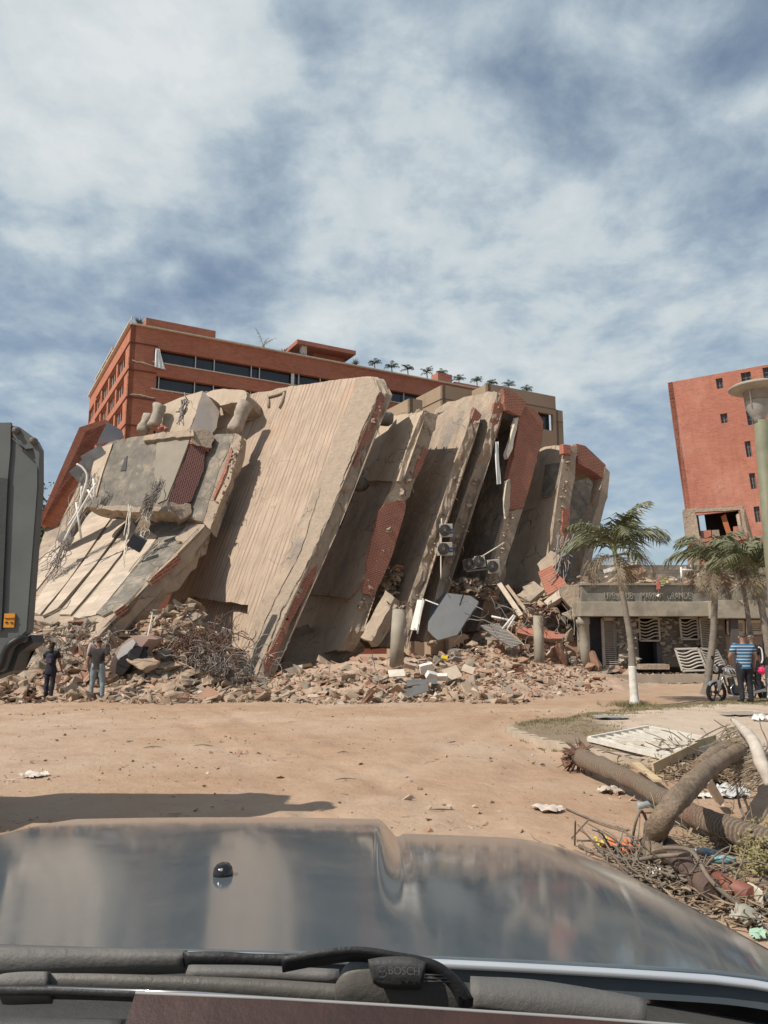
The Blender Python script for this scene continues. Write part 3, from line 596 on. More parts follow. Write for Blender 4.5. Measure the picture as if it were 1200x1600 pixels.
for a, b, rr in (((250, 634), (240, 668), .32), ((383, 632), (365, 676), .36), ((232, 648), (222, 676), .28)):
    bm = bmesh.new(); A, B = onR(*b, .5), onR(*a, .5); tube(bm, [A.lerp(B, t/6) + V((random.uniform(-.02, .02),)*3) for t in range(7)], [rr*(1+random.uniform(-.08, .08)) for _ in range(7)], 16)
    for v in bm.verts: v.co += noise.noise_vector(v.co*3)*.08
    fin('column', bm, mat('column_plaster', (.40, .345, .275), (.27, .23, .185), 3, bump=.8, bscale=9, bdist=.05), rR)
chunk_row(rR, 'broken_crest', (322, 612), (388, 612), 26, .17, lambda x, y: onR(x, y, -.5), 49, ROUGHC)
chunk_row(rR, 'loose_bricks', (205, 690), (300, 680), 34, .2, lambda x, y: onR(x, y, .9), 50, ROUGHC)
chunk_row(rR, 'loose_bricks', (232, 662), (262, 672), 8, .26, lambda x, y: onR(x, y, .6), 51, BRICKT)
bm = bmesh.new(); box(bm, onR(275, 683, 1.0), 2.6, .18, .14, fR[0], rn, eR); fin('white_rail', bm, CREAM, rR)
# leaning orange brick parapet, far left
on = V((.42, -.90, -.08)).normalized(); o0 = P(110, 740, 40)
def onO(px, py, off=0): return PL(px, py, o0 + on*off, on)
rO = root('brick_parapet', 'long orange brick parapet tipped steeply at the far left end of the ruin', 'parapet', (onO(90, 830).x, onO(90, 830).y, 0))
eO = (onO(130, 665) - onO(62, 815)).normalized(); fO = (eO.cross(on).normalized(), eO, on)
fin('parapet_wall', slab_bm([onO(*q) for q in ((127, 668), (164, 657), (152, 695), (118, 768), (88, 828), (60, 818), (84, 762))], on, -on*1.2, .6, .015, 2, 131), (BRICKB, BRICKB), rO, fO)
fin('parapet_cap', slab_bm([onO(x, y, .22) for x, y in ((124, 668), (164, 655), (172, 660), (134, 674), (66, 818), (60, 816))], on, -on*.4, .6, .015, 2, 132), (BRICKT, BRICKT), rO, fO)
fin('metal_gable', slab_bm([onO(x, y, .5) for x, y in ((168, 660), (190, 672), (194, 684), (150, 696))], on, -on*.3, .6, .01, 1, 133), (mat('blue_grey_panel', (.28, .31, .34), (.24, .27, .30), .6, bump=.05), SHEET), rO, fO)
fin('tile_ledge', slab_bm([onO(x, y, .8) for x, y in ((150, 696), (186, 686), (188, 692), (152, 702))], on, -on*.6, .3, .04, 2, 134), (BRICKT, BRICKT), rO, fO)
piece('tilted_wall_piece', 'tan and grey wall strip beneath the orange parapet', 'slab piece', [(120, 768), (142, 708), (152, 700), (136, 790), (95, 850), (84, 838)], 36.5, (-.3, -.9, .3), .4, (CONC, GREYC), seed=9)

# lumps still clinging to the cut edges, and bars sticking out of the crests
def clinging(r, a, b, n, s_, base, seed):
    rnd = random.Random(seed); bm = bmesh.new()
    for i in range(n):
        t = rnd.random(); p = base(a[0]+(b[0]-a[0])*t, a[1]+(b[1]-a[1])*t) + V((rnd.uniform(-.1, .1), rnd.uniform(-.05, .05), rnd.uniform(-.1, .1))); lump(bm, p, s_*rnd.uniform(.35, 1.3)**1.5, rnd)
    fin('clinging_rubble', bm, ROUGHC, r)
    bm = bmesh.new()
    for i in range(max(3, n//5)):
        t = rnd.random(); p = base(a[0]+(b[0]-a[0])*t, a[1]+(b[1]-a[1])*t); q = p + V((rnd.uniform(.1, .5), rnd.uniform(-.4, .1), rnd.uniform(-.3, .3))); tube(bm, curve_pts([p, p.lerp(q, .6) + V((0, 0, .1)), q + V((0, 0, -rnd.uniform(0, .4)))], 4), .014, 4)
    fin('bent_bars', bm, RUST, r)
clinging(rM, (596, 625), (402, 1062), 60, .13, lambda x, y: PL(x, y, Eb + nF*.02, nF), 201)
clinging(rC, (672, 650), (560, 960), 50, .16, lambda x, y: PL(x, y, *eplane(cC, .02)), 202)
clinging(rD, (745, 645), (640, 960), 46, .14, lambda x, y: PL(x, y, *eplane(cD, .02)), 203)
clinging(rE, (780, 635), (672, 980), 40, .12, lambda x, y: PL(x, y, *eplane(cE, .02)), 204)
clinging(rF, (800, 800), (762, 930), 24, .12, lambda x, y: onF(x, y, .08), 205)
clinging(rG, (890, 700), (868, 870), 26, .12, lambda x, y: onF(x, y, .3), 206)
clinging(rL, (325, 825), (160, 1003), 60, .16, lambda x, y: onL(x, y, .05), 207)
clinging(rK, (375, 690), (330, 820), 26, .12, lambda x, y: onK(x, y, .02), 208)
# ------------------------------------------------------------ palms and trees
LEAF = mat('palm_leaf', (.105, .12, .06), (.165, .16, .09), 3, rough=.5, bump=.1)
DEAD = mat('dry_frond', (.27, .215, .15), (.19, .15, .105), 5, rough=.8, bump=.1)
SHAFT = mat('palm_crownshaft', (.17, .18, .08), (.13, .135, .065), 3, rough=.5, bump=.1)
TRUNK = mat('palm_trunk', (.24, .205, .165), (.17, .145, .12), 6, bump=.8, bscale=30)
LIME = mat('whitewash', (.68, .65, .60), (.50, .46, .40), 5, bump=.4, bscale=25)
def frond(bm, o, az, el, L, droop, rnd, n=26, ll=.5, w=.042, curl=0):
    """feather palm leaf: arching rib with two rows of drooping leaflets"""
    d = V((math.cos(az), math.sin(az), 0)); side = V((-d.y, d.x, 0)); p = V(o); ang = el; step = L/n; rib = [p.copy()]; tw = rnd.uniform(-.35, .35)
    for i in range(n):
        t = i/n; ang -= droop*(.25 + 1.5*t)/n; p = p + (d*math.cos(ang) + V((0, 0, 1))*math.sin(ang))*step + side*(tw*t*step); rib.append(p.copy())
        if t < .10: continue
        l = ll*math.sin(math.pi*min(1, .16 + t*.86))**.6*rnd.uniform(.8, 1.15)
        tan = (d*math.cos(ang) + V((0, 0, 1))*math.sin(ang)).normalized(); upv = side.cross(tan)
        for s in (-1, 1):
            if rnd.random() < .06: continue
            for rep in range(1):
                a = (side*s*(.72 + rnd.uniform(-.12, .12)) + tan*(.62 + .3*t) + upv*(rnd.uniform(-.30, .35) + (.25 if not curl else -.1))).normalized()
                q0 = p + tan*(step*.5*rep); q1 = q0 + a*l*.5; q2 = q1 + (a*.75 + V((0, 0, -.55-curl))).normalized()*l*.5
                wv = tan*w*.5; v = [bm.verts.new(x) for x in (q0-wv, q0+wv, q1+wv*1.1, q1-wv*1.1, q2)]
                bm.faces.new((v[0], v[1], v[2], v[3])); bm.faces.new((v[3], v[2], v[4]))
    tube(bm, rib[::2] + [rib[-1]], [max(.006, .028*(1-k/(n/2+1))) for k in range(len(rib[::2])+1)], 4)
DKLEAF = mat('dark_palm_leaf', (.03, .04, .018), (.05, .06, .03), 3, rough=.6, bump=.1)
def palm(name, label, base, top, r0, r1, L, rnd, nf=15, nd=6, white=0, ll=.5, group=None, shaft=.6, bend=.25, n=26, cat='palm', dry=1.0, lean=None):
    rt = root(name, label, cat, base, group); base, top = V(base), V(top)
    H = (top-base).length; mid = base.lerp(top, .5) + (lean or V((bend*.3, 0, 0)))
    pts = curve_pts([base, base.lerp(mid, .5)*1 + V((0, 0, 0)), mid, top], 16)
    cut = [i for i, p in enumerate(pts) if p.z - base.z > white] [0] if white else 0
    def rad(i): 
        t = i/len(pts); return (r0*(1-t) + r1*t)*(1 + .035*math.sin(i*2.1)) + (.05*max(0, 1-t*14) if r0 > .08 else 0)
    if white:
        bm = bmesh.new(); tube(bm, pts[:cut+1], [rad(i)*1.02 for i in range(cut+1)], 14); fin('whitewashed_base', bm, LIME, rt)
    bm = bmesh.new(); tube(bm, pts[cut:], [rad(cut+i) for i in range(len(pts)-cut)], 14)
    for i in range(cut, len(pts)-6, 1):                     # leaf scars as thin rings
        a, b = pts[i], pts[i+1]
        for k in range(1 if H < 3 else 4):
            c = a.lerp(b, k/4); lathe(bm, c, [(rad(i)*1.0, -.012), (rad(i)*1.06, 0), (rad(i)*1.0, .012)], 12, axis=(b-a).normalized(), capb=False, capt=False)
    fin('trunk', bm, TRUNK, rt)
    tdir = (pts[-1]-pts[-4]).normalized(); c0 = pts[-1]
    if shaft:
        bm = bmesh.new(); tube(bm, [c0 - tdir*shaft*.2, c0 + tdir*shaft*.3, c0 + tdir*shaft*.8, c0 + tdir*shaft], [r1*1.0, r1*1.25, r1*.9, r1*.5], 12); fin('crownshaft', bm, SHAFT, rt)
        c0 = c0 + tdir*shaft*.75
    bm = bmesh.new()
    for i in range(nf):
        az = i*2.399 + rnd.uniform(-.3, .3); el = 1.45 - .95*(i/nf) + rnd.uniform(-.12, .12)
        frond(bm, c0, az, el, L*rnd.uniform(.85, 1.1), rnd.uniform(1.3, 2.1), rnd, n, ll)
    fin('fronds', bm, LEAF if white or nd else DKLEAF, rt, uv=False, normals=False)
    if nd:
        bm = bmesh.new()
        for i in range(nd):
            az = i*2.399 + 1 + rnd.uniform(-.4, .4)
            frond(bm, c0 - tdir*.12, az, rnd.uniform(-.3, .25), L*rnd.uniform(.6, .85)*dry, rnd.uniform(1.8, 2.6), rnd, n, ll*.75, .022, .5)
        fin('dry_fronds', bm, DEAD, rt, uv=False, normals=False)
    return rt
def leaf_clumps(bm, c, rad, n, s, rnd, sq=(1, 1, 1)):
    for _ in range(n):
        d = V((rnd.gauss(0, 1), rnd.gauss(0, 1), rnd.gauss(0, 1))).normalized()*rad*rnd.uniform(.3, 1)**.5
        p = V(c) + V((d.x*sq[0], d.y*sq[1], d.z*sq[2])); a = V((rnd.gauss(0, 1), rnd.gauss(0, 1), rnd.gauss(0, 1))).normalized(); b = a.orthogonal().normalized()
        q = s*rnd.uniform(.6, 1.3); vs = [bm.verts.new(x) for x in (p - a*q, p + b*q*.45, p + a*q, p - b*q*.45)]; bm.faces.new(vs)
FOL = mat('tree_foliage', (.04, .055, .025), (.075, .09, .04), 2, rough=.6, bump=0)
def tree(label, x, y, h, r, rnd, group=None):
    rt = root('leafy_tree', label, 'tree', (x, y, 0), group)
    bm = bmesh.new(); tube(bm, [(x, y, 0), (x+.1, y, h*.3), (x-.1, y+.1, h*.6)], [.28, .2, .12], 10)
    cs = []
    for i in range(7):
        e = V((x + rnd.uniform(-r, r)*.7, y + rnd.uniform(-r, r)*.7, h*rnd.uniform(.55, .95))); cs.append(e); tube(bm, [(x, y, h*.35), V((x, y, h*.45)).lerp(e, .5), e], [.12, .07, .03], 6)
    fin('trunk', bm, TRUNK, rt)
    bm = bmesh.new()
    for e in cs:
        for k in range(7):
            leaf_clumps(bm, e + V((rnd.gauss(0, .4), rnd.gauss(0, .4), rnd.gauss(0, .35)))*r*.7, r*rnd.uniform(.22, .42), 150, .11, rnd)
    fin('crown', bm, FOL, rt, uv=False, normals=False); return rt
rn_ = random.Random(5)
tree('dark leafy tree between the grey machine arm and the orange parapet', -22.5, 52, 11.5, 3.2, rn_)
tree('lower bushy tree seen below the orange parapet, left of the ruin', -20.5, 47, 8.4, 2.4, rn_)

# main palm in front of the low clubhouse
b = G(992, 1104); t_ = P(966, 893, b.y + .2)
pr = random.Random(12)
bm_l = V((.12, 0, 0))
palm('coconut_palm', 'lone palm with a whitewashed foot and half dry crown before the clubhouse', b, t_, .115, .065, 1.75, pr, 11, 8, white=1.02, ll=.80, shaft=.75, lean=V((.10, 0, 0)), n=40)
b = G(1212, 1108); b.z = 0
palm('coconut_palm', 'tall green palm at the right edge of the photo behind the two men', P(1206, 1092, 22.0)*1, P(1186, 925, 22.2), .15, .085, 1.6, random.Random(3), 13, 5, white=.9, ll=.75, shaft=.8, n=36)
palm('coconut_palm', 'shorter palm with a heavy skirt of dry fronds left of the two men', V((9.9, 24.2, .05)), P(1118, 900, 24.2), .12, .09, 1.65, random.Random(8), 11, 12, ll=.75, shaft=.5, n=36, dry=1.2)
palm('coconut_palm', 'thin dark stemmed palm standing between the skirted palm and the edge palm', V((12.05, 25.6, .05)), P(1160, 905, 25.6), .10, .07, 1.4, random.Random(18), 10, 4, ll=.7, shaft=.6, n=32)

# ------------------------------------------------------------ standing apartment block behind
C0 = P(205, 507, 70); ZT = C0.z; C0 = V((C0.x, C0.y, 0))
bv = V((.875, .484, 0)).normalized(); bu = V((-.484, .875, 0)).normalized(); Z = V((0, 0, 1))
def onW(px, py): return PL(px, py, C0, V((bv.y, -bv.x, 0)))
rW = root('apartment_block', 'orange brick apartment block standing behind the toppled one, with black ribbon windows', 'building', C0)
Wf, Wl = 42.0, 26.0
bands = []                                               # (top, bottom) below the roof line of the window bands
for k in range(9): bands.append((1.95 + 2.72*k, 3.30 + 2.72*k))
holes = [(2.3 if k == 0 else 2.6, ZT-b_, 40.5, ZT-a_) for k, (a_, b_) in enumerate(bands)]
bm = bmesh.new(); wall(bm, C0, bv, Z, Wf, ZT, holes, .5); bmesh.ops.remove_doubles(bm, verts=bm.verts, dist=.001)
fin('front_wall', bm, BRICKB, rW, (bv, Z, -bu))
lh = []
for k in range(8):
    for j in range(5): lh.append((Wl - (2.2 + j*4.9) - 4.1, ZT-bands[k][1]-.25, Wl - (2.2 + j*4.9), ZT-bands[k][0]+.1))
bm = bmesh.new(); wall(bm, C0 + bu*Wl, -bu, Z, Wl, ZT, lh, .5); bmesh.ops.remove_doubles(bm, verts=bm.verts, dist=.001)
fin('side_wall', bm, BRICKB, rW, (-bu, Z, -bv))
bm = bmesh.new()
for d_ in (bv,): pass
box(bm, C0 + bv*(Wf/2) + bu*(Wl/2) + Z*(ZT/2-.35), Wf-1.1, Wl-1.1, ZT-.5, bv, bu, Z); fin('core', bm, GLASS, rW, (bv, Z, -bu))
for a_, b_ in bands[:4]:                                  # mullions, sills and drip lines
    for x in [2.9, 6.4, 8.3, 12.2, 13.1, 16.8, 17.5, 20, 24.6, 27.2, 30.5, 34, 37.4]:
        bm = bmesh.new(); box(bm, C0 + bv*x - bu*(-.25) + Z*(ZT-(a_+b_)/2), .07 if int(x*10) % 3 else .34, .12, b_-a_, bv, bu, Z)
        fin('window_post', bm, WHITE, rW)
    bm = bmesh.new(); box(bm, C0 + bv*21.2 - bu*.06 + Z*(ZT-b_-.05), 38, .16, .10, bv, bu, Z); fin('window_sill', bm, CREAM, rW)
for k in range(4):
    bm = bmesh.new(); zz = ZT - 1.75 - 2.72*k
    box(bm, C0 + bv*(1.3) - bu*.045 + Z*zz, 2.6, .09, .10, bv, bu, Z); box(bm, C0 + bu*10 - bv*.045 + Z*zz, .09, 20, .10, bv, bu, Z); fin('brick_course', bm, mat('dark_brick_course', (.16, .06, .045)), rW)
bm = bmesh.new(); box(bm, C0 + bv*(Wf/2) - bu*.05 + Z*(ZT+.06), Wf+.1, .5, .12, bv, bu, Z); box(bm, C0 + bu*(Wl/2) - bv*.05 + Z*(ZT+.06), .5, Wl, .12, bv, bu, Z); fin('roof_coping', bm, CREAM, rW)
# cracks at the corner
for zc in (ZT-3.6, ZT-6.9):
    bm = bmesh.new(); rr = random.Random(int(zc*10)); pts = [C0 + bv*(.25 + i*.24) - bu*.02 + Z*(zc + rr.uniform(-.10, .10) - i*.02) for i in range(11)]
    tube(bm, pts, [.03, .08, .11, .06, .10, .12, .08, .1, .06, .09, .03], 5); fin('plaster_crack', bm, ROUGHC, rW)
for j in range(5):
    for k in range(3):
        x0 = 2.4 + j*4.9
        bm = bmesh.new()
        for q in (0, 1.2, 2.4, 3.6): box(bm, C0 + bu*(x0+q) + bv*.3 + Z*(ZT-(bands[k][0]+bands[k][1])/2-.07), .1, .08, 1.45, bu, bv, Z)
        box(bm, C0 + bu*(x0+1.8) + bv*.3 + Z*(ZT-bands[k][1]-.08), 3.6, .08, .08, bu, bv, Z); fin('side_window_frame', bm, WHITE, rW)
# roof terrace railing on the side, penthouse slabs
bm = bmesh.new()
for q in range(14): box(bm, C0 + bu*(1+q*1.85) + bv*.2 + Z*(ZT+.55), .12, .08, 1.0, bu, bv, Z)
box(bm, C0 + bu*13 + bv*.2 + Z*(ZT+1.05), 25, .1, .1, bu, bv, Z)
for q in (13, 16.5, 20, 24.5): box(bm, C0 + bu*q + bv*.5 + Z*(ZT+1.0), .3, .3, 2.0, bu, bv, Z)
box(bm, C0 + bu*19 + bv*.6 + Z*(ZT+2.05), 13, .6, .14, bu, bv, Z)
fin('terrace_railing', bm, CREAM, rW)
pp = onW(228, 494); 
def roofblock(name, x0, x1, z0, z1, d0, d1, m):
    bm = bmesh.new(); box(bm, C0 + bv*((x0+x1)/2) + bu*((d0+d1)/2) + Z*(ZT+(z0+z1)/2), x1-x0, d1-d0, z1-z0, bv, bu, Z); return fin(name, bm, m, rW, (bv, Z, -bu))
roofblock('penthouse_slab', 1.6, 8.6, .75, 1.5, 1.2, 7, BRICKB); roofblock('penthouse_wall', 2.4, 8.2, .1, .75, 2.0, 6.5, GLASS)
roofblock('penthouse_slab', 17.5, 24.6, 1.75, 2.2, .8, 6, BRICKT); roofblock('penthouse_wall', 20.2, 24.0, .1, 1.75, 2.5, 5.5, BRICKB); roofblock('penthouse_post', 18.2, 18.8, .1, 1.75, 1.2, 1.8, CREAM)
# curtain blowing out of the first window
def cloth(name, label, cat, corners, m, nx=10, nz_=12, amp=.08, parent=None, group=None, seed=1):
    a, b, c, d = [V(q) for q in corners]; bm = bmesh.new(); n = (b-a).cross(d-a).normalized(); g = []
    for j in range(nz_+1):
        row = []
        for i in range(nx+1):
            s, t = i/nx, j/nz_; p = (a.lerp(b, s)).lerp(d.lerp(c, s), t) + n*(amp*math.sin(s*17+seed+t*2) + amp*.5*math.sin(s*31+t*5)); row.append(bm.verts.new(p))
        g.append(row)
    for j in range(nz_):
        for i in range(nx): f = bm.faces.new((g[j][i], g[j][i+1], g[j+1][i+1], g[j+1][i])); f.smooth = True
    o = fin(name, bm, m, parent, uv=False, loc=None if parent else d)
    if not parent: tag(o, label, cat, group)
    return o
CLOTH = mat('white_cloth', (.78, .77, .74), (.66, .65, .62), 3, rough=.9, bump=.1)
hx = C0 + bv*2.35 - bu*.25
cloth('curtain', 'white curtain hanging out of the topmost left window of the orange block', 'curtain', (hx + Z*(ZT-2.05), hx + bv*.35 + Z*(ZT-2.05), hx + bv*1.0 - bu*.2 + Z*(ZT-4.1), hx - bv*.05 - bu*.2 + Z*(ZT-4.0)), CLOTH, amp=.06)
# roof garden palms
rp = random.Random(4)
rg = [(585, 569, 1.5), (612, 574, 1.5), (637, 580, 1.5), (667, 586, 1.45), (690, 586, 1.6), (717, 596, 1.5), (745, 598, 1.4), (768, 600, 1.3), (795, 606, 1.3), (823, 612, 1.2)]
lab = ['nearest to the small roof pavilion', 'second from the small roof pavilion', 'third from the roof pavilion', 'fourth along the roof edge, above the cream wall', 'leaning against the red chimney piece', 'right of the red chimney piece', 'seventh along the row, over the beige wing',
       'eighth along the row, over the beige wing', 'low, second to last on the beige roof', 'smallest, alone at the right end of the beige roof']
rooflist = []
for (px, py, h), lb in zip(rg, lab):
    c = PL(px, py, C0 + bu*2.5, V((bv.y, -bv.x, 0)))
    palm('roof_palm', 'small dark roof garden palm ' + lb, c - Z*(h+.7), c + Z*rp.uniform(-.1, .25), .10, .07, rp.uniform(.95, 1.2), rp, 11, 0, ll=.46, shaft=0, group='palms on the roof garden', n=14)
c = PL(411, 541, C0 + bu*1, V((bv.y, -bv.x, 0)))
rt = root('withered_palm', 'withered palm with only two stiff fronds on the roof edge', 'palm', c - Z*.5)
bm = bmesh.new(); tube(bm, [c - Z*.5, c + Z*.25], [.2, .14], 8); fin('trunk', bm, DEAD, rt)
bm = bmesh.new(); 
for az, el, L in ((2.9, 1.9, 2.0), (.2, .95, 1.7), (.4, 1.5, 1.2)): frond(bm, c, .484 if az < 1 else 3.6, min(el, 1.35), L, .7, rp, 12, .35, .06, 0)
fin('fronds', bm, DEAD, rt, uv=False, normals=False)
for i, (px, py, lb) in enumerate(((218, 503, 'spiky shrub on the roof corner of the orange block'), (443, 549, 'small spiky plant on the roof edge right of the withered palm'), (471, 555, 'low bush at the left foot of the roof pavilion'), (556, 566, 'low bush under the right end of the roof pavilion'))):
    c = PL(px, py, C0 + bu*.8, V((bv.y, -bv.x, 0))); bm = bmesh.new()
    for k in range(70):
        d = V((rp.gauss(0, 1), rp.gauss(0, 1), abs(rp.gauss(0, 1))+.3)).normalized(); s = d.orthogonal().normalized()*.05; L = rp.uniform(.4, .95)
        vs = [bm.verts.new(x) for x in (c-Z*.25-s, c-Z*.25+s, c-Z*.25+d*L)]; bm.faces.new(vs)
    tag(fin('roof_shrub', bm, DEAD if i % 2 else LEAF, None, uv=False, loc=c-Z*.25, normals=False), lb, 'shrub')

# beige stepped wing
rS = root('beige_wing', 'beige stepped apartment wing to the right of the orange block, behind the ruin', 'building', (8, 78, 0))
def wing(corner, lx, rx, nm, m=BEIGE, Yc=70, holes=()):
    c = P(corner[0], corner[1], Yc); zt = c.z; base = V((c.x, c.y, 0)); zb = zt - 9
    l = PL(lx, corner[1], base, V((bu.y, -bu.x, 0))) ; wl = abs((l-base).to_2d().length); r_ = PL(rx, corner[1], base, V((bv.y, -bv.x, 0))); wr = abs((r_-base).to_2d().length)
    bm = bmesh.new(); wall(bm, base, bv, Z, wr, zt, [(a*wr, zt-d_, b*wr, zt-c_) for a, b, c_, d_ in holes], .35); wall(bm, base + bu*wl, -bu, Z, wl, zt, [], .35)
    box(bm, base + bv*(wr/2+.1) + bu*(wl/2+.1) + Z*((zt-.6)/2), wr-1.0, wl-1.0, zt-.6, bv, bu, Z, mi=1)
    bmesh.ops.remove_doubles(bm, verts=bm.verts, dist=.001)
    o = fin(nm, bm, (m, GLASS), rS, (bv, Z, -bu))
    bm = bmesh.new(); box(bm, base + bv*(wr/2) - bu*.03 + Z*(zt-1.35), wr, .06, .05, bv, bu, Z); box(bm, base + bu*(wl/2) - bv*.03 + Z*(zt-1.35), .06, wl, .05, bv, bu, Z); fin('groove', bm, mat('groove', (.16, .12, .09)), rS)
    return base, wr, wl, zt
wing((691, 601), 650, 737, 'bay')
wing((762, 599), 735, 867, 'bay', holes=[(.72, .955, 1.9, 3.6)])
wing((640, 622), 604, 660, 'bay', Yc=66)
wing((868, 640), 860, 879, 'bay', Yc=84)
q_ = PL(690, 596, C0 + bu*1.0, V((bv.y, -bv.x, 0)))
bm = bmesh.new(); box(bm, q_, 2.0, 1.5, 1.5, bv, bu, Z); box(bm, q_ + bv*5 - Z*.3, 7, 1.2, .7, bv, bu, Z); fin('roof_wall', bm, BRICKT, rS, (bv, Z, -bu))

# ------------------------------------------------------------ tilted brick tower on the right
TY = 63; t0 = P(1043, 598, TY); t1 = P(1085, 890, TY); az_ = (t0-t1).normalized()
ax_ = V((.927*az_.z, -.375, -az_.x)).normalized(); ax_ = (ax_ - az_*ax_.dot(az_)).normalized(); an_ = ax_.cross(az_).normalized()
rT = root('brick_tower', 'salmon brick apartment tower leaning to the left, its two lower storeys torn open', 'building', (t1.x, t1.y, 0))
def tloc(px, py, off=0):
    p = PL(px, py, t0 + an_*off, an_); return (p-t0).dot(ax_), (p-t0).dot(az_)
Ht = 30; O0 = t0 - az_*Ht; WT = 26
def rectpx(x0, y0, x1, y1):
    a, b = tloc(x0, y0); c, d = tloc(x1, y1); return (min(a, c), Ht+min(b, d), max(a, c), Ht+max(b, d))
win = [rectpx(1118, 592, 1131, 606), rectpx(1157, 583, 1176, 602), rectpx(1125, 647, 1138, 660), rectpx(1165, 640, 1185, 662), rectpx(1163, 690, 1176, 713), rectpx(1170, 740, 1183, 763), rectpx(1177, 792, 1190, 815)]
win.append(rectpx(1191, 575, 1215, 592))
a_, b_ = tloc(1083, 803); c_, d_ = tloc(1160, 838); op1 = (a_, Ht + d_ + .1, c_, Ht + b_ - .15); a2, b2 = tloc(1097, 850); c2, d2 = tloc(1165, 905); op2 = (a2, Ht + d2 - 3, c2, Ht + b2)
bm = bmesh.new(); wall(bm, O0, ax_, az_, WT, Ht, win + [op1, op2], .45); bmesh.ops.remove_doubles(bm, verts=bm.verts, dist=.001)
fin('front_wall', bm, BRICKT, rT, (ax_, az_, an_))
bm = bmesh.new(); wall(bm, O0 - an_*14, an_, az_, 14, Ht, [], .4); bmesh.ops.remove_doubles(bm, verts=bm.verts, dist=.001); fin('side_wall', bm, BRICKT, rT, (an_, az_, ax_))
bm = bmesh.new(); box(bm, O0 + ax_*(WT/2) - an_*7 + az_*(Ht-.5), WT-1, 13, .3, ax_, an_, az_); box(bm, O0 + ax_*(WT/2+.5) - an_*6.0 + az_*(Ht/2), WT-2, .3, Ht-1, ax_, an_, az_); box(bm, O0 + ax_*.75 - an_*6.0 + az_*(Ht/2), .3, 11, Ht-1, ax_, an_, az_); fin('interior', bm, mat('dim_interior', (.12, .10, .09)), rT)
for w_ in win:
    x0, z0, x1, z1 = w_; bm = bmesh.new(); c = O0 + ax_*((x0+x1)/2) + az_*((z0+z1)/2) - an_*.3
    box(bm, c, x1-x0, .05, z1-z0, ax_, an_, az_); f = fin('window', bm, GLASS, rT)
    bm = bmesh.new()
    for s in (-1, 0, 1): box(bm, c + ax_*s*((x1-x0)/2-.04) + an_*.05, .07, .06, z1-z0, ax_, an_, az_)
    for k in range(3 if x1-x0 < 1 else 2): box(bm, c + az_*((k-.5)*(z1-z0)*.3) + an_*.05, x1-x0, .05, .05, ax_, an_, az_)
    g = fin('frame', bm, STEEL, f)
def tp(px, py, off=0): x, z = tloc(px, py); return t0 + ax_*x + az_*z + an_*off
def tquad(name, q, off, dep, m, seed=1, j=.03): 
    bm = slab_bm([tp(x, y, off) for x, y in q], an_, -an_*dep, .6, j, 2, seed); return fin(name, bm, m, rT, (ax_, az_, an_))
tquad('bare_column', [(1066, 797), (1086, 797), (1094, 846), (1073, 852)], .08, .6, (CONC, ROUGHC), 2)
tquad('bare_column', [(1074, 858), (1092, 856), (1096, 900), (1080, 905)], .08, .6, (CONC, ROUGHC), 3, .08)
tquad('floor_edge', [(1072, 846), (1120, 840), (1166, 832), (1168, 842), (1120, 851), (1075, 858)], .25, 1.2, (BRICKT, ROUGHC), 4, .06)
tquad('torn_wall_edge', [(1156, 797), (1162, 797), (1168, 835), (1178, 850), (1172, 858), (1160, 842)], .06, .4, (ROUGHC, ROUGHC), 5, .1)
tquad('torn_wall_edge', [(1068, 796), (1088, 795), (1160, 791), (1160, 796), (1088, 801)], .05, .3, (ROUGHC, ROUGHC), 6, .05)
tquad('inner_partition', [(1100, 860), (1140, 852), (1150, 880), (1105, 892)], -2, .2, (DARK, GREYC), 7)
for q, m, s, lb in (([(1093, 829), (1111, 827), (1112, 838), (1094, 840)], BRICKT, 1, 'orange brick parapet piece'), ([(1112, 827), (1124, 827), (1125, 837), (1113, 838)], RUB3, 2, ''), ([(1127, 806), (1134, 801), (1144, 832), (1135, 833)], mat('orange_board', (.42, .15, .07)), 3, ''), ([(1146, 822), (1160, 820), (1161, 834), (1147, 835)], BRICKT, 4, '')):
    tquad('broken_partition', q, -.5, .3, (m, m), s)
bm = bmesh.new(); tube(bm, [tp(1155, 803, -.3), tp(1158, 820, -.2), tp(1160, 838, 0)], .25, 7); fin('bare_post', bm, ROUGHC, rT)
bm = bmesh.new(); box(bm, tp(1165, 577, 0) - an_*1, 1.4, 1.0, .3, ax_, an_, az_); fin('roof_box', bm, STEEL, rT)

# ------------------------------------------------------------ low clubhouse
KY = 32.0
def onQ(px, py, off=0): return PL(px, py, V((0, KY-off, 0)), V((0, -1, 0)))
rQ = root('clubhouse', 'low grey clubhouse with stone pillars, white louvres and worn lettering on its parapet', 'building', (12.5, KY, .3))
X = V((1, 0, 0))
def qbox(name, x0, y0, x1, y1, off, dep, m, mats=None, bev=0, parent=None):
    a, b = onQ(x0, y1, off), onQ(x1, y0, off); bm = bmesh.new(); box(bm, ((a.x+b.x)/2, KY-off+dep/2, (a.z+b.z)/2), b.x-a.x, dep, b.z-a.z, bev=bev); return fin(name, bm, m, parent or rQ)
CLUBC = mat('club_concrete', (.37, .325, .255), (.27, .24, .19), 1.3, bump=.4, c3=(.20, .175, .14), s3=.8, f3=(.50, .64))
CLUBD = mat('club_parapet', (.30, .27, .22), (.22, .20, .165), 1.0, bump=.4, c3=(.16, .145, .125), s3=.8, f3=(.48, .6))
qbox('parapet', 910, 913, 1120, 941, .1, .35, CLUBD)
qbox('parapet_cap', 909, 911, 1122, 914, .25, .7, CLUBC)
qbox('fascia', 907, 940, 1118, 963, 1.1, 1.5, CLUBC, bev=.02)
qbox('fascia', 1116, 938, 1260, 966, 1.6, 2.0, CLUBC, bev=.02)
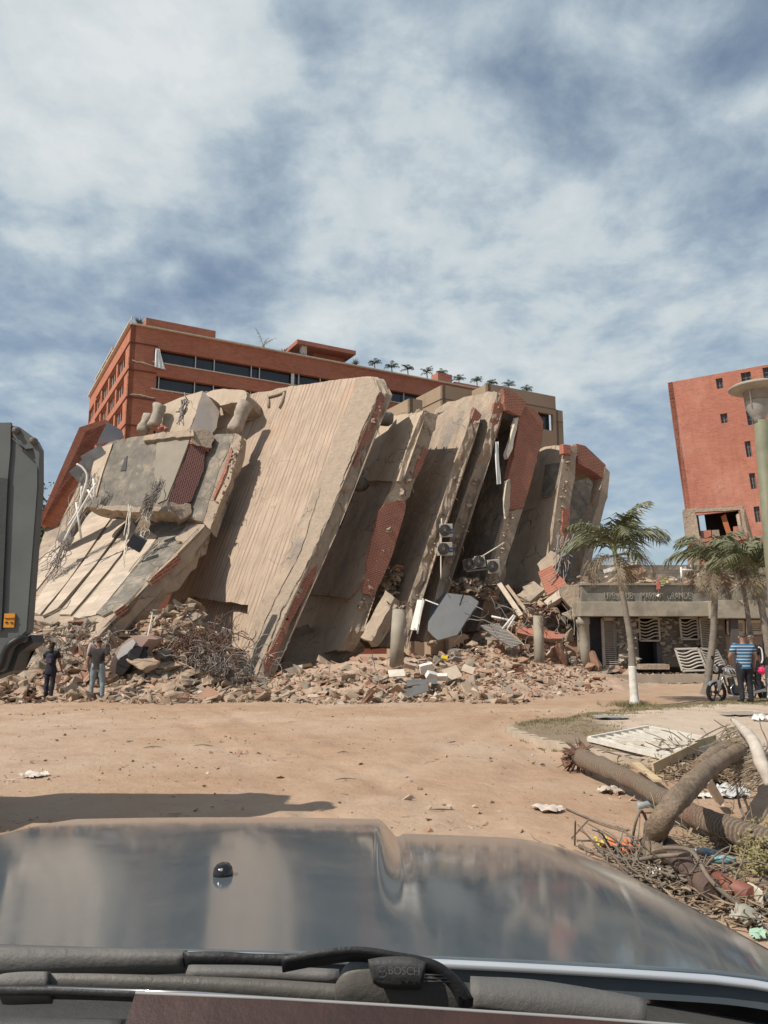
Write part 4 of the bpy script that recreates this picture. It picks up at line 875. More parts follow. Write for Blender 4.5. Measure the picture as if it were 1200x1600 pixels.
qbox('upper_band', 1121, 915, 1260, 938, .4, .4, CLUBD)
bm = bmesh.new(); a = onQ(910, 914); box(bm, (14.5, KY+5.2, a.z-.25), 14.2, 9.5, .3); fin('roof_deck', bm, CLUBC, rQ)
bm = bmesh.new(); box(bm, (14.5, KY+4.6, 1.8), 13.4, .25, 3.0); box(bm, (8.4, KY+3, 1.9), .25, 5, 3.2); fin('rear_wall', bm, GREYC, rQ)
qbox('dark_room_wall', 922, 964, 944, 1046, -.3, .2, mat('slate_wall', (.10, .10, .11), (.07, .07, .08), 2))
STONE = mat('field_stone', (.40, .345, .28), (.28, .24, .195), 3, bump=.8, bscale=14)
def stones(name, x0, y0, x1, y1, off, dep, seed):
    a, b = onQ(x0, y1, off), onQ(x1, y0, off); rnd = random.Random(seed); bm = bmesh.new()
    box(bm, ((a.x+b.x)/2, KY-off+dep/2+.06, (a.z+b.z)/2), b.x-a.x-.04, dep-.06, b.z-a.z, mi=0)
    n = int((b.x-a.x)*(b.z-a.z)*26)
    for k in range(n):
        p = V((rnd.uniform(a.x+.02, b.x-.02), KY-off+rnd.uniform(.0, .12), rnd.uniform(a.z, b.z))); lump(bm, p, rnd.uniform(.09, .19), rnd, .8, 1)
    return fin(name, bm, (mat('mortar_dark', (.17, .15, .125)), STONE), rQ)
stones('stone_pillar', 968, 965, 982, 1045, .5, .6, 1); stones('stone_pillar', 983, 965, 997, 1045, .55, .5, 2)
stones('stone_wall', 1036, 965, 1063, 1042, .0, .4, 3); stones('stone_wall', 1063, 1002, 1092, 1042, -.05, .4, 4); stones('stone_pillar', 1114, 965, 1134, 1045, .4, .5, 5)
stones('stone_wall', 1100, 1010, 1116, 1042, .0, .35, 6)
def qcol(px0, px1, y0, y1, off, nm='round_column'):
    a, b = onQ(px0, y1, off), onQ(px1, y0, off); r = (b.x-a.x)/2; bm = bmesh.new(); lathe(bm, ((a.x+b.x)/2, KY-off+r, a.z-.2), [(r, 0), (r, 1.2), (r*.97, b.z-a.z-.1), (r*1.15, b.z-a.z-.08), (r*1.15, b.z-a.z+.2)], 20); fin(nm, bm, CLUBC, rQ)
qcol(909, 922, 964, 1046, .9); qcol(905, 913, 968, 1044, .3)
def louvre(name, q, n, off, m, frame_w=.07, parent=None, slat=.035):
    """frame with horizontal slats between the corners q = TL,TR,BR,BL in pixels"""
    tl, tr, br, bl = [onQ(x, y, off) for x, y in q]; bm = bmesh.new()
    for a, b in ((tl, tr), (tr, br), (br, bl), (bl, tl)): barbox(bm, a, b, frame_w, .06)
    f = fin(name, bm, m, parent or rQ)
    bm = bmesh.new()
    for k in range(1, n):
        a, b = tl.lerp(bl, k/n), tr.lerp(br, k/n); barbox(bm, a, b, slat, .05)
    fin('slats', bm, m, f); return f
def barbox(bm, a, b, w, d, mi=0):
    a, b = V(a), V(b); t = (b-a); L = t.length; t.normalize(); up = V((0, -1, 0)) if abs(t.y) < .9 else V((0, 0, 1)); s = t.cross(up).normalized(); up = s.cross(t).normalized(); box(bm, (a+b)/2, L+w*.0, w, d, t, s, up, mi=mi)
louvre('louvred_door', [(941, 967), (963, 967), (969, 1043), (944, 1043)], 24, .25, mat('dusty_louvre', (.46, .40, .34), (.36, .31, .26), 5, rough=.7), .12)
qbox('white_door_leaf', 962, 965, 968, 1044, .15, .1, WHITE)
def wavy(name, q, n, off, m, parent=None, plane=None):
    pl = plane or (lambda x, y: onQ(x, y, off)); tl, tr, br, bl = [pl(*c) for c in q]; bm = bmesh.new()
    for a, b in ((tl, tr), (tr, br), (br, bl), (bl, tl)): barbox(bm, a, b, .07, .05)
    f = fin(name, bm, m, parent) if parent else None
    b2 = bmesh.new() if parent else bm
    for k in range(1, n):
        a, b = tl.lerp(bl, k/n), tr.lerp(br, k/n); d = (bl-tl).normalized(); pts = [a.lerp(b, i/8) + d*(.07*math.sin(i/8*5.5)) for i in range(9)]
        tube(b2, pts, .03, 5)
    if parent: fin('wavy_bars', b2, m, f); return f
    return bm
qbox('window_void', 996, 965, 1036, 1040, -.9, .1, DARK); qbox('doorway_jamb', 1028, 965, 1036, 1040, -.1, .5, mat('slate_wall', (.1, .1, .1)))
DW = mat('dusty_grille', (.46, .42, .35), (.36, .32, .265), 5, rough=.7)
wavy('window_grille', [(998, 965), (1029, 965), (1031, 1001), (1000, 1001)], 7, .05, DW, rQ)
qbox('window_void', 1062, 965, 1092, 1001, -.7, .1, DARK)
wavy('window_grille', [(1062, 966), (1089, 965), (1092, 999), (1065, 999)], 7, .25, DW, rQ)
louvre('louvred_shutter', [(1093, 967), (1113, 966), (1118, 1012), (1097, 1015)], 17, .35, DW, .06)
qbox('step', 1000, 1038, 1046, 1046, .9, .8, CONC)
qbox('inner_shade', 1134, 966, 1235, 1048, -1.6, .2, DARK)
for k, (x0, x1) in enumerate(((1136, 1162), (1166, 1190))):
    louvre('louvred_window', [(x0, 970), (x1, 970), (x1, 990), (x0, 990)], 6, -.2, CREAM, .05, slat=.12); louvre('louvred_window', [(x0-2, 992), (x1, 992), (x1, 1040), (x0-2, 1040)], 12, -.2, mat('pinkish_shutter', (.40, .30, .25)), .05, slat=.10)
qbox('slim_post', 1147, 966, 1153, 1046, 1.4, .2, mat('dark_post', (.10, .085, .08)))
# worn lettering on the parapet
def text_mesh(name, s, size, depth, m, parent, M):
    cu = bpy.data.curves.new('t', 'FONT'); cu.body = s; cu.size = size; cu.extrude = depth; cu.align_x = 'LEFT'; to = bpy.data.objects.new('t', cu); COL.objects.link(to)
    bpy.context.view_layer.update(); me = bpy.data.meshes.new_from_object(to.evaluated_get(bpy.context.evaluated_depsgraph_get())); bpy.data.objects.remove(to)
    me.transform(M); me.transform(Matrix.Translation(-wpos(parent))); me.name = name; me.materials.clear(); me.materials.append(m); o = link(bpy.data.objects.new(name, me)); o.parent = parent; return o
LET = mat('worn_letters', (.29, .26, .212), (.22, .20, .165), 14, contrast=(.45, .55))
for s, px in (('URB. CLUB', 944), ('MARINA', 1001), ('GRANDE', 1042)):
    a = onQ(px, 936, .14); M = Matrix.Translation(a) @ Matrix.Rotation(math.pi/2, 4, 'X') @ Matrix.Diagonal((.62, 1, 1, 1)); text_mesh('lettering', s, .40, .02, LET, rQ, M)

# ------------------------------------------------------------ street lamp
lp = P(1186, 660, 14); b0 = V((lp.x+.03, 14.0, .02)); rl = root('street_lamp', 'tall olive street lamp post with a wide mushroom cap at the right edge', 'street lamp', b0)
bm = bmesh.new(); lathe(bm, b0, [(.16, 0), (.16, .3), (.125, .35), (.12, 3), (.115, P(1190, 655, 14).z-.05)], 24); fin('post', bm, mat('olive_paint', (.20, .20, .13), (.15, .145, .10), 3, rough=.6, bump=.3), rl)
hz = P(1190, 655, 14).z; hc = V((b0.x-.02, 14, 0))
bm = bmesh.new(); lathe(bm, hc + Z*hz, [(.10, -.08), (.10, 0), (.14, .05), (.21, .20), (.235, .34)], 28, capt=False); fin('lamp_cup', bm, mat('grey_lamp_metal', (.34, .33, .30), (.26, .25, .23), 4, rough=.5), rl)
bm = bmesh.new(); lathe(bm, hc + Z*hz, [(.225, .30), (.25, .52), (.27, .56)], 28, capt=False, capb=True); fin('lens', bm, mat('dusty_lens', (.26, .24, .20), (.20, .18, .15), 4, rough=.3), rl)
bm = bmesh.new(); lathe(bm, hc + Z*(hz+.50), [(.26, .03), (.42, .05), (.50, .09), (.505, .12), (.45, .155), (.28, .19), (.05, .205)], 36, capb=True); fin('cap', bm, mat('lamp_cap', (.36, .32, .25), (.28, .25, .2), 4, rough=.45), rl)
for k in range(4):
    a = k*math.pi/2 + .6; bm = bmesh.new(); p = hc + V((.235*math.cos(a), .235*math.sin(a), hz+.22)); tube(bm, [p, p + V((.02*math.cos(a), .02*math.sin(a), .36))], .012, 6); fin('rib', bm, CREAM, rl)

# ------------------------------------------------------------ grey machine at the left edge
GM = mat('machine_grey', (.12, .13, .128), (.10, .108, .106), 2.5, rough=.45, bump=.08, bscale=60); GM2 = mat('machine_dark', (.05, .055, .055), rough=.5)
YM = 7.0
def onX(px, py, off=0): return PL(px, py, V((0, YM-off, 0)), V((0, -1, 0)))
rX = root('loading_machine', 'dark grey machine arm with two pin bolts and an orange sticker, left edge', 'machine', (-4.2, YM+.5, 0))
bm = bmesh.new(); prism(bm, [onX(*q) for q in ((-60, 668), (18, 664), (28, 668), (53, 686), (60, 700), (60, 760), (43, 986), (16, 1012), (2, 1050), (-60, 1050))], V((0, .13, 0))); 
bmesh.ops.bevel(bm, geom=[e for e in bm.edges if e.calc_face_angle(0) > .6], offset=.012, segments=2, affect='EDGES')
fin('arm', bm, GM, rX)
bm = bmesh.new(); prism(bm, [onX(*q, .03) for q in ((-60, 744), (-60, 985), (2, 985), (12, 748), (-60, 744))][:4], V((0, .02, 0))); fin('recess', bm, GM2, rX)
bm = bmesh.new(); prism(bm, [onX(*q, .025) for q in ((-60, 662), (17, 660), (16, 705), (12, 748), (-60, 742))], V((0, .03, 0))); fin('top_plate', bm, GM, rX)
bm = bmesh.new(); prism(bm, [onX(*q, .04) for q in ((20, 665), (30, 667), (56, 686), (62, 700), (60, 735), (52, 700), (36, 702), (20, 680))], V((0, .04, 0))); fin('pin_plate', bm, GM, rX)
for px, py in ((27, 674), (54, 690)):
    bm = bmesh.new(); lathe(bm, onX(px, py, .03), [(.035, 0), (.035, .035), (.022, .04), (.022, .06), (.012, .065)], 16, axis=V((0, -1, 0))); fin('pin_bolt', bm, STEEL, rX)
bm = bmesh.new(); tube(bm, [onX(20, 685, .05), onX(34, 698, .05), onX(38, 702, .05)], .008, 6); fin('grease_line', bm, BLACK, rX)
bm = bmesh.new(); box(bm, onX(15, 969.5, .012), .095, .02, .125); sk = fin('warning_sticker', bm, mat('sticker_orange', (.60, .28, .03), (.52, .23, .03), 9, rough=.5), rX)
bm = bmesh.new(); box(bm, onX(15, 966, .026), .09, .006, .007); fin('sticker_stripe', bm, mat('sticker_red', (.25, .04, .02)), sk)
bm = bmesh.new(); box(bm, onX(10, 972.5, .026), .022, .006, .012); fin('sticker_mark', bm, BLACK, sk); bm = bmesh.new(); box(bm, onX(18, 973, .026), .022, .006, .010); fin('sticker_mark', bm, BLACK, sk)
bm = bmesh.new(); tube(bm, curve_pts([onX(-14, 1050, .1), onX(2, 1040, .1), onX(8, 1020, .1), onX(18, 1006, .1), onX(34, 998, .05), onX(40, 1000, -.1)], 6), .035, 10); fin('hydraulic_hose', bm, BLACK, rX)
bm = bmesh.new(); prism(bm, [onX(*q, -.1) for q in ((-60, 1040), (4, 1040), (20, 1010), (48, 992), (52, 1004), (30, 1020), (20, 1048), (-60, 1078))], V((0, .25, 0))); fin('lower_linkage', bm, GM2, rX)
# body of the machine, out of the frame to the left; its mass casts the long shadow
bm = bmesh.new(); box(bm, (-5.05, YM+.42, 2.62), 2.7, .7, 1.75, bev=.06); box(bm, (-5.6, YM+.6, 1.2), 1.9, 1.7, .9, bev=.05); fin('machine_body', bm, GM, rX)
for sx in (-6.3, -5.0):
    for sy in (YM-.25, YM+1.4):
        bm = bmesh.new(); lathe(bm, (sx, sy, .5), [(.3, -.16), (.46, -.16), (.5, -.1), (.5, .1), (.46, .16), (.3, .16)], 24, axis=V((0, 1, 0))); w_ = fin('wheel', bm, BLACK, rX)
        bm = bmesh.new(); lathe(bm, (sx, sy, .5), [(.29, -.1), (.27, -.14), (.08, -.12), (.08, .12), (.27, .14), (.29, .1)], 20, axis=V((0, 1, 0))); fin('rim', bm, STEEL, w_)
# ------------------------------------------------------------ rubble
rb = random.Random(101)
def make_lib(rnd, kinds):
    lib = []
    for k in kinds:
        bm = bmesh.new()
        if k == 'lump': lump(bm, (0, 0, 0), 1, rnd, rnd.uniform(.5, .9))
        elif k == 'plate':
            box(bm, (0, 0, 0), 2.2, rnd.uniform(1, 1.9), .28)
            for v in bm.verts: v.co += V((rnd.uniform(-.45, .45), rnd.uniform(-.35, .35), rnd.uniform(-.04, .04)))
        elif k == 'brick': box(bm, (0, 0, 0), 2.0, .95, .7)
        elif k == 'stick':
            box(bm, (0, 0, 0), 4.2, .28, .2)
            for v in bm.verts: v.co += V((rnd.uniform(-.5, .5), rnd.uniform(-.05, .05), rnd.uniform(-.05, .05)))
        bm.normal_update(); lib.append(([v.co.copy() for v in bm.verts], [[v.index for v in f.verts] for f in (bm.verts.index_update() or bm.faces)])); bm.free()
    return lib
LIB = make_lib(rb, ['lump']*9 + ['plate']*5 + ['brick']*3 + ['stick']*3)
RM = [RUB1, RUB2, RUB3, RUB4]
def rubble(name, places, label=None, cat=None):
    """places: (position, size, weights of the four stone colours, stick odds)"""
    vs, fs, mi = [], [], []
    for p, s, w, st in places:
        q = rb.random()
        i = rb.randrange(17, 20) if q < st else (rb.randrange(9, 14) if q < st+.13 else (rb.randrange(14, 17) if q < st+.20 else rb.randrange(0, 9)))
        co, fc = LIB[i]; M = Matrix.Rotation(rb.uniform(0, 6.28), 3, 'Z') @ Matrix.Rotation(rb.gauss(0, .45), 3, 'X') @ Matrix.Rotation(rb.gauss(0, .45), 3, 'Y')
        sc = s*(.6 if i > 13 else 1); b = len(vs); m = rb.choices((0, 1, 2, 3), w)[0]
        for c in co: v = M @ (c*sc); vs.append((p[0]+v.x, p[1]+v.y, p[2]+v.z))
        for f in fc: fs.append([b+k for k in f]); mi.append(m)
    me = bpy.data.meshes.new(name); me.from_pydata(vs, [], fs)
    for m in RM: me.materials.append(m)
    me.polygons.foreach_set('material_index', mi)
    o = link(bpy.data.objects.new(name, me)); tag(o, label, cat, kind='stuff'); return o
def szs(lo, hi): return lo*(hi/lo)**(rb.random()**2.3)
pl = []
def add(n, fx, fy, lo, hi, w, st=.06, sink=.25):
    for _ in range(n):
        x = fx(); y = fy(x); s = szs(lo, hi); pl.append(((x, y, gh(x, y) + s*.35*(1-sink)), s, w, st))
# belt at the foot of the ruin
add(4600, lambda: rb.uniform(-14.5, 4), lambda x: front(x) + .1 + 5.0*rb.random()**1.3, .018, .26, (6, 3, 3, .5))
add(1500, lambda: rb.uniform(-14.5, 4), lambda x: front(x) - .2 + 1.2*rb.random(), .02, .10, (5, 3, 2, 1))
add(3600, lambda: rb.gauss(-9.5, 3.0), lambda x: rb.uniform(24, 31), .04, .42, (6, 2.5, 4, .4))
add(1600, lambda: rb.gauss(-6.8, 1.2), lambda x: rb.uniform(25, 32), .05, .30, (5, 3, 4, .8), .2)
add(1800, lambda: rb.gauss(2.6, 1.8), lambda x: rb.uniform(25.5, 33), .025, .26, (4, 4, 2, .7))
add(1500, lambda: rb.uniform(3, 7.6), lambda x: rb.uniform(front(x)+.1, 31.5), .02, .16, (4, 5, 1.5, 1.2))
add(3600, lambda: rb.gauss(7.2, 2.0), lambda x: rb.uniform(31, 39), .06, .36, (4, 4, 3, 1.6), .16)
add(1300, lambda: rb.uniform(7.5, 16), lambda x: rb.uniform(30.0, 32.6), .02, .11, (4, 5, 2, 2))
rubble('fine_rubble', [q for q in pl if not (q[0][0] > 8.0 and 31.4 < q[0][1] < 35.3 and q[1] > .12)])
# what lies on the clubhouse roof
pl = []
rz = onQ(910, 913).z
for _ in range(1500):
    x = rb.uniform(8.4, 21); y = KY + .5 + 6*rb.random()**1.2; s = szs(.05, .26); pl.append(((x, y, rz + .05 + s*.3 + .28*rb.random()**2*(1 if x < 14 else .4)), s, (3, 4, 3, 1.5), .12))
rubble('roof_rubble', pl)
# grit on the street
pl = []
for _ in range(1500):
    y = rb.uniform(3.5, 22); x = rb.uniform(-.62, .62)*y; s = szs(.006, .03); pl.append(((x, y, gh(x, y)+s*.3), s, (4, 2.5, 2, 1), .15))
for _ in range(900):
    y = rb.uniform(5.0, 12.5); x = rb.uniform(.28, .62)*y; s = szs(.008, .045); pl.append(((x, y, gh(x, y)+s*.3), s, (4, 2, 2, 2), .3))
for _ in range(60):                                         # little drifts of litter and grit
    y0 = rb.uniform(7.5, 21); x0 = rb.uniform(-.55, .35)*y0; r0 = rb.uniform(.15, .7)
    for _ in range(rb.randint(8, 34)): x, y = x0 + rb.gauss(0, r0), y0 + rb.gauss(0, r0*.5); s = szs(.008, .05); pl.append(((x, y, gh(x, y)+s*.3), s, (4, 3, 2, 1), .35))
rubble('street_grit', pl)
# broken floor pieces jammed between the second and third slabs
pl = []
for _ in range(150):
    t = rb.random(); p = P(604 + 22*rb.random() - 10*t, 885 + 60*t, 33.0 + rb.uniform(-.2, .5)); s = szs(.10, .34); pl.append(((p.x, p.y, p.z), s, (4, 1, 5, .6), .1))
for _ in range(160): p = P(700 + 75*rb.random(), 905 + 30*rb.random(), 33.5 + rb.uniform(-.3, .8)); s = szs(.08, .35); pl.append(((p.x, p.y, p.z), s, (3, 2, 5, .6), .2))
rubble('jammed_rubble', pl)

# larger pieces one can count
proto = {}
def chunk_mesh(i, kind, m):
    rnd = random.Random(900+i*7+len(kind)); bm = bmesh.new()
    if kind == 'lump':
        lump(bm, (0, 0, 0), 1, rnd, rnd.uniform(.55, .8))
        bmesh.ops.bevel(bm, geom=bm.edges[:], offset=.07, segments=1, affect='EDGES')
        bmesh.ops.subdivide_edges(bm, edges=[e for e in bm.edges if e.calc_length() > .35], cuts=2, use_grid_fill=True)
        for v in bm.verts: v.co += v.co.normalized()*noise.noise(v.co*2.3 + V((i, 0, 0)))*.14
    else:
        c = [V((1.1*math.cos(a)*rnd.uniform(.75, 1.2), .8*math.sin(a)*rnd.uniform(.75, 1.2), 0)) for a in [k*math.pi*2/6 for k in range(6)]]
        bm.free(); bm = slab_bm(c, Z, V((0, 0, -.28)), .35, .05, 2, i, 0, 0)
    bmesh.ops.recalc_face_normals(bm, faces=bm.faces); boxuv(bm); me = bpy.data.meshes.new('chunk'); bm.to_mesh(me); bm.free(); me.materials.append(m); return me
def chunks(n, kind, m, name, label, cat, group, fx, fy, lo, hi, tilt=.5):
    ms = [chunk_mesh(k, kind, m) for k in range(4)]
    first = None
    for k in range(n):
        if first is None: o = bpy.data.objects.new(name, ms[0]); first = o
        else: o = first.copy(); o.data = ms[k % 4]
        x = fx(); y = fy(x); s = lo*(hi/lo)**(rb.random()**1.5)
        o.location = (x, y, gh(x, y) + s*.30); o.scale = (s, s*rb.uniform(.7, 1.1), s*rb.uniform(.7, 1.1)); o.rotation_euler = (rb.gauss(0, tilt), rb.gauss(0, tilt), rb.uniform(0, 6.28))
        link(o)
        zone = next(n_ for lim, n_ in ((-9.6, 'behind the two onlookers'), (-7.6, 'around the crushed car'), (-5.2, 'below the root tangle'), (-2, 'before the board-marked slab'), (2, 'left of the middle column'), (5, 'between the round columns'), (99, 'near the clubhouse end')) if x < lim)
        row = 'at the road edge' if y < front(x)+1.3 else ('midway up the rubble' if y < front(x)+2.8 else 'deep in the heap'); q = (s-lo)/(hi-lo)
        tag(o, '%s %s %s, %s' % ('small' if q < .2 else ('large' if q > .55 else 'middling'), label, row, zone), cat, group)
chunks(46, 'lump', RUB1, 'concrete_chunk', 'jagged tan concrete lump', 'rubble piece', 'tan lumps at the left', lambda: rb.uniform(-12.5, -4.5), lambda x: front(x) + .3 + 3.6*rb.random(), .14, .46)
chunks(30, 'plate', RUB1, 'concrete_plate', 'flat tan concrete plate', 'rubble piece', 'flat tan plates', lambda: rb.uniform(-12, 3), lambda x: front(x) + .2 + 3.0*rb.random(), .14, .42)
chunks(26, 'lump', RUB3, 'concrete_chunk', 'grey concrete lump', 'rubble piece', 'grey lumps on the left heap', lambda: rb.gauss(-9.5, 2), lambda x: rb.uniform(25, 28.5), .2, .6)
chunks(22, 'plate', RUB2, 'wall_fragment', 'flat reddish wall fragment', 'rubble piece', 'reddish wall fragments at the right', lambda: rb.gauss(6.9, 1.2), lambda x: rb.uniform(31, 35.5), .25, .7, .7)
chunks(26, 'lump', RUB4, 'plaster_chunk', 'pale plaster lump', 'rubble piece', 'pale lumps in the middle', lambda: rb.uniform(-1, 7), lambda x: front(x) + .4 + 3.5*rb.random(), .07, .17)
chunks(24, 'lump', RUB2, 'brick_chunk', 'red brickwork lump', 'rubble piece', 'red brick lumps', lambda: rb.uniform(-3, 9), lambda x: front(x) + .3 + 3.5*rb.random(), .09, .2)
chunks(24, 'plate', mat('grey_floor_plate', (.27, .24, .20), (.2, .18, .155), 2), 'concrete_plate', 'grey floor plate', 'rubble piece', 'grey floor plates', lambda: rb.choice((rb.gauss(-10, 2), rb.gauss(1.5, 2.5), rb.gauss(7.5, 1.3))), lambda x: rb.uniform(27, 33) if x < 5 else rb.uniform(33, 37), .22, .55, .6)  # plates of mottled grey concrete

def onp(px, py, Y): return P(px, py, Y)
def blk(name, label, cat, px, py, Y, s, m, rot=(0, 0, 0), group=None, jit=.1, seed=1, bev=.02):
    rnd = random.Random(seed); bm = bmesh.new(); box(bm, (0, 0, 0), *s)
    bmesh.ops.subdivide_edges(bm, edges=bm.edges[:], cuts=3, use_grid_fill=True)
    for v in bm.verts: v.co += V([c*jit for c in noise.noise_vector(v.co*2.2 + V((seed*3, 0, 0)))])*min(1, max(s)) 
    M = Matrix.Translation(P(px, py, Y)) @ (Matrix.Rotation(rot[2], 4, 'Z') @ Matrix.Rotation(rot[1], 4, 'Y') @ Matrix.Rotation(rot[0], 4, 'X')); boxuv(bm)
    bmesh.ops.recalc_face_normals(bm, faces=bm.faces); bm.normal_update(); boxuv(bm)
    me = bpy.data.meshes.new(name); bm.to_mesh(me); bm.free(); me.materials.append(m); o = link(bpy.data.objects.new(name, me)); o.matrix_world = M; return tag(o, label, cat, group)
def boulder(name, label, cat, px, py, Y, s, m, rot=(0, 0, 0), jit=.1, seed=1):
    rnd = random.Random(seed*13); bm = bmesh.new(); lump(bm, (0, 0, 0), .62, rnd, .9); bmesh.ops.bevel(bm, geom=bm.edges[:], offset=.04, segments=1, affect='EDGES'); bmesh.ops.triangulate(bm, faces=bm.faces[:])
    bmesh.ops.subdivide_edges(bm, edges=[e for e in bm.edges if e.calc_length() > .15], cuts=3)
    for v in bm.verts: v.co += noise.noise_vector(v.co*3 + V((seed, 0, 0)))*.10*(1+jit) + noise.noise_vector(v.co*9)*.03; v.co = V((v.co.x*s[0], v.co.y*s[1], v.co.z*s[2]))
    c = P(px, py, Y)
    for v in bm.verts: v.co += c
    return tag(fin(name, bm, m, None, loc=c - Z*s[2]*.4), label, cat)
boulder('concrete_boulder', 'largest tan boulder low in the left rubble, right of the crushed car', 'rubble piece', 228, 1036, 24.2, (1.0, .7, .62), RUB1, (.2, -.2, .5), jit=.22, seed=3)
boulder('concrete_boulder', 'tan boulder resting against the foot of the free-standing column', 'rubble piece', 673, 1002, 29, (.55, .5, .42), RUB1, (.2, .3, .5), jit=.2, seed=4)
boulder('concrete_boulder', 'round tan boulder in the low rubble right of the grey board', 'rubble piece', 738, 1007, 30, (.4, .4, .38), RUB1, (.4, .3, .2), jit=.2, seed=5)
boulder('rough_masonry', 'big rough tan masonry lump wedged between the broken column and the clubhouse', 'rubble piece', 893, 960, 32.2, (1.0, .8, .8), ROUGHC, (.2, .3, .2), jit=.45, seed=6)
boulder('rough_masonry', 'lower rough masonry lump beside the clubhouse corner column', 'rubble piece', 893, 990, 32.0, (.7, .6, .8), ROUGHC, (.5, .1, .8), jit=.4, seed=7)
piece('tiled_wall_piece', 'square red piece of ribbed tile wall lying near the top of the right heap', 'wall piece', [(841, 894), (862, 883), (885, 912), (856, 930)], 33.6, (-.3, -.75, .6), .18, (mat('ribbed_tile', (.44, .18, .12), (.36, .135, .09), 2, brick=(3.0, .13, .02, (.24, .10, .07))), ROUGHC), seed=21, j=.02)
piece('notched_slab', 'tan slab with a notched corner lying left of the red tile piece', 'wall piece', [(807, 929), (820, 922), (816, 917), (834, 908), (850, 921), (828, 940)], 33, (-.2, -.65, .75), .15, (CONC, ROUGHC), seed=22, j=.015)
piece('plaster_block', 'long white plaster block tipped against the clubhouse end', 'wall piece', [(849, 941), (873, 920), (877, 926), (876, 934), (856, 946)], 32.6, (-.3, -.8, .5), .3, (RUB4, RUB4), seed=23, j=.03)
piece('wall_end', 'torn cream wall end joining the heap to the clubhouse parapet', 'wall piece', [(876, 915), (905, 912), (908, 945), (890, 950), (878, 932)], 32.4, (-.1, -.99, .1), .5, (CONC, ROUGHC), seed=24, j=.05)
piece('brick_wall_piece', 'row of red hollow bricks still joined, lying behind the broken column', 'wall piece', [(807, 980), (835, 982), (882, 990), (880, 998), (840, 996), (808, 988)], 31.8, (-.1, -.85, .5), .3, (BRICKT, ROUGHC), seed=25, j=.03)
piece('cream_lump', 'cream torn wall fragment under slab six beside the red tile piece', 'wall piece', [(838, 880), (860, 862), (884, 872), (866, 884), (846, 896)], 34.2, (-.3, -.8, .5), .4, (CONC, ROUGHC), seed=26, j=.06)
piece('shutter', 'grey slatted shutter lying on the rubble left of the broken column', 'shutter', [(751, 977), (778, 974), (816, 1005), (800, 1012), (766, 990)], 31, (.1, -.6, .8), .05, (mat('slatted', (.36, .33, .29), (.28, .25, .22), 2, brick=(9, .09, .02, (.05, .045, .04))), STEEL), seed=27, j=.01)
piece('roof_board', 'brown plywood board tipped over rubble on the clubhouse roof', 'board', [(963, 888), (1000, 880), (1008, 893), (985, 903), (962, 905)], 34, (-.3, -.9, .3), .05, (mat('brown_board', (.36, .22, .14), (.28, .17, .11), 1.2), CREAM), seed=28, j=.01)
piece('roof_board', 'shaded underside board at the right of the brown plywood on the roof', 'board', [(985, 903), (1010, 890), (1012, 903), (1004, 910)], 34.2, (.3, -.9, .1), .05, (mat('brown_board_shade', (.24, .14, .09)), CREAM), seed=29, j=.01)  # darker copy of the board brown, shade of the underside put into the colour
def plank(name, label, cat, a, b, w, t, m, group=None):
    A, B = P(*a), P(*b); bm = bmesh.new(); barbox(bm, A, B, w, t); return tag(fin(name, bm, m, None, loc=(A+B)/2), label, cat, group)
plank('white_board', 'long white board lying across the brown plywood on the clubhouse roof', 'board', (943, 893, 34.2), (997, 877, 33.6), .16, .06, WHITE)
plank('white_board', 'white batten lying on the walkway in front of the louvred door', 'board', (914, 1056, 30.6), (965, 1047, 31), .10, .04, CREAM)
plank('timber', 'grey timber leaning down the heap left of the tan notched slab', 'timber', (780, 912, 33), (814, 962, 31.5), .2, .06, RUB4)
plank('timber', 'second brown timber sloping beside the grey one on the right heap', 'timber', (792, 915, 33), (830, 965, 31.6), .14, .06, RUB1)
plank('timber', 'pinkish timber lying along the foot of the slatted shutter', 'timber', (790, 985, 31), (818, 1010, 30.4), .16, .06, RUB1)
plank('white_batten', 'thin white batten standing at the front of the bright metal sheet', 'batten', (661, 935, 28.8), (652, 990, 28.6), .06, .03, WHITE)
plank('white_batten', 'short white batten sticking out to the right of the metal sheet', 'batten', (664, 937, 28.8), (685, 945, 28.6), .04, .03, WHITE)
for i, (q) in enumerate((((238, 1015, 25.4), (240, 955, 26)), ((300, 905, 27.5), (340, 945, 26.8)), ((700, 830, 33), (795, 830, 32)))): pass
# round columns
def column(label, px, y0, y1, Y, r, seed, leanv=V((0, 0, 0))):
    b, t = P(px, y1, Y), P(px, y0, Y); t = V((b.x, b.y, t.z)) + leanv; rt = root('broken_column', label, 'column', b); rnd = random.Random(seed)
    bm = bmesh.new(); tube(bm, [b - Z*.5, b.lerp(t, .5), t], [r, r, r*.98], 24); fin('shaft', bm, CLUBC, rt)
    bm = bmesh.new()
    for k in range(14): a = rnd.uniform(0, 6.28); lump(bm, t + V((math.cos(a)*r*.6, math.sin(a)*r*.6, rnd.uniform(-.04, .1))), rnd.uniform(.06, .15), rnd)
    fin('shattered_head', bm, ROUGHC, rt)
    bm = bmesh.new()
    for k in range(12):
        a = rnd.uniform(0, 6.28); p = t + V((math.cos(a), math.sin(a), 0))*r*.7; q = p + V((math.cos(a)*rnd.uniform(.05, .35), math.sin(a)*.2, rnd.uniform(.1, .3))); s = q + V((rnd.uniform(-.1, .3), 0, rnd.uniform(-.3, .0))); tube(bm, curve_pts([p, q, s], 4), .012, 4)
    fin('bent_bars', bm, RUST, rt)
column('free-standing round column stump in the middle, before the third slab', 619, 952, 1026, 28, .25, 1, V((.12, 0, 0)))
column('round column stump with frayed bars in front of the right heap', 843, 962, 1034, 30.5, .20, 2)
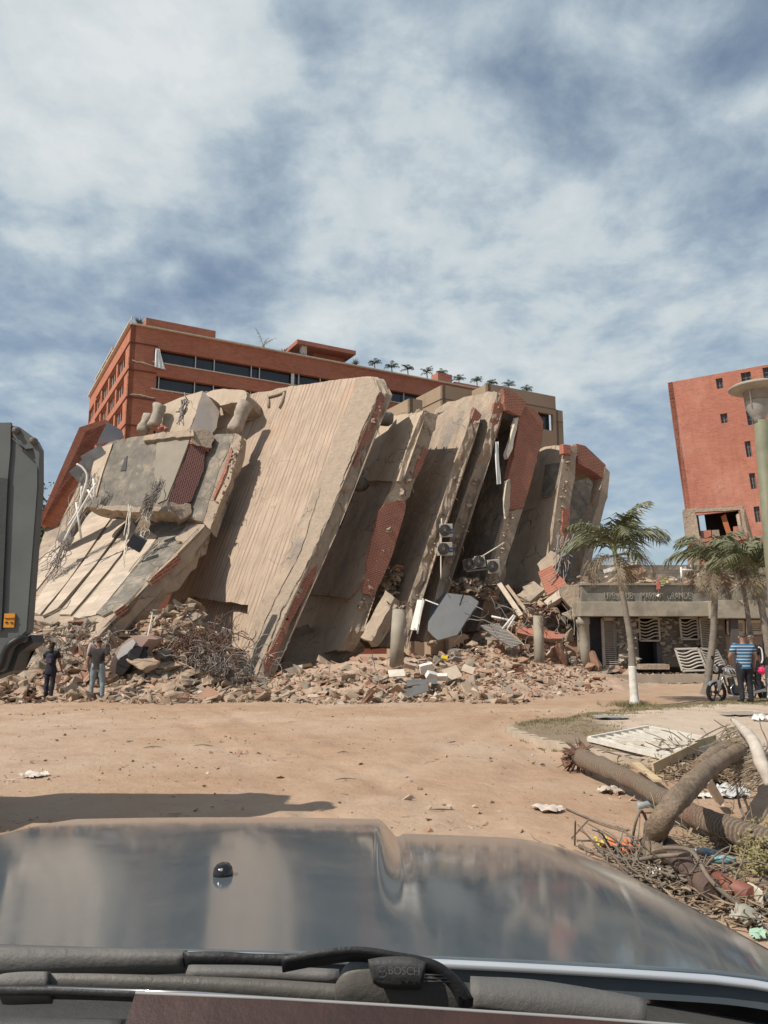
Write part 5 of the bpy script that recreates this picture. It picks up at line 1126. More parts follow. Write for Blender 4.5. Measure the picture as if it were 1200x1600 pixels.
# rods, pipes, cables
def rods(name, label, cat, lines, r, m, part='pipe', group=None):
    pts = [[P(*p) for p in l] for l in lines]; b = min((p for l in pts for p in l), key=lambda p: p.z); rt = root(name, label, cat, b, group)
    for k, l in enumerate(pts): bm = bmesh.new(); tube(bm, curve_pts(l, 5) if len(l) > 2 else l, r[k] if isinstance(r, list) else r, 6); fin(part, bm, m, rt)
    return rt
rods('bent_pipes', 'cluster of bent white pipes hanging at the left end of the grey wall block', 'pipes', [[(120, 725, 33), (130, 732, 33), (136, 748, 33), (124, 790, 33)], [(100, 845, 33), (118, 810, 33), (150, 755, 33)], [(137, 765, 33), (149, 788, 33)], [(146, 748, 33), (149, 785, 33)], [(119, 785, 33), (127, 842, 33)], [(106, 822, 33), (124, 792, 33), (128, 760, 33)]], .048, WHITE)
rods('white_pipes', 'pair of white pipes leaning together on the right heap', 'pipes', [[(783, 985, 31), (803, 961, 31)], [(792, 985, 31), (805, 962, 31)], [(768, 963, 31.2), (800, 970, 31)]], .045, WHITE)
def tangle(name, label, cat, c, ext, n, m, r=.02, seed=1, L=1.2, kind='stuff', down=.3):
    rnd = random.Random(seed); bm = bmesh.new()
    for k in range(n):
        p = V(c) + V((rnd.gauss(0, ext[0]), rnd.gauss(0, ext[1]), rnd.gauss(0, ext[2]))); pts = [p]; d = V((rnd.gauss(0, 1), rnd.gauss(0, .6), rnd.gauss(0, .8)-down)).normalized()
        for q in range(5): d = (d + V((rnd.gauss(0, .5), rnd.gauss(0, .5), rnd.gauss(0, .5)-down*.3))).normalized(); pts.append(pts[-1] + d*L/5*rnd.uniform(.6, 1.3))
        tube(bm, curve_pts(pts, 3), r*rnd.uniform(.6, 1.3), 4, caps=False)
    return tag(fin(name, bm, m, None, uv=False, loc=c), label, cat, kind=kind)
def hanging(name, top, bot, spread, n, m, r, seed):
    rnd = random.Random(seed); bm = bmesh.new(); T, B = P(*top), P(*bot)
    for k in range(n):
        a = T + V((rnd.gauss(0, spread), rnd.gauss(-.1, .08), rnd.gauss(0, .15))); L = rnd.uniform(.35, 1.1); e = a.lerp(B, L) + V((rnd.gauss(0, spread*1.2), rnd.gauss(-.05, .1), 0)); pts = [a]
        for q in range(1, 6): t = q/5; pts.append(a.lerp(e, t) + V((rnd.gauss(0, spread*.45), rnd.gauss(0, .05), -.12*math.sin(t*3.14))))
        tube(bm, curve_pts(pts, 4), r*rnd.uniform(.6, 1.3), 5, caps=False)
    return tag(fin(name, bm, m, None, uv=False, loc=B), kind='stuff')
hanging('hanging_cables', (250, 752, 33.2), (228, 812, 32.7), .15, 34, CABLE, .015, 1)
hanging('hanging_cables', (232, 800, 33.0), (218, 850, 32.4), .12, 16, CREAM, .016, 2)
hanging('hanging_cables', (205, 790, 33.2), (186, 900, 31.2), .05, 4, CREAM, .018, 3)
hanging('hanging_cables', (140, 745, 34.6), (92, 880, 33.8), .25, 26, CABLE, .014, 4)
hanging('hanging_cables', (100, 855, 33.8), (70, 905, 33.0), .22, 22, CABLE, .018, 5)
hanging('hanging_cables', (290, 628, 35.8), (280, 665, 35.4), .09, 14, CABLE, .03, 6)
hanging('hanging_cables', (880, 840, 34), (872, 912, 33), .16, 22, CABLE, .024, 7)
hanging('hanging_cables', (845, 965, 30.2), (858, 1000, 30.0), .09, 12, RUST, .008, 8)
tangle('cable_tangle', 'wires over the left heap', 'cables', P(100, 1000, 24.6), (1.1, .5, .3), 40, CABLE, .012, 7, 1.5)
tangle('cable_tangle', 'wires over the right heap', 'cables', P(815, 965, 31.4), (1.1, .5, .5), 30, CABLE, .016, 9, 1.4)
tangle('root_tangle', 'wiry roots', 'roots', P(322, 1005, 25.8), (.75, .5, .35), 150, RUST, .014, 5, 1.1)
tangle('root_tangle', 'wiry roots', 'roots', P(345, 1030, 25.0), (.8, .4, .2), 90, CABLE, .013, 6, .9)
tangle('rubbish_wires', 'wires', 'cables', P(470, 1062, 25), (1.2, .5, .15), 30, CABLE, .013, 11, 1.2)
# dark blue box and white one on the cables
blk('blue_cabinet', 'dark blue metal cabinet dangling on cables below the grey wall block', 'cabinet', 214, 848, 32.0, (.62, .4, .55), mat('navy_metal', (.035, .04, .055), (.05, .055, .07), 3, rough=.5), (.3, .5, .3), jit=.02)
blk('grey_duct', 'grey duct box caught in the cables at the foot of the grey block', 'duct', 231, 788, 33, (.42, .3, .8), GREYC, (.2, .35, .2), jit=.04)
blk('tan_board', 'tan board hanging between the grey duct and the dark blue cabinet', 'board', 223, 825, 32.6, (.5, .08, .7), CONC, (.3, .5, 0), jit=.02)
blk('outdoor_unit', 'pale round-fronted unit caught in the wires on the sloping slab', 'unit', 103, 842, 34, (.55, .3, .45), SHEET, (.3, .6, 0), jit=.05)
for q, s in (((130, 735, 36.4), 1), ((148, 715, 36), 2)): blk('sheet_fragment', 'dark grey sheet fragment on the pipes under the blue gable, number %s from the left' % ('one' if s == 1 else 'two'), 'sheet', *q, (.8, .05, 1.1), mat('dull_sheet', (.20, .20, .20), (.14, .14, .14)), (.3, .6+.2*s, .3), jit=.03)
# crushed car in the left rubble
crx = root('crushed_car', 'crushed pinkish car with one pale window, buried in rubble right of the man in jeans', 'car', P(190, 1050, 24))
bm = slab_bm([P(*q, 24.3) for q in ((172, 1042), (180, 1018), (200, 998), (222, 992), (232, 998), (214, 1020), (196, 1048), (180, 1058))], V((0, -1, 0)), V((.2, .9, 0)), .2, .03, 2, 1); fin('body', bm, mat('dusty_pink_paint', (.46, .32, .27), (.38, .26, .22), 2, rough=.5), crx)
bm = slab_bm([P(*q, 24.2) for q in ((182, 1026), (190, 1010), (208, 998), (212, 1004), (204, 1018), (184, 1030))], V((0, -1, 0)), V((0, .06, 0)), .3, .004, 1, 1); fin('side_window', bm, mat('dusty_glass', (.58, .56, .54), (.5, .48, .46), rough=.3), crx)
bm = slab_bm([P(*q, 24.15) for q in ((184, 1034), (212, 1010), (226, 1010), (216, 1028), (190, 1054), (180, 1052))], V((0, -1, 0)), V((0, .5, 0)), .3, .03, 2, 1); fin('sill', bm, BLACK, crx)
bm = bmesh.new(); lathe(bm, P(215, 1024, 24.3), [(.12, -.1), (.26, -.1), (.3, -.04), (.3, .06), (.26, .12)], 18, axis=V((.3, -1, .4)).normalized()); fin('wheel', bm, BLACK, crx)
# pale scraps in front of the middle
for i, (q, s, m, lb) in enumerate((((620, 1052, 24.6), (.52, .04, .34), CREAM, 'flat cream panel standing in the low rubble left of the white scraps'), ((666, 1044, 25), (.42, .3, .12), WHITE, 'larger white foam block in the middle scrap pile'), ((676, 1056, 24.2), (.42, .2, .16), WHITE, 'white block with a dark end at the front of the scrap pile'), ((692, 1058, 24.2), (.3, .25, .12), WHITE, 'small white block right of the front one in the scrap pile'),
      ((706, 1052, 24.4), (.5, .04, .46), RUB4, 'greyish broken sheet standing at the right of the scrap pile'), ((660, 1066, 23.6), (.9, .04, .3), mat('charcoal_sheet', (.10, .10, .10), (.14, .135, .13)), 'upper of two dark grey sheets lying before the scrap pile'), ((650, 1080, 22.8), (.8, .04, .26), mat('charcoal_sheet', (.1, .1, .1)), 'lower of two dark grey sheets lying before the scrap pile'),
      ((640, 1040, 25.6), (.4, .3, .08), RUB4, 'pale slab scrap between the cream panel and the foam block'), ((732, 1046, 25), (.4, .05, .3), RUB4, 'pale sheet scrap at the right end of the pile'), ((694, 1028, 26.6), (.2, .12, .12), mat('yellow_plastic', (.75, .55, .04)), 'small bright yellow container on the rubble below the grey board'),
      ((822, 1056, 29.0), (.5, .03, .3), mat('rust_grate', (.16, .07, .05)), 'dark red grating lying on the low rubble before the right column'))):
    blk('scrap', lb, 'scrap', *q, s, m, (rb.uniform(-1.1, -.3), rb.uniform(-.3, .3), rb.uniform(-.5, .5)), jit=.06, seed=i)
blk('white_board', 'white kite shaped panel on the rubble below the board-marked slab', 'panel', 355, 988, 26.6, (.42, .03, .24), WHITE, (.5, .35, .2), jit=.03)
blk('grey_board', 'grey panel behind the white kite shaped one', 'panel', 333, 978, 27.0, (.4, .03, .3), SHEET, (.8, .2, .2), jit=.03)
rods('standing_pole', 'pale bent pole sticking up from the left rubble above the big boulder', 'pole', [[(226, 1016, 24.6), (233, 985, 24.8), (238, 960, 25), (235, 957, 25)], [(232, 990, 24.9), (244, 964, 25)]], .03, CREAM, 'rod')

# ------------------------------------------------------------ air conditioners
WACU = mat('unit_white', (.46, .43, .38), (.35, .32, .28), 5, rough=.5, bump=.05); FANB = mat('fan_dark', (.05, .048, .045), rough=.6)
def acunit(label, c, ax, az, w=.85, h=.62, d=.32, blue=True, group='air conditioner outdoor units'):
    w *= .84; h *= .84
    ax = ax.normalized(); az = (az - ax*az.dot(ax)).normalized(); an = ax.cross(az); rt = root('air_conditioner', label, 'air conditioner', c, group)
    bm = bmesh.new(); box(bm, c, w, d, h, ax, an, az, bev=.02); fin('casing', bm, WACU, rt)
    f = c + an*(d/2) - ax*w*.16
    bm = bmesh.new(); lathe(bm, f, [(.25, .0), (.25, .015)], 28, axis=an); fin('fan_opening', bm, FANB, rt)
    bm = bmesh.new()
    for r_ in (.07, .13, .19, .25): 
        pts = [f + an*.03 + (ax*math.cos(a*math.pi/12) + az*math.sin(a*math.pi/12))*r_ for a in range(25)]; tube(bm, pts, .006, 4, caps=False)
    for a in range(6): v = ax*math.cos(a*math.pi/6) + az*math.sin(a*math.pi/6); tube(bm, [f + an*.032 - v*.25, f + an*.032 + v*.25], .006, 4)
    fin('fan_guard', bm, STEEL, rt)
    bm = bmesh.new(); lathe(bm, f, [(.045, .02), (.045, .035)], 14, axis=an); fin('fan_hub', bm, SHEET, rt)
    if blue:
        for k in (0, 1): bm = bmesh.new(); box(bm, c + an*(d/2+.006) + ax*w*.33 - az*(.02+.12*k) + az*.04, .2, .006, .08, ax, an, az); fin('label', bm, mat('blue_label', (.05, .07, .20)), rt)
    return rt
axu = V((1, .12, .02)); azu = V((.10, -.05, 1))
acunit('upper of the two stacked white outdoor units on the third slab edge', onF(697, 829, .7), axu, azu, .62, .66)
acunit('lower of the two stacked white outdoor units on the third slab edge', onF(695, 858, .75), V((1, .15, .04)), azu, .72, .66)
acunit('rightmost outdoor unit in the dark opening, tilted and catching light', onF(771, 885, .5), V((1, .1, .12)), V((-.25, -.1, 1)), .62, .72, blue=False)
acunit('middle outdoor unit of the row in the dark opening', onF(749, 878, .2), V((1, .2, .12)), V((-.15, 0, 1)), .55, .6, blue=False)
acunit('leftmost dim outdoor unit in the dark opening', onF(733, 882, 0), V((1, .3, .12)), V((-.1, 0, 1)), .55, .55, blue=False)
bm = bmesh.new(); barbox(bm, onF(728, 893, .4), onF(770, 888, .4), .06, .06); tag(fin('unit_bracket', bm, STEEL, None, loc=onF(750, 890, .4)), 'steel bracket under the outdoor units in the dark opening', 'bracket')
rods('drain_pipe', 'thin white drain pipe running down past the stacked outdoor units', 'pipe', [[(690, 810, 32.2), (689, 860, 32.0), (689, 904, 31.8)]], .03, CREAM, 'pipe')
rods('drain_pipe', 'thin pale rod pointing up to the right over the outdoor units', 'pipe', [[(752, 870, 32.6), (788, 848, 32.6)]], .03, CREAM, 'pipe')
a = onF(776, 686, .3); cloth('curtain', 'pale curtain hanging down in the opening between the fourth slab and the brick panel', 'curtain', (onF(774, 690, .2), onF(778, 690, .2), onF(783, 756, .5), onF(776, 757, .5)), CLOTH, nx=6, amp=.04)

# flag and ball on the clubhouse parapet, railing and distant houses
fl = root('pinwheel', 'small red and yellow striped pinwheel on a stick above the club lettering', 'ornament', onQ(1029, 938, .3))
bm = bmesh.new(); tube(bm, [onQ(1029, 938, .3), onQ(1029, 920, .3)], .02, 6); fin('stick', bm, RUST, fl)
bm = bmesh.new(); prism(bm, [onQ(*q, .32) for q in ((1026, 921), (1027, 905), (1030, 903), (1032, 920))], V((0, .04, 0))); fin('red_vane', bm, mat('faded_red', (.50, .16, .12)), fl)
bm = bmesh.new(); prism(bm, [onQ(*q, .34) for q in ((1032, 915), (1034, 908), (1042, 901), (1044, 902), (1041, 910), (1035, 917))], V((0, .04, 0))); fin('yellow_vane', bm, mat('striped_yellow', (.66, .58, .14), brick=(3, .07, .02, (.08, .08, .1))), fl)
bm = bmesh.new(); lump(bm, onQ(1027, 930, .3), .1, random.Random(2)); fin('white_base', bm, WHITE, fl)
rr_ = root('roof_railing', 'white pipe railing on the far end of the clubhouse roof', 'railing', P(1070, 915, 36))
for a, b in (((1064, 886, 36), (1066, 915, 36)), ((1035, 912, 36), (1066, 903, 36)), ((1090, 890, 36), (1092, 915, 36)), ((1066, 890, 36), (1092, 892, 36))):
    bm = bmesh.new(); tube(bm, [P(*a), P(*b)], .05, 6); fin('rail', bm, WHITE, rr_)
rd = random.Random(33)
for k in range(9):
    px = 1008 + k*11 + rd.uniform(-3, 3); h = rd.uniform(3, 9); p = P(px, 885, 170); bm = bmesh.new(); box(bm, (p.x, 170 + rd.uniform(0, 30), 1.8+h*.8), rd.uniform(5, 10), 8, 2*(1.8+h*.8), bev=.1)
    r9 = root('distant_house', '%s small pale house from the left on the far skyline' % ['first', 'second', 'third', 'fourth', 'fifth', 'sixth', 'seventh', 'eighth', 'ninth'][k], 'house', (p.x, 170, 0), 'houses on the far skyline')
    fin('walls', bm, [BEIGE, CREAM, BRICKT][k % 3], r9)
    bm = bmesh.new(); box(bm, (p.x, 165.8, 1.8+h), 4, .1, .9); fin('window', bm, DARK, r9)
bm = bmesh.new(); box(bm, P(1075, 905, 60)*1, 22, .3, 2.2); box(bm, P(1075, 893, 58), 20, .3, .3); 
tag(fin('yard_wall', bm, GREYC, None, loc=P(1075, 910, 60)), 'grey yard wall seen over the clubhouse roof before the tilted tower', 'wall')
rods('standing_rebar', 'pair of bare steel posts rising behind the clubhouse roof by the tower', 'post', [[(1080, 895, 58), (1080, 880, 58)], [(1073, 900, 58), (1071, 884, 58)]], .18, STEEL, 'post')
# kerb in front of the clubhouse walkway
def kerb(label, pts, w, h):
    bm = bmesh.new()
    for a, b in zip(pts[:-1], pts[1:]): barbox(bm, a, b, w, h)
    return tag(fin('kerb', bm, mat('kerb_concrete', (.44, .37, .29), (.34, .28, .22), 2, bump=.5), None, loc=pts[0]), label, 'kerb', kind='structure')
kp = [V((3.4, 28.9, .16)), V((6, 29.2, .18)), V((9, 29.9, .20)), V((11.5, 30.3, .20)), V((14, 30.6, .2))]
bm = bmesh.new()
cp = curve_pts(kp, 8)
for i in range(len(cp)-1): box(bm, (cp[i]+cp[i+1])/2 + Z*(random.uniform(-.02, .02)), (cp[i+1]-cp[i]).length+.01, .18, .34, (cp[i+1]-cp[i]).normalized(), None or V((0, 1, 0)), Z)
o = fin('walkway_kerb', bm, mat('kerb_concrete', (.44, .37, .29), (.34, .28, .22), 2, bump=.5)); tag(o, kind='structure')
# kerb of the island
ring = []
for k in range(60):
    t = k/59; x = 2.35 + (t**2)*6.2; y = min(15.6 + (x-2.4)*1.05 - .03*(x-2.4)**2, 15.2 + math.sqrt(x-2.35+1e-6)*2.6); ring.append(V((x, y, .06)))
near = []
for k in range(44):
    t = k/43; x = 2.35 + (t**2)*2.0; y = 15.0 - math.sqrt(x-2.35+1e-6)*3.5; near.append(V((x, max(y, 9.6), .06)))
for nm, pts in (('island_kerb', near),):
    bm = bmesh.new()
    for i in range(len(pts)-1):
        d = pts[i+1]-pts[i]
        if d.length < 1e-4: continue
        box(bm, (pts[i]+pts[i+1])/2 + Z*(.012*math.sin(i*1.7)), d.length+.01, .13, .16, d.normalized(), Z.cross(d.normalized()), Z)
    tag(fin(nm, bm, mat('kerb_sandy', (.46, .38, .29), (.36, .29, .22), 3, bump=.5)), kind='structure')
# grass along the island and at the palm foot
GR = mat('dry_grass', (.17, .155, .07), (.25, .21, .12), 5, rough=.8); rg_ = random.Random(77); bm = bmesh.new()
def blades(bm, x, y, n, r, h):
    for _ in range(n):
        a = rg_.uniform(0, 6.28); q = r*rg_.random()**.5; p = V((x + q*math.cos(a), y + q*math.sin(a), gh(x, y)-.005)); d = V((rg_.gauss(0, .5), rg_.gauss(0, .5), 1)).normalized()*h*rg_.uniform(.4, 1.2); s = V((rg_.gauss(0, 1), rg_.gauss(0, 1), 0)).normalized()*.008
        bm.faces.new([bm.verts.new(c) for c in (p-s, p+s, p+d)])
for k in range(1400):
    t = rg_.random(); x = 2.6 + 9.5*t; yf = 15.6 + (x-2.4)*1.05 - .03*(x-2.4)**2; yf = min(yf, 15.2 + math.sqrt(x-2.35)*2.6); blades(bm, x, yf - .15 - abs(rg_.gauss(0, .42)), 9, .1, .055)
for k in range(420):
    x = 2.4 + 1.9*rg_.random(); y = max(9.9, 15.0 - math.sqrt(x-2.35)*3.5) - .12 + rg_.gauss(0, .07); blades(bm, x, y, 8, .06, .06)
for k in range(240): x, y = 4.0 + rg_.gauss(0, .6), 14.6 + rg_.gauss(0, .9); blades(bm, x, y, 9, .12, .04)
bp_ = G(992, 1104)
for k in range(130): blades(bm, bp_.x + rg_.gauss(0, .28), bp_.y + rg_.gauss(0, .2), 16, .08, .17)
for k in range(40): blades(bm, 9.3 + rg_.gauss(0, .8), 20.0 + rg_.gauss(0, .25), 16, .1, .08)
for px, py, n in ((700, 1040, 30), (655, 1043, 22), (815, 1022, 26)):
    q = P(px, py, 27 if px < 800 else 30)
    for k in range(n): blades(bm, q.x + rg_.gauss(0, .35), q.y + rg_.gauss(0, .2), 14, .1, .22)
tag(fin('grass', bm, GR, uv=False, normals=False), kind='stuff')

# ------------------------------------------------------------ people
def skin(verts, edges, sub=2):
    me = bpy.data.meshes.new('s'); me.from_pydata([v[0] for v in verts], edges, []); o = bpy.data.objects.new('s', me); COL.objects.link(o)
    o.modifiers.new('k', 'SKIN'); me.skin_vertices[0].data[0].use_root = True
    for i, v in enumerate(verts): r = v[1]; me.skin_vertices[0].data[i].radius = r if isinstance(r, tuple) else (r, r)
    m = o.modifiers.new('b', 'SUBSURF'); m.levels = m.render_levels = sub
    dg = bpy.context.evaluated_depsgraph_get(); dg.update(); ev = o.evaluated_get(dg); out = bpy.data.meshes.new_from_object(ev); bpy.data.objects.remove(o); bm = bmesh.new(); bm.from_mesh(out)
    for f in bm.faces: f.smooth = True
    return bm
def merge(bm, b2):
    me = bpy.data.meshes.new('t'); b2.to_mesh(me); b2.free(); bm.from_mesh(me)
def person(label, loc, yaw, H=1.72, arms=None, legs=None, shirt=None, sleeve='short', trousers=None, shoes=BLACK, hair='short', hairm=None, skinm=None, group=None, hat=None, long=False, extra=None, stout=1.0, head_t=(0, 0)):
    s = H/1.75; M = Matrix.Translation(loc) @ Matrix.Rotation(yaw, 4, 'Z')
    def w(p): return M @ (V(p)*s)
    A = {'L': [(-.19, 0, 1.43), (-.25, -.02, 1.15), (-.25, .06, .90)], 'R': [(.19, 0, 1.43), (.25, -.02, 1.15), (.25, .06, .90)]}
    if arms: A.update(arms)
    Lg = {'L': [(-.10, 0, .90), (-.11, .03, .50), (-.12, -.02, .09), (-.13, .15, .045)], 'R': [(.10, 0, .90), (.11, .03, .50), (.12, -.02, .09), (.13, .15, .045)]}
    if legs: Lg.update(legs)
    k = stout; hx, hy = head_t
    T = [((0, 0, .97), (.155*k, .115*k)), ((0, 0, 1.14), (.14*k, .105*k)), ((0, .01, 1.33), (.165*k, .115*k)), ((0, 0, 1.455), (.085, .075)), ((0, .005, 1.52), .056), ((hx*.5, .02+hy*.5, 1.585), (.072, .08)), ((hx, .02+hy, 1.665), (.078, .095)), ((hx, .01+hy, 1.735), (.055, .065))]
    rt = root('person', label, 'person', loc, group); sk = skinm or mat('skin', (.20, .115, .075), (.24, .14, .09), 6, rough=.5, bump=.05)
    vs = [(w(p), tuple(x*s for x in r) if isinstance(r, tuple) else r*s) for p, r in T]; es = [(i, i+1) for i in range(7)]
    for side in 'LR':
        b = len(vs); rr = (.068*k, .046, .031)
        for p, r in zip(A[side], rr): vs.append((w(p), r*s))
        wr = V(A[side][2]); fd = (wr - V(A[side][1])).normalized(); vs.append((w(wr + fd*.06), (.038*s, .022*s))); vs.append((w(wr + fd*.10), (.036*s, .018*s)))
        es += [(2, b), (b, b+1), (b+1, b+2), (b+2, b+3), (b+3, b+4)]
        b = len(vs)
        for p, r in zip(Lg[side], (.098*k, .062, .042, .036)): vs.append((w(p), r*s))
        es += [(0, b), (b, b+1), (b+1, b+2), (b+2, b+3)]
    bm = skin(vs, es)
    for side in 'LR':                                     # five fingers on each hand
        wr = V(A[side][2]); fd = (wr - V(A[side][1])).normalized(); sd = fd.cross(V((1 if side == 'L' else -1, .15, 0))).normalized(); cu = fd.cross(sd).normalized()
        for j, (o_, L) in enumerate(((-.028, .075), (-.009, .088), (.010, .082), (.028, .062))):
            p = wr + fd*.10 + sd*o_; q = [w(p), w(p + fd*L*.45 + cu*.006), w(p + fd*L*.8 + cu*.022), w(p + fd*L*.95 + cu*.038)]; tube(bm, q, [.0095*s, .009*s, .008*s, .006*s], 7)
        p = wr + fd*.03 + sd*-.032; tube(bm, [w(p), w(p + fd*.03 - sd*.022), w(p + fd*.06 - sd*.03 + cu*.01)], [.012*s, .011*s, .008*s], 7)
    for e in (-1, 1): lathe(bm, w((hx + e*.078, .01+hy, 1.655)), [(.012*s, -.01), (.028*s, 0), (.026*s, .012)], 10, axis=M.to_3x3() @ V((e, -.3, 0)))
    tube(bm, [w((hx, .105+hy, 1.675)), w((hx, .132+hy, 1.645)), w((hx, .108+hy, 1.635))], [.008*s, .014*s, .012*s], 8)      # nose
    tube(bm, [w((hx-.022, .108+hy, 1.605)), w((hx, .114+hy, 1.603)), w((hx+.022, .108+hy, 1.605))], [.004*s, .008*s, .004*s], 6)  # lips
    fin('body', bm, sk, rt, uv=False)
    bm = bmesh.new()
    for e in (-1, 1): lathe(bm, w((hx + e*.032, .098+hy, 1.672)), [(.004, -.008), (.011*s, 0), (.006, .009)], 8, axis=M.to_3x3() @ V((0, 1, 0)))
    fin('eyes', bm, BLACK, rt, uv=False)
    if shirt:
        hem = .74 if long else .80
        fl = .03 if long else 0; vs = [(w((0, 0, hem-.14)), ((.185+fl)*k*s, (.15+fl)*k*s)), (w((0, 0, 1.03)), (.17*k*s, .135*k*s)), (w((0, 0, 1.16)), (.158*k*s, .125*k*s)), (w((0, .01, 1.34)), (.182*k*s, .132*k*s)), (w((0, 0, 1.465)), (.098*s, .085*s))]; es = [(0, 1), (1, 2), (2, 3), (3, 4)]
        for side in 'LR':
            b = len(vs); a0, a1, a2 = [V(q) for q in A[side]]
            vs.append((w(a0), .088*k*s)); end = a0.lerp(a1, .72) if sleeve == 'short' else a1; vs.append((w(end), (.078 if sleeve == 'short' else .062)*s)); es += [(3, b), (b, b+1)]
            if sleeve == 'long': vs.append((w(a1.lerp(a2, .92)), .046*s)); es.append((b+1, b+2))
        bm = skin(vs, es); hz_ = w((0, 0, hem + (.0 if long else .06))).z
        bmesh.ops.bisect_plane(bm, geom=bm.verts[:] + bm.edges[:] + bm.faces[:], plane_co=(0, 0, hz_), plane_no=(0, 0, 1), clear_inner=True)
        for v in bm.verts: v.co += noise.noise_vector(v.co*14)*.012
        fin('shirt' if not long else 'jacket', bm, shirt, rt, (V((1, 0, 0)), Z, V((0, -1, 0))))
    if trousers:
        vs = [(w((0, 0, 1.13)), (.155*k*s, .122*k*s)), (w((0, 0, .93)), (.165*k*s, .13*k*s))]; es = [(0, 1)]
        for side in 'LR':
            b = len(vs); l = [V(q) for q in Lg[side]]
            for p, r in ((l[0], .112*k), (l[0].lerp(l[1], .5), .098*k), (l[1], .078), (l[1].lerp(l[2], .55), .070), (l[2] + V((0, 0, -.05)), .066)): vs.append((w(p), r*s))
            es += [(1, b), (b, b+1), (b+1, b+2), (b+2, b+3), (b+3, b+4)]
        bm = skin(vs, es)
        for v in bm.verts: v.co += noise.noise_vector(v.co*12)*.012
        fin('trousers', bm, trousers, rt, uv=False)
    for side in 'LR':
        l = [V(q) for q in Lg[side]]; bm = skin([(w(l[2] + V((0, -.035, -.035))), (.046*s, .046*s)), (w(l[2].lerp(l[3], .5) + V((0, 0, -.01))), (.05*s, .04*s)), (w(l[3] + V((0, .06, -.005))), (.045*s, .03*s))], [(0, 1), (1, 2)]); fin('shoe', bm, shoes, rt, uv=False)
    hm = hairm or BLACK
    if hair:
        vs = [(w((hx, -.005+hy, 1.64)), (.085*s, .09*s)), (w((hx, -.005+hy, 1.70)), (.090*s, .10*s)), (w((hx, -.0+hy, 1.75)), (.060*s, .07*s))]; es = [(0, 1), (1, 2)]
        if hair == 'long': vs += [(w((hx, -.06+hy, 1.55)), (.075*s, .05*s)), (w((hx, -.09, 1.40)), (.06*s, .035*s))]; es += [(0, 3), (3, 4)]
        bm = skin(vs, es)
        for v in bm.verts: v.co += noise.noise_vector(v.co*40)*.006
        fin('hair', bm, hm, rt, uv=False)
    if extra: extra(rt, w, s)
    return rt
NAVY = mat('black_cloth', (.016, .016, .02), (.03, .03, .036), 6, rough=.95, bump=.3); CHAR = mat('charcoal_cloth', (.055, .048, .045), (.035, .03, .03), 5, rough=.95, bump=.3)
JEAN = mat('washed_jeans', (.17, .21, .225), (.24, .28, .29), 6, rough=.95, bump=.3); HAIR = mat('dark_hair', (.012, .010, .009), (.03, .025, .02), 30, rough=.6, bump=.5, bscale=80)
def backpack(rt, w, s):
    bm = skin([(w((0, -.15, 1.10)), (.13*s, .08*s)), (w((0, -.17, 1.25)), (.14*s, .09*s)), (w((0, -.15, 1.40)), (.10*s, .07*s))], [(0, 1), (1, 2)]); b = fin('backpack', bm, mat('backpack_cloth', (.03, .03, .045), (.05, .045, .06), 9), rt, uv=False)
    bm = bmesh.new(); box(bm, w((0, -.265, 1.16)), .16, .03, .14, bev=.01); fin('pocket', bm, mat('backpack_pocket', (.07, .055, .075)), b, uv=False)
q = G(76, 1094)
person('woman in black with long dark hair and a small backpack, seen from behind', V((q.x, q.y, gh(q.x, q.y))), .12, 1.60, arms={'L': [(-.17, .02, 1.40), (-.27, .10, 1.20), (-.18, .30, 1.34)], 'R': [(.18, 0, 1.40), (.25, .02, 1.14), (.29, .10, .92)]},
       legs={'L': [(-.09, 0, .90), (-.10, .02, .5), (-.10, -.03, .09), (-.11, .14, .045)], 'R': [(.09, 0, .90), (.09, -.02, .50), (.08, -.10, .09), (.08, .06, .045)]}, shirt=NAVY, sleeve='short', trousers=mat('dark_trousers', (.028, .026, .034)), hair='long', hairm=HAIR, long=True, extra=backpack, stout=.92)
q = G(150, 1094)
person('stocky man in a dark T-shirt and washed jeans, one hand on his hip', V((q.x, q.y, gh(q.x, q.y))), -.08, 1.68, arms={'L': [(-.21, 0, 1.42), (-.31, -.02, 1.15), (-.33, .08, .90)], 'R': [(.21, 0, 1.42), (.40, -.06, 1.20), (.24, .04, 1.03)]},
       legs={'L': [(-.11, 0, .90), (-.15, .02, .5), (-.18, -.02, .09), (-.21, .14, .045)], 'R': [(.11, 0, .90), (.16, .02, .50), (.19, -.02, .09), (.22, .13, .045)]}, shirt=CHAR, trousers=JEAN, hair='short', hairm=HAIR, stout=1.15, shoes=mat('grey_shoes', (.06, .065, .06)))
q = G(139, 1090)
person('person in a pale top and cap, mostly hidden behind the stocky man', V((q.x, q.y+.4, gh(q.x, q.y))), .5, 1.64, shirt=mat('pale_pink_cloth', (.50, .38, .33), (.42, .32, .28)), sleeve='long', trousers=mat('dark_blue_cloth', (.05, .055, .07)), hair='short', hairm=mat('pale_cap', (.55, .38, .33)))
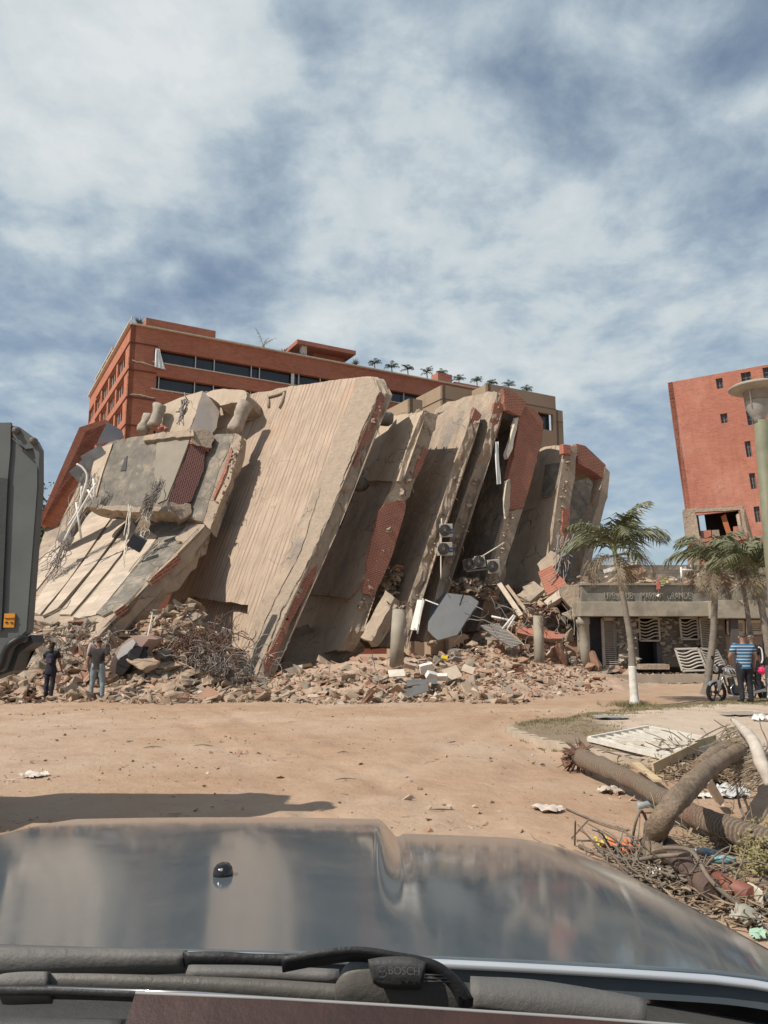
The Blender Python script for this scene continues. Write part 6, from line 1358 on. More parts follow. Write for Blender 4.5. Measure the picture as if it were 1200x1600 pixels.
# motorcycle, faces left
MB0 = G(1120.5, 1099); MB0.z = gh(MB0.x, MB0.y)
mdir = V((.975, .22, 0)).normalized(); msd = V((-.22, .975, 0)).normalized()
def mo(x, z, y=0): return MB0 + mdir*x + msd*y + Z*z
rm = root('motorcycle', 'white and black motorcycle with spoked wheels beside the man in stripes', 'motorcycle', MB0)
CHR = mat('chrome', (.55, .55, .54), rough=.2, metal=.9, bump=0); MW = mat('motor_white', (.72, .71, .70), (.62, .61, .60), 3, rough=.3, bump=0)
for xc in (0, 1.27):
    bm = bmesh.new(); lathe(bm, mo(xc, .30), [(.235, -.035), (.27, -.05), (.30, -.03), (.305, 0), (.30, .03), (.27, .05), (.235, .035)], 32, axis=msd, capb=False, capt=False); t_ = fin('wheel', bm, BLACK, rm)
    bm = bmesh.new(); lathe(bm, mo(xc, .30), [(.225, -.03), (.24, -.035), (.24, .035), (.225, .03), (.225, -.03)], 32, axis=msd, capb=False, capt=False); lathe(bm, mo(xc, .30), [(.04, -.06), (.05, -.05), (.05, .05), (.04, .06)], 14, axis=msd)
    for k in range(5): a = k*1.2566 + .5; d = mdir*math.cos(a) + Z*math.sin(a); barbox(bm, mo(xc, .30) + d*.04, mo(xc, .30) + d*.235, .038, .03)
    fin('spoked_rim', bm, GM2, t_)
for y in (-.08, .08): bm = bmesh.new(); tube(bm, [mo(.02, .30, y), mo(.13, .60, y), mo(.24, .92, y)], [.028, .026, .022], 10); fin('fork', bm, CHR if y < 0 else STEEL, rm)
bm = bmesh.new(); pts = [mo(.01 + .335*math.cos(a), .30 + .335*math.sin(a)) for a in [R(d) for d in range(35, 150, 12)]]
prev = None
for p in pts:
    row = [bm.verts.new(p + msd*yy - (p-mo(0, .30)).normalized()*dz) for yy, dz in ((-.06, .03), (-.04, 0), (.04, 0), (.06, .03))]
    if prev:
        for i in range(3): bm.faces.new((prev[i], prev[i+1], row[i+1], row[i]))
    prev = row
fin('front_fender', bm, MW, rm)
bm = bmesh.new(); prism(bm, [mo(-.02, .62, -.07), mo(.08, .62, -.07), mo(.10, .50, -.07), mo(.05, .34, -.07), mo(.02, .36, -.07), mo(.04, .52, -.07)], msd*.02); fin('fender_stay', bm, MW, rm)
bm = skin([(mo(.30, .86), (.10, .10)), (mo(.42, .86), (.13, .13)), (mo(.56, .83), (.12, .12)), (mo(.68, .78), (.07, .08))], [(0, 1), (1, 2), (2, 3)]); tk = fin('fuel_tank', bm, MW, rm)
for k in range(3): bm = bmesh.new(); barbox(bm, mo(.36+.09*k, .91, -.135), mo(.44+.09*k, .79, -.13), .03, .02); fin('black_stripe', bm, BLACK, tk)
bm = bmesh.new(); lathe(bm, mo(.06, .92), [(.03, .14), (.09, .10), (.105, .0), (.10, -.02)], 18, axis=mdir); hl = fin('headlight', bm, BLACK, rm); bm = bmesh.new(); lathe(bm, mo(.06, .92), [(.10, -.02), (.09, -.04), (.04, -.055)], 18, axis=mdir); fin('lens', bm, CHR, hl)
bm = bmesh.new(); tube(bm, curve_pts([mo(.30, 1.05, -.36), mo(.22, 1.06, -.25), mo(.20, .98, -.08), mo(.20, .98, .08), mo(.22, 1.06, .25), mo(.30, 1.05, .36)], 5), .013, 8); hb = fin('handlebar', bm, BLACK, rm)
for y in (-.26, .26):
    bm = bmesh.new(); tube(bm, [mo(.22, 1.06, y), mo(.17, 1.20, y*1.15)], .006, 6); mi_ = fin('mirror', bm, BLACK, rm); bm = bmesh.new(); lathe(bm, mo(.17, 1.23, y*1.2), [(.02, -.012), (.055, -.008), (.055, .008), (.02, .012)], 14, axis=mdir); fin('mirror_head', bm, BLACK, mi_)
bm = bmesh.new(); tube(bm, curve_pts([mo(.68, .80), mo(.85, .82), mo(1.05, .84), mo(1.30, .88)], 4), [.07]*5 + [.09]*5 + [.07]*3, 12); fin('seat', bm, BLACK, rm)
bm = bmesh.new(); tube(bm, curve_pts([mo(.24, .80), mo(.34, .45), mo(.50, .24), mo(.80, .24), mo(.95, .50)], 4), .025, 8); tube(bm, [mo(.24, .82), mo(.62, .72), mo(1.28, .80)], .025, 8); tube(bm, [mo(.80, .30, -.1), mo(1.27, .30, -.1)], .03, 8); fin('frame', bm, STEEL, rm)
bm = bmesh.new(); box(bm, mo(.58, .36), .34, .24, .24, mdir, msd, Z, bev=.04); lathe(bm, mo(.52, .46), [(.09, 0)] + [(.10 if i % 2 else .08, .02*i) for i in range(1, 12)] + [(.07, .24)], 14, axis=(Z - mdir*.25).normalized()); fin('engine', bm, GM2, rm)
bm = bmesh.new(); tube(bm, curve_pts([mo(.46, .52, -.12), mo(.36, .40, -.14), mo(.42, .22, -.15), mo(.70, .20, -.16), mo(1.0, .28, -.17), mo(1.42, .36, -.17)], 5), [.018]*13 + [.03]*4 + [.045]*9, 10); fin('exhaust', bm, CHR, rm)
bm = bmesh.new(); tube(bm, curve_pts([mo(1.0, .70), mo(1.25, .66), mo(1.5, .52)], 4), [.06, .06, .055, .05, .05, .05, .04, .04, .03], 8); fin('rear_fender', bm, BLACK, rm)
bm = bmesh.new(); tube(bm, [mo(.75, .26, -.1), mo(.70, .02, -.26)], .012, 6); fin('side_stand', bm, STEEL, rm)
# man with the striped shirt
STR = bpy.data.materials.new('striped_shirt'); STR.use_nodes = True
def stripes():
    nt = STR.node_tree; N = nt.nodes.new; L = nt.links.new; tc = N('ShaderNodeTexCoord'); sp = N('ShaderNodeSeparateXYZ'); L(tc.outputs['Object'], sp.inputs[0]); mu = N('ShaderNodeMath'); mu.operation = 'MULTIPLY'; mu.inputs[1].default_value = 2*math.pi/.085; L(sp.outputs[2], mu.inputs[0])
    si = N('ShaderNodeMath'); si.operation = 'SINE'; L(mu.outputs[0], si.inputs[0]); r = N('ShaderNodeValToRGB'); L(si.outputs[0], r.inputs[0]); e = r.color_ramp.elements; e[0].position = .55; e[0].color = (.03, .105, .20, 1); e[1].position = .72; e[1].color = (.42, .47, .50, 1); L(r.outputs[0], nt.nodes['Principled BSDF'].inputs['Base Color']); nt.nodes['Principled BSDF'].inputs['Roughness'].default_value = .95
stripes()
q = P(1167, 1096, 20.7)
person('man in a blue and white striped shirt and black trousers beside the motorcycle', V((q.x, q.y, gh(q.x, q.y))), .05, 1.80, arms={'L': [(-.22, 0, 1.42), (-.34, .06, 1.17), (-.24, .22, 1.0)], 'R': [(.22, 0, 1.42), (.33, .04, 1.18), (.34, .14, .95)]}, shirt=STR, trousers=NAVY, hair='short', hairm=mat('greying_hair', (.05, .045, .04), (.09, .08, .07), 30), stout=1.2, skinm=mat('ruddy_skin', (.30, .16, .11), (.36, .2, .14), 6, rough=.5, bump=.05))
def helmet(rt, w, s):
    bm = skin([(w((0, .02, 1.68)), (.115*s, .125*s)), (w((0, .015, 1.76)), (.09*s, .10*s))], [(0, 1)]); h = fin('helmet', bm, mat('helmet_white', (.78, .77, .75), rough=.3), rt, uv=False)
    for k in range(5): a = -.8 + k*.4; bm = bmesh.new(); tube(bm, [w((math.sin(a)*.10, .02-.125, 1.70)), w((math.sin(a)*.085, .02-.105, 1.77)), w((math.sin(a)*.05, .0, 1.85))], .009, 5); fin('helmet_vent', bm, BLACK, h, uv=False)
    for sx in (.20,): bm = bmesh.new(); tube(bm, curve_pts([w((sx-.05, -.13, 1.43)), w((sx+.03, -.12, 1.36)), w((sx+.04, -.12, 1.1)), w((sx, -.12, .98))], 4), .022, 6); fin('pale_strap', bm, WHITE, rt, uv=False)
q = P(1181, 1093, 21.9)
person('rider in black wearing a white vented helmet behind the man in stripes', V((q.x, q.y, gh(q.x, q.y))), -.35, 1.74, shirt=NAVY, sleeve='long', trousers=NAVY, hair=None, extra=helmet)
bm = skin([(P(1186, 1043, 20.6), .05), (P(1190, 1049, 20.6), .11), (P(1195, 1050, 20.6), .08)], [(0, 1), (1, 2)]); 
for v in bm.verts: v.co += noise.noise_vector(v.co*13)*.06
tag(fin('pink_bag', bm, mat('pink_plastic', (.75, .05, .16), (.60, .03, .10), 5, rough=.4), None, uv=False, loc=P(1190, 1049, 20.6)), 'crumpled bright pink bag held at the right side of the striped man', 'bag')

# ------------------------------------------------------------ debris in the right foreground
RING = bpy.data.materials.new('ringed_palm_bark'); RING.use_nodes = True
def ringmat():
    nt = RING.node_tree; N = nt.nodes.new; L = nt.links.new; b = nt.nodes['Principled BSDF']; b.inputs['Roughness'].default_value = .9
    tc = N('ShaderNodeTexCoord'); sp = N('ShaderNodeSeparateXYZ'); L(tc.outputs['UV'], sp.inputs[0])
    no = N('ShaderNodeTexNoise'); no.inputs['Scale'].default_value = 7; no.inputs['Detail'].default_value = 6; L(tc.outputs['Object'], no.inputs['Vector'])
    ma = N('ShaderNodeMath'); ma.operation = 'MULTIPLY_ADD'; L(no.outputs['Fac'], ma.inputs[0]); ma.inputs[1].default_value = .07; L(sp.outputs[1], ma.inputs[2])
    mu = N('ShaderNodeMath'); mu.operation = 'MULTIPLY'; L(ma.outputs[0], mu.inputs[0]); mu.inputs[1].default_value = 6.283/.045
    si = N('ShaderNodeMath'); si.operation = 'SINE'; L(mu.outputs[0], si.inputs[0])
    n2 = N('ShaderNodeTexNoise'); n2.inputs['Scale'].default_value = 45; n2.inputs['Detail'].default_value = 8; n2.inputs['Roughness'].default_value = .75; L(tc.outputs['Object'], n2.inputs['Vector'])
    ad = N('ShaderNodeMath'); ad.operation = 'MULTIPLY_ADD'; L(n2.outputs['Fac'], ad.inputs[0]); ad.inputs[1].default_value = 4.5; L(si.outputs[0], ad.inputs[2])
    r = N('ShaderNodeValToRGB'); L(ad.outputs[0], r.inputs[0]); mr = r.color_ramp.elements; mr[0].position = .0; mr[0].color = (.15, .11, .078, 1); mr[1].position = 1; mr[1].color = (.37, .28, .20, 1)
    nm = N('ShaderNodeMapRange'); L(ad.outputs[0], nm.inputs[0]); nm.inputs[1].default_value = .9; nm.inputs[2].default_value = 3.6; L(nm.outputs[0], r.inputs[0])
    r3 = N('ShaderNodeValToRGB'); n3 = N('ShaderNodeTexNoise'); n3.inputs['Scale'].default_value = 2.5; n3.inputs['Detail'].default_value = 6; L(tc.outputs['Object'], n3.inputs['Vector']); L(n3.outputs['Fac'], r3.inputs[0]); r3.color_ramp.elements[0].position = .52; r3.color_ramp.elements[0].color = (0, 0, 0, 1); r3.color_ramp.elements[1].position = .68; r3.color_ramp.elements[1].color = (.7, .7, .7, 1)
    mx = N('ShaderNodeMix'); mx.data_type = 'RGBA'; L(r3.outputs[0], mx.inputs[0]); L(r.outputs[0], mx.inputs[6]); mx.inputs[7].default_value = (.27, .16, .11, 1); L(mx.outputs[2], b.inputs['Base Color'])
    bp = N('ShaderNodeBump'); bp.inputs['Strength'].default_value = .9; bp.inputs['Distance'].default_value = .012; L(ad.outputs[0], bp.inputs['Height']); L(bp.outputs[0], b.inputs['Normal'])
ringmat()
BARK = mat('log_bark', (.31, .23, .16), (.20, .15, .105), 14, bump=1, bscale=30, c3=(.33, .25, .19), s3=4, f3=(.5, .7), contrast=(.4, .6), bdist=.04)
def log(name, label, ctrl, rad, rings=True, m=BARK, seed=1, n=18, cat='log', rootend=False, lump_=.04):
    rnd = random.Random(seed); pts = curve_pts([V(c) for c in ctrl], 14); k = len(pts); rs = []
    for i in range(k):
        t = i/(k-1)*(len(rad)-1); j = min(int(t), len(rad)-2); rs.append((rad[j]*(1-(t-j)) + rad[j+1]*(t-j))*(1 + .02*math.sin(i*1.9+seed)))
    b = min(pts, key=lambda p: p.z); rt = root(name, label, cat, (b.x, b.y, 0)); bm = bmesh.new(); rr = tube(bm, pts, rs, n, uv=True)
    for v in bm.verts: v.co += noise.noise_vector(v.co*5)*lump_*.5 + noise.noise_vector(v.co*19)*.010
    if False:
        for i in range(2, k-2):
            for q in range(3): c = pts[i].lerp(pts[i+1], q/3); lathe(bm, c, [(rs[i]*.99, -.014), (rs[i]*1.035, 0), (rs[i]*.99, .014)], n, axis=(pts[i+1]-pts[i]).normalized(), capb=False, capt=False)
    fin('trunk', bm, RING if rings and m is BARK else m, rt, uv=False)
    if rootend:
        bm = bmesh.new(); c = pts[0]; ax = (pts[1]-pts[0]).normalized()
        for q in range(9): lump(bm, c + V((rnd.gauss(0, .06), rnd.gauss(0, .05), rnd.gauss(0, .06))), .13, rnd)
        fin('root_ball', bm, mat('root_brown', (.24, .13, .085), (.17, .09, .06), 8, bump=1, bscale=40), rt, uv=False)
        bm = bmesh.new()
        for q in range(90): d = (V((rnd.gauss(0, 1), rnd.gauss(0, 1), rnd.gauss(0, 1))) - ax*1.0).normalized(); s_ = c + d*.12; tube(bm, curve_pts([s_, s_ + d*rnd.uniform(.05, .12), s_ + d*rnd.uniform(.12, .22) + V((0, 0, -.04))], 2), [.008]*4 + [.003], 4, caps=False)
        fin('rootlets', bm, RUST, rt, uv=False)
    return rt
def g3(px, py, h): 
    """point h above the ground whose image is (px,py)"""
    return G(px, py, h)
log('fallen_trunk', 'long ringed palm trunk lying from its frayed root ball to the right edge', [g3(907, 1184, .20), g3(985, 1218, .20), g3(1062, 1262, .2), g3(1130, 1293, .2), g3(1225, 1325, .19)], [.13, .095, .10, .105, .11], rootend=True, seed=4)
log('fallen_trunk', 'bent smooth trunk crossing over the ringed palm trunk', [g3(1158, 1172, .50), g3(1112, 1198, .56), g3(1070, 1238, .55), g3(1035, 1278, .42), g3(1020, 1315, .20), g3(1028, 1345, .12)], [.075, .085, .085, .088, .09, .09], rings=False, seed=5, lump_=.04)
log('fallen_trunk', 'thick short stump end lying under the bent trunk near the white frond butt', [g3(1092, 1200, .25), g3(1120, 1180, .28), g3(1160, 1165, .30)], [.10, .12, .13], rings=False, seed=6)
log('fallen_trunk', 'dark peeling trunk running from the bent trunk towards the car', [g3(1030, 1318, .16), g3(1062, 1345, .15), g3(1085, 1372, .13), g3(1115, 1392, .12)], [.078, .078, .07, .07], rings=True, m=mat('dark_bark', (.15, .095, .075), (.10, .07, .058), 6, bump=1, bscale=25), seed=7)
RP = mat('red_pipe', (.20, .065, .045), (.26, .12, .085), 3, rough=.55, bump=.2)
rp2 = root('red_pipe', 'rusty red pipe lying at the end of the dark trunk beside the car', 'pipe', g3(1150, 1395, 0))
bm = bmesh.new(); A, B = g3(1108, 1372, .08), g3(1178, 1402, .08); tube(bm, [A, B], .068, 20); fin('tube_wall', bm, RP, rp2)
bm = bmesh.new(); box(bm, B + V((.01, 0, 0)), .04, .17, .15, (B-A).normalized(), None or V((0, 1, 0)), Z, bev=.01); fin('flange', bm, CREAM, rp2)
# white metal gates lying on the island
GATE = mat('gate_paint', (.70, .66, .58), (.58, .53, .45), 5, rough=.5)
def lying_gate(label, q, n, z=.14):
    tl, tr, br, bl = [G(x, y, zz) for (x, y, zz) in q]; rt = root('metal_gate', label, 'gate', bl); bm = bmesh.new()
    for a, b in ((tl, tr), (tr, br), (br, bl), (bl, tl)): barbox(bm, a, b, .09, .06)
    fin('frame', bm, GATE, rt)
    for k in range(1, n): bm = bmesh.new(); a, b = tl.lerp(bl, k/n), tr.lerp(br, k/n); barbox(bm, a, b, .05, .035); fin('bar', bm, GATE, rt)
    return rt
lying_gate('cream metal gate lying flat on the sandy island', [(1015, 1137, .2), (1130, 1160, .25), (1052, 1186, .2), (921, 1155, .16)], 8)
lying_gate('second cream gate leaf under the first, nearer the car', [(1000, 1150, .12), (1120, 1172, .12), (1040, 1180, .14), (940, 1158, .14)], 5)
q4 = [onQ(*c, .9) for c in ((1055, 1014), (1090, 1013), (1104, 1047), (1066, 1048))]
gt_ = root('leaning_grille', 'white grille with wavy bars leaning on the ground below the right window of the clubhouse', 'grille', q4[3]); wavy('grille_panel', None or [(1055, 1014), (1090, 1013), (1104, 1047), (1066, 1048)], 7, .9, mat('grille_white', (.60, .56, .50), (.5, .46, .4)), gt_)
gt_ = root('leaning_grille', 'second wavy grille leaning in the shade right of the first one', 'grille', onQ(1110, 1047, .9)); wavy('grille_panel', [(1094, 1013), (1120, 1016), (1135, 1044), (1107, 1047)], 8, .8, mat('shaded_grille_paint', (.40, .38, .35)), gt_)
def gplank(label, a, b, w, t, m, name='plank'): A, B = G(*a), G(*b); bm = bmesh.new(); barbox(bm, A, B, w, t); return tag(fin(name, bm, m, None, loc=((A+B)/2)), label, 'plank')
YW = mat('yellow_wood', (.56, .44, .27), (.46, .35, .21), 4, rough=.7)
gplank('yellow plank lying along the near side of the gate', (1020, 1200, .16), (1090, 1166, .3), .11, .03, YW)
gplank('short yellow plank with pale ends pointing at the bent trunk', (993, 1193, .12), (1028, 1220, .1), .10, .03, YW)
gplank('thin cream batten on top of the gate', (960, 1160, .2), (1075, 1160, .28), .05, .02, CREAM)
gplank('yellow board stub at the right end of the gate', (1085, 1165, .3), (1118, 1155, .32), .13, .03, YW)
gplank('white square post standing in the rubbish right of the bent trunk', (1105, 1218, .35), (1125, 1252, .06), .07, .07, CREAM)
# pale frond butt
bm = bmesh.new(); pts = curve_pts([G(1145, 1124, .75), G(1175, 1155, .72), G(1188, 1190, .55), G(1205, 1225, .35)], 8)
rings = tube(bm, pts, [.03 + .035*math.sin(min(1, i/12)*1.57) for i in range(len(pts))], 10)
for v in bm.verts: v.co += noise.noise_vector(v.co*9)*.012
tag(fin('frond_butt', bm, mat('bleached_wood', (.56, .50, .43), (.42, .36, .30), 6, bump=.6, stretch=(1, 1, 1)), None, loc=G(1190, 1200, .2)), 'bleached curved frond butt standing up over the rubbish at the right edge', 'palm frond')
tw = random.Random(55)
bm = bmesh.new()
for k in range(120):
    t = tw.random(); p = G(1150+45*t, 1132+80*t, .62-.2*t); d = V((-1, -.2 + tw.gauss(0, .15), -.35 + tw.gauss(0, .15))).normalized()*tw.uniform(.15, .45); tube(bm, [p, p+d*.5, p+d+V((0, 0, -.05))], [.006, .005, .002], 4, caps=False)
tag(fin('dry_frond', bm, DEAD, None, uv=False, loc=G(1160, 1200, .1)), 'comb of dry leaflets below the bleached frond butt', 'palm frond', kind=None)
def heap(name, c, ext, n, m, r, L, seed, down=.0, up=.25, w=None):
    rnd = random.Random(seed); bm = bmesh.new()
    for k in range(n):
        p = V((c.x + rnd.gauss(0, ext[0]), c.y + rnd.gauss(0, ext[1]), max(.02, abs(rnd.gauss(0, ext[2]))))); a = rnd.uniform(0, 6.28); d = V((math.cos(a), math.sin(a), rnd.gauss(0, up))); pts = [p]
        for q in range(4): d = (d + V((rnd.gauss(0, .35), rnd.gauss(0, .35), rnd.gauss(0, .2)))).normalized(); z = pts[-1] + d*L/4*rnd.uniform(.5, 1.3); z.z = max(.015, z.z); pts.append(z)
        rr = r*rnd.uniform(.5, 1.4); tube(bm, curve_pts(pts, 2), [rr*(1-.07*i) for i in range(9)], 5, caps=False)
    return tag(fin(name, bm, m, None, uv=False, loc=c), kind='stuff')
BR = mat('dead_branch', (.22, .18, .14), (.14, .11, .085), 6, bump=.5)
heap('twigs', G(1050, 1385, .0), (.22, .20, .05), 230, BR, .010, .45, 1)
heap('twigs', G(1010, 1345, .0), (.22, .16, .05), 60, BR, .009, .5, 2)
heap('twigs', G(1150, 1200, .0), (.45, .55, .12), 260, BR, .011, .6, 3)
heap('twigs', G(1170, 1330, .0), (.28, .25, .06), 200, mat('straw', (.36, .30, .19), (.27, .22, .14), 7), .005, .4, 4)
heap('twigs', G(1080, 1210, .0), (.30, .35, .06), 120, DEAD, .010, .4, 5)
heap('twigs', G(1165, 1425, .0), (.2, .15, .03), 60, BR, .008, .35, 6)
# flat strips of dry leaf trodden into the litter
bm = bmesh.new()
for (px, py, ex, ey, n_) in ((1060, 1388, .30, .24, 420), (1120, 1215, .45, .55, 700), (1080, 1190, .25, .3, 260), (1160, 1340, .3, .3, 360), (1150, 1430, .25, .15, 160), (1010, 1345, .25, .2, 160)):
    c = G(px, py, 0)
    for k in range(n_):
        p = V((c.x + tw.gauss(0, ex), c.y + tw.gauss(0, ey), gh(c.x, c.y) + abs(tw.gauss(0, .03)) + .004)); a = tw.uniform(0, 6.28); d = V((math.cos(a), math.sin(a), tw.gauss(0, .18)))*tw.uniform(.04, .22); w_ = V((-d.y, d.x, tw.gauss(0, .02))).normalized()*tw.uniform(.004, .014)
        q = [p - w_, p + w_, p + d*.6 + w_ + V((0, 0, .01)), p + d, p + d*.6 - w_ + V((0, 0, .01))]; bm.faces.new([bm.verts.new(x) for x in q])
tag(fin('leaf_litter', bm, mat('leaf_litter', (.36, .27, .18), (.20, .145, .10), 9, rough=.9), None, uv=False, normals=False), kind='stuff')
bm = bmesh.new()
for k in range(26): leaf_clumps(bm, G(1185 + tw.gauss(0, 14), 1325 + tw.gauss(0, 18), .12 + .08*tw.random()), .10, 46, .022, tw)
tag(fin('dry_shrub', bm, mat('olive_leaves', (.27, .23, .11), (.20, .17, .08), 9), None, uv=False, loc=G(1185, 1335, 0), normals=False), 'dry olive leaved shrub branch above the red pipe', 'shrub')
def branch(label, pts, r, grp=None): 
    q = [G(*p) for p in pts]; bm = bmesh.new(); tube(bm, curve_pts(q, 6), r, 7); return tag(fin('branch', bm, BR, None, uv=False, loc=q[0]), label, 'branch', grp)
branch('bare arched branch standing left of the bent trunk', [(985, 1330, .02), (993, 1285, .28), (1002, 1267, .36), (1012, 1285, .25)], .012)
branch('long thin stick lying from the pale rag towards the arched branch', [(885, 1264, .02), (930, 1282, .03), (980, 1298, .03)], .010)
branch('thin grey branch crossing over the dark trunk', [(905, 1322, .03), (965, 1345, .05), (1030, 1338, .2), (1075, 1335, .26)], .016)
branch('sagging cable-like branch running down to the red pipe', [(1035, 1325, .3), (1080, 1330, .3), (1110, 1375, .2), (1160, 1420, .05)], .016)
branch('upright thin twig beside the car left of the arched branch', [(898, 1320, .02), (899, 1282, .3)], .008)
branch('slanting thin twig leaning behind the upright one', [(893, 1310, .02), (920, 1280, .2)], .008)
branch('stick on the sand right of the palm trunk end', [(1075, 1290, .02), (1105, 1312, .03), (1130, 1325, .02)], .010)
branch('curved grey branch in the rubbish left of the shrub', [(1150, 1225, .15), (1160, 1270, .2), (1185, 1285, .1), (1200, 1265, .15)], .012)
branch('dead stick on the road left of the palm trunk root', [(845, 1165, .02), (865, 1168, .03)], .012)
# bottles, bags, rags
CLR = mat('clear_plastic', (.62, .68, .70), rough=.15, bump=.05, trans=.55)
def bottle(label, px, py, ang, L=.24, r=.035, tint=None):
    c = G(px, py, .05+r); d = V((math.cos(ang), math.sin(ang), .08)).normalized(); rt = root('plastic_bottle', label, 'bottle', (c.x, c.y, 0), None)
    bm = bmesh.new(); lathe(bm, c - d*L/2, [(r*.7, 0), (r, .01), (r, L*.3), (r*.93, L*.35), (r, L*.4), (r, L*.66), (r*.4, L*.88), (r*.38, L*.95)], 16, axis=d); fin('bottle_wall', bm, tint or CLR, rt)
    bm = bmesh.new(); lathe(bm, c - d*L/2, [(r*.42, L*.93), (r*.42, L)], 12, axis=d); fin('bottle_cap', bm, mat('blue_cap', (.10, .15, .25)), rt)
    bm = bmesh.new(); lathe(bm, c - d*L/2, [(r*1.02, L*.42), (r*1.02, L*.62)], 16, axis=d, capb=False, capt=False); fin('bottle_label', bm, mat('blue_wrap', (.14, .24, .38), (.3, .36, .4), 30), rt)
bottle('clear water bottle with a blue wrap lying right of the dark trunk', 1105, 1332, 2.7, .22, .033)
bottle('greenish crushed bottle just below the clear blue wrapped one', 1130, 1343, -.4, .19, .033, mat('aqua_plastic', (.25, .48, .48), rough=.2, trans=.3))
bottle('frosted bottle tucked under the ringed palm trunk', 1012, 1257, .2, .24, .035)
def crumple(name, label, cat, px, py, s, m, seed, h=.05):
    c = G(px, py, .03); rnd = random.Random(seed); bm = bmesh.new(); bmesh.ops.create_grid(bm, x_segments=14, y_segments=12, size=.5)
    for v in bm.verts:
        p = v.co.copy(); n_ = noise.noise_vector(p*3 + V((seed*5, 0, 0))) + noise.noise_vector(p*8 + V((seed*5, 0, 0)))*.4; v.co = V((c.x + p.x*s[0] + n_.x*.18*s[0], c.y + p.y*s[1] + n_.y*.2*s[1], .02 + c.z*0 + abs(n_.z)*h*2 + gh(c.x, c.y)))
    bmesh.ops.delete(bm, geom=[f for f in bm.faces if (f.calc_center_median()-c).to_2d().length > min(s)*.5*(1.1+.5*noise.noise(f.calc_center_median()*12))], context='FACES')
    return tag(fin(name, bm, m, None, uv=False, loc=(c.x, c.y, .02), smooth=True), label, cat)
crumple('orange_rag', 'orange plastic rag beside the foot of the bent trunk', 'rag', 975, 1330, (.26, .30), mat('orange_plastic', (.65, .20, .08), (.5, .14, .05), 8), 1, .07)
crumple('yellow_wrapper', 'small yellow wrapper left of the orange rag', 'wrapper', 942, 1321, (.12, .14), mat('yellow_wrap', (.66, .48, .12)), 2)
crumple('white_rag', 'torn white rag lying alone on the sand left of the bent trunk', 'rag', 855, 1264, (.36, .30), mat('dusty_white', (.60, .52, .44), (.50, .42, .35), 6), 3, .03)
crumple('plastic_bag', 'clear crumpled bag lying beside the white square post', 'bag', 1142, 1240, (.34, .35), mat('milky_plastic', (.55, .55, .53), rough=.3), 4, .09)
crumple('paper_plate', 'white paper plate between the bent trunk and the square post', 'plate', 1092, 1240, (.26, .24), WHITE, 5, .03)
crumple('white_paper', 'creased white paper beside the car below the red pipe', 'paper', 1112, 1408, (.24, .16), WHITE, 6, .05)
crumple('plastic_bag', 'grey crumpled bag at the corner between the car and the right edge', 'bag', 1165, 1440, (.28, .16), mat('grey_plastic', (.36, .34, .28), rough=.4), 7, .07)
crumple('green_wrapper', 'pale green wrapper lying lowest at the right edge', 'wrapper', 1185, 1458, (.20, .10), mat('mint_plastic', (.35, .50, .38), rough=.5), 8, .03)
crumple('white_paper', 'white paper scrap in the twigs beside the hood', 'paper', 1018, 1372, (.14, .12), WHITE, 9, .05)
crumple('plastic_bag', 'clear bag flattened on the sand beside the ringed trunk', 'bag', 955, 1235, (.3, .35), mat('sandy_plastic', (.50, .42, .34), rough=.35), 10, .05)
crumple('white_rag', 'white scrap lying on the island at the right edge', 'rag', 1190, 1132, (.4, .35), WHITE, 11, .08)
crumple('white_rag', 'small white rag on the road at the far left', 'rag', 52, 1211, (.34, .3), mat('dusty_white2', (.66, .58, .50)), 12, .04)
crumple('foil_sheet', 'grey metal sheet lying flat on the far side of the island', 'sheet', 955, 1128, (1.2, .6), mat('dull_foil', (.30, .29, .27)), 13, .02)
crumple('foil_sheet', 'dull grey board lying on the island near the right edge', 'sheet', 1160, 1122, (2.2, .9), mat('grey_board', (.33, .28, .23)), 14, .01)
for i, (px, py, lb) in enumerate(((88, 1156, 'brown clod on the road at the left'), (848, 1195, 'small dark green can on the road beside the trunk root'), (536, 1176, 'thin splinter on the road at the centre'), (238, 1168, 'flat grey splinter on the road left of centre'), (690, 1265, 'leafy twig on the road near the right part of the hood'), (705, 1160, 'dark stick on the road right of centre'), (318, 1165, 'green leaf scrap on the road'), (455, 1128, 'pale sliver on the road just before the rubble'), (540, 1218, 'pale splinter on the road above the hood'), (20, 1220, 'long pale stick on the road at the far left'))):
    c = G(px, py, .02); bm = bmesh.new(); lump(bm, c, .05 if i < 2 else .025, tw, .5)
    if i > 1: a = tw.uniform(-.6, .6); L_ = tw.uniform(.08, .18); tube(bm, curve_pts([c - V((math.cos(a)*L_, math.sin(a)*L_, 0)), c + V((tw.gauss(0, .03), tw.gauss(0, .03), .015)), c + V((math.cos(a)*L_, math.sin(a)*L_, .0))], 3), [.003, .007, .009, .010, .008, .006, .003], 5)
    tag(fin('litter', bm, [RUB2, FOL, DEAD, RUB3, BR, BR, LEAF, RUB4, DEAD, RUB4][i], None, uv=False, loc=c), lb, 'litter')
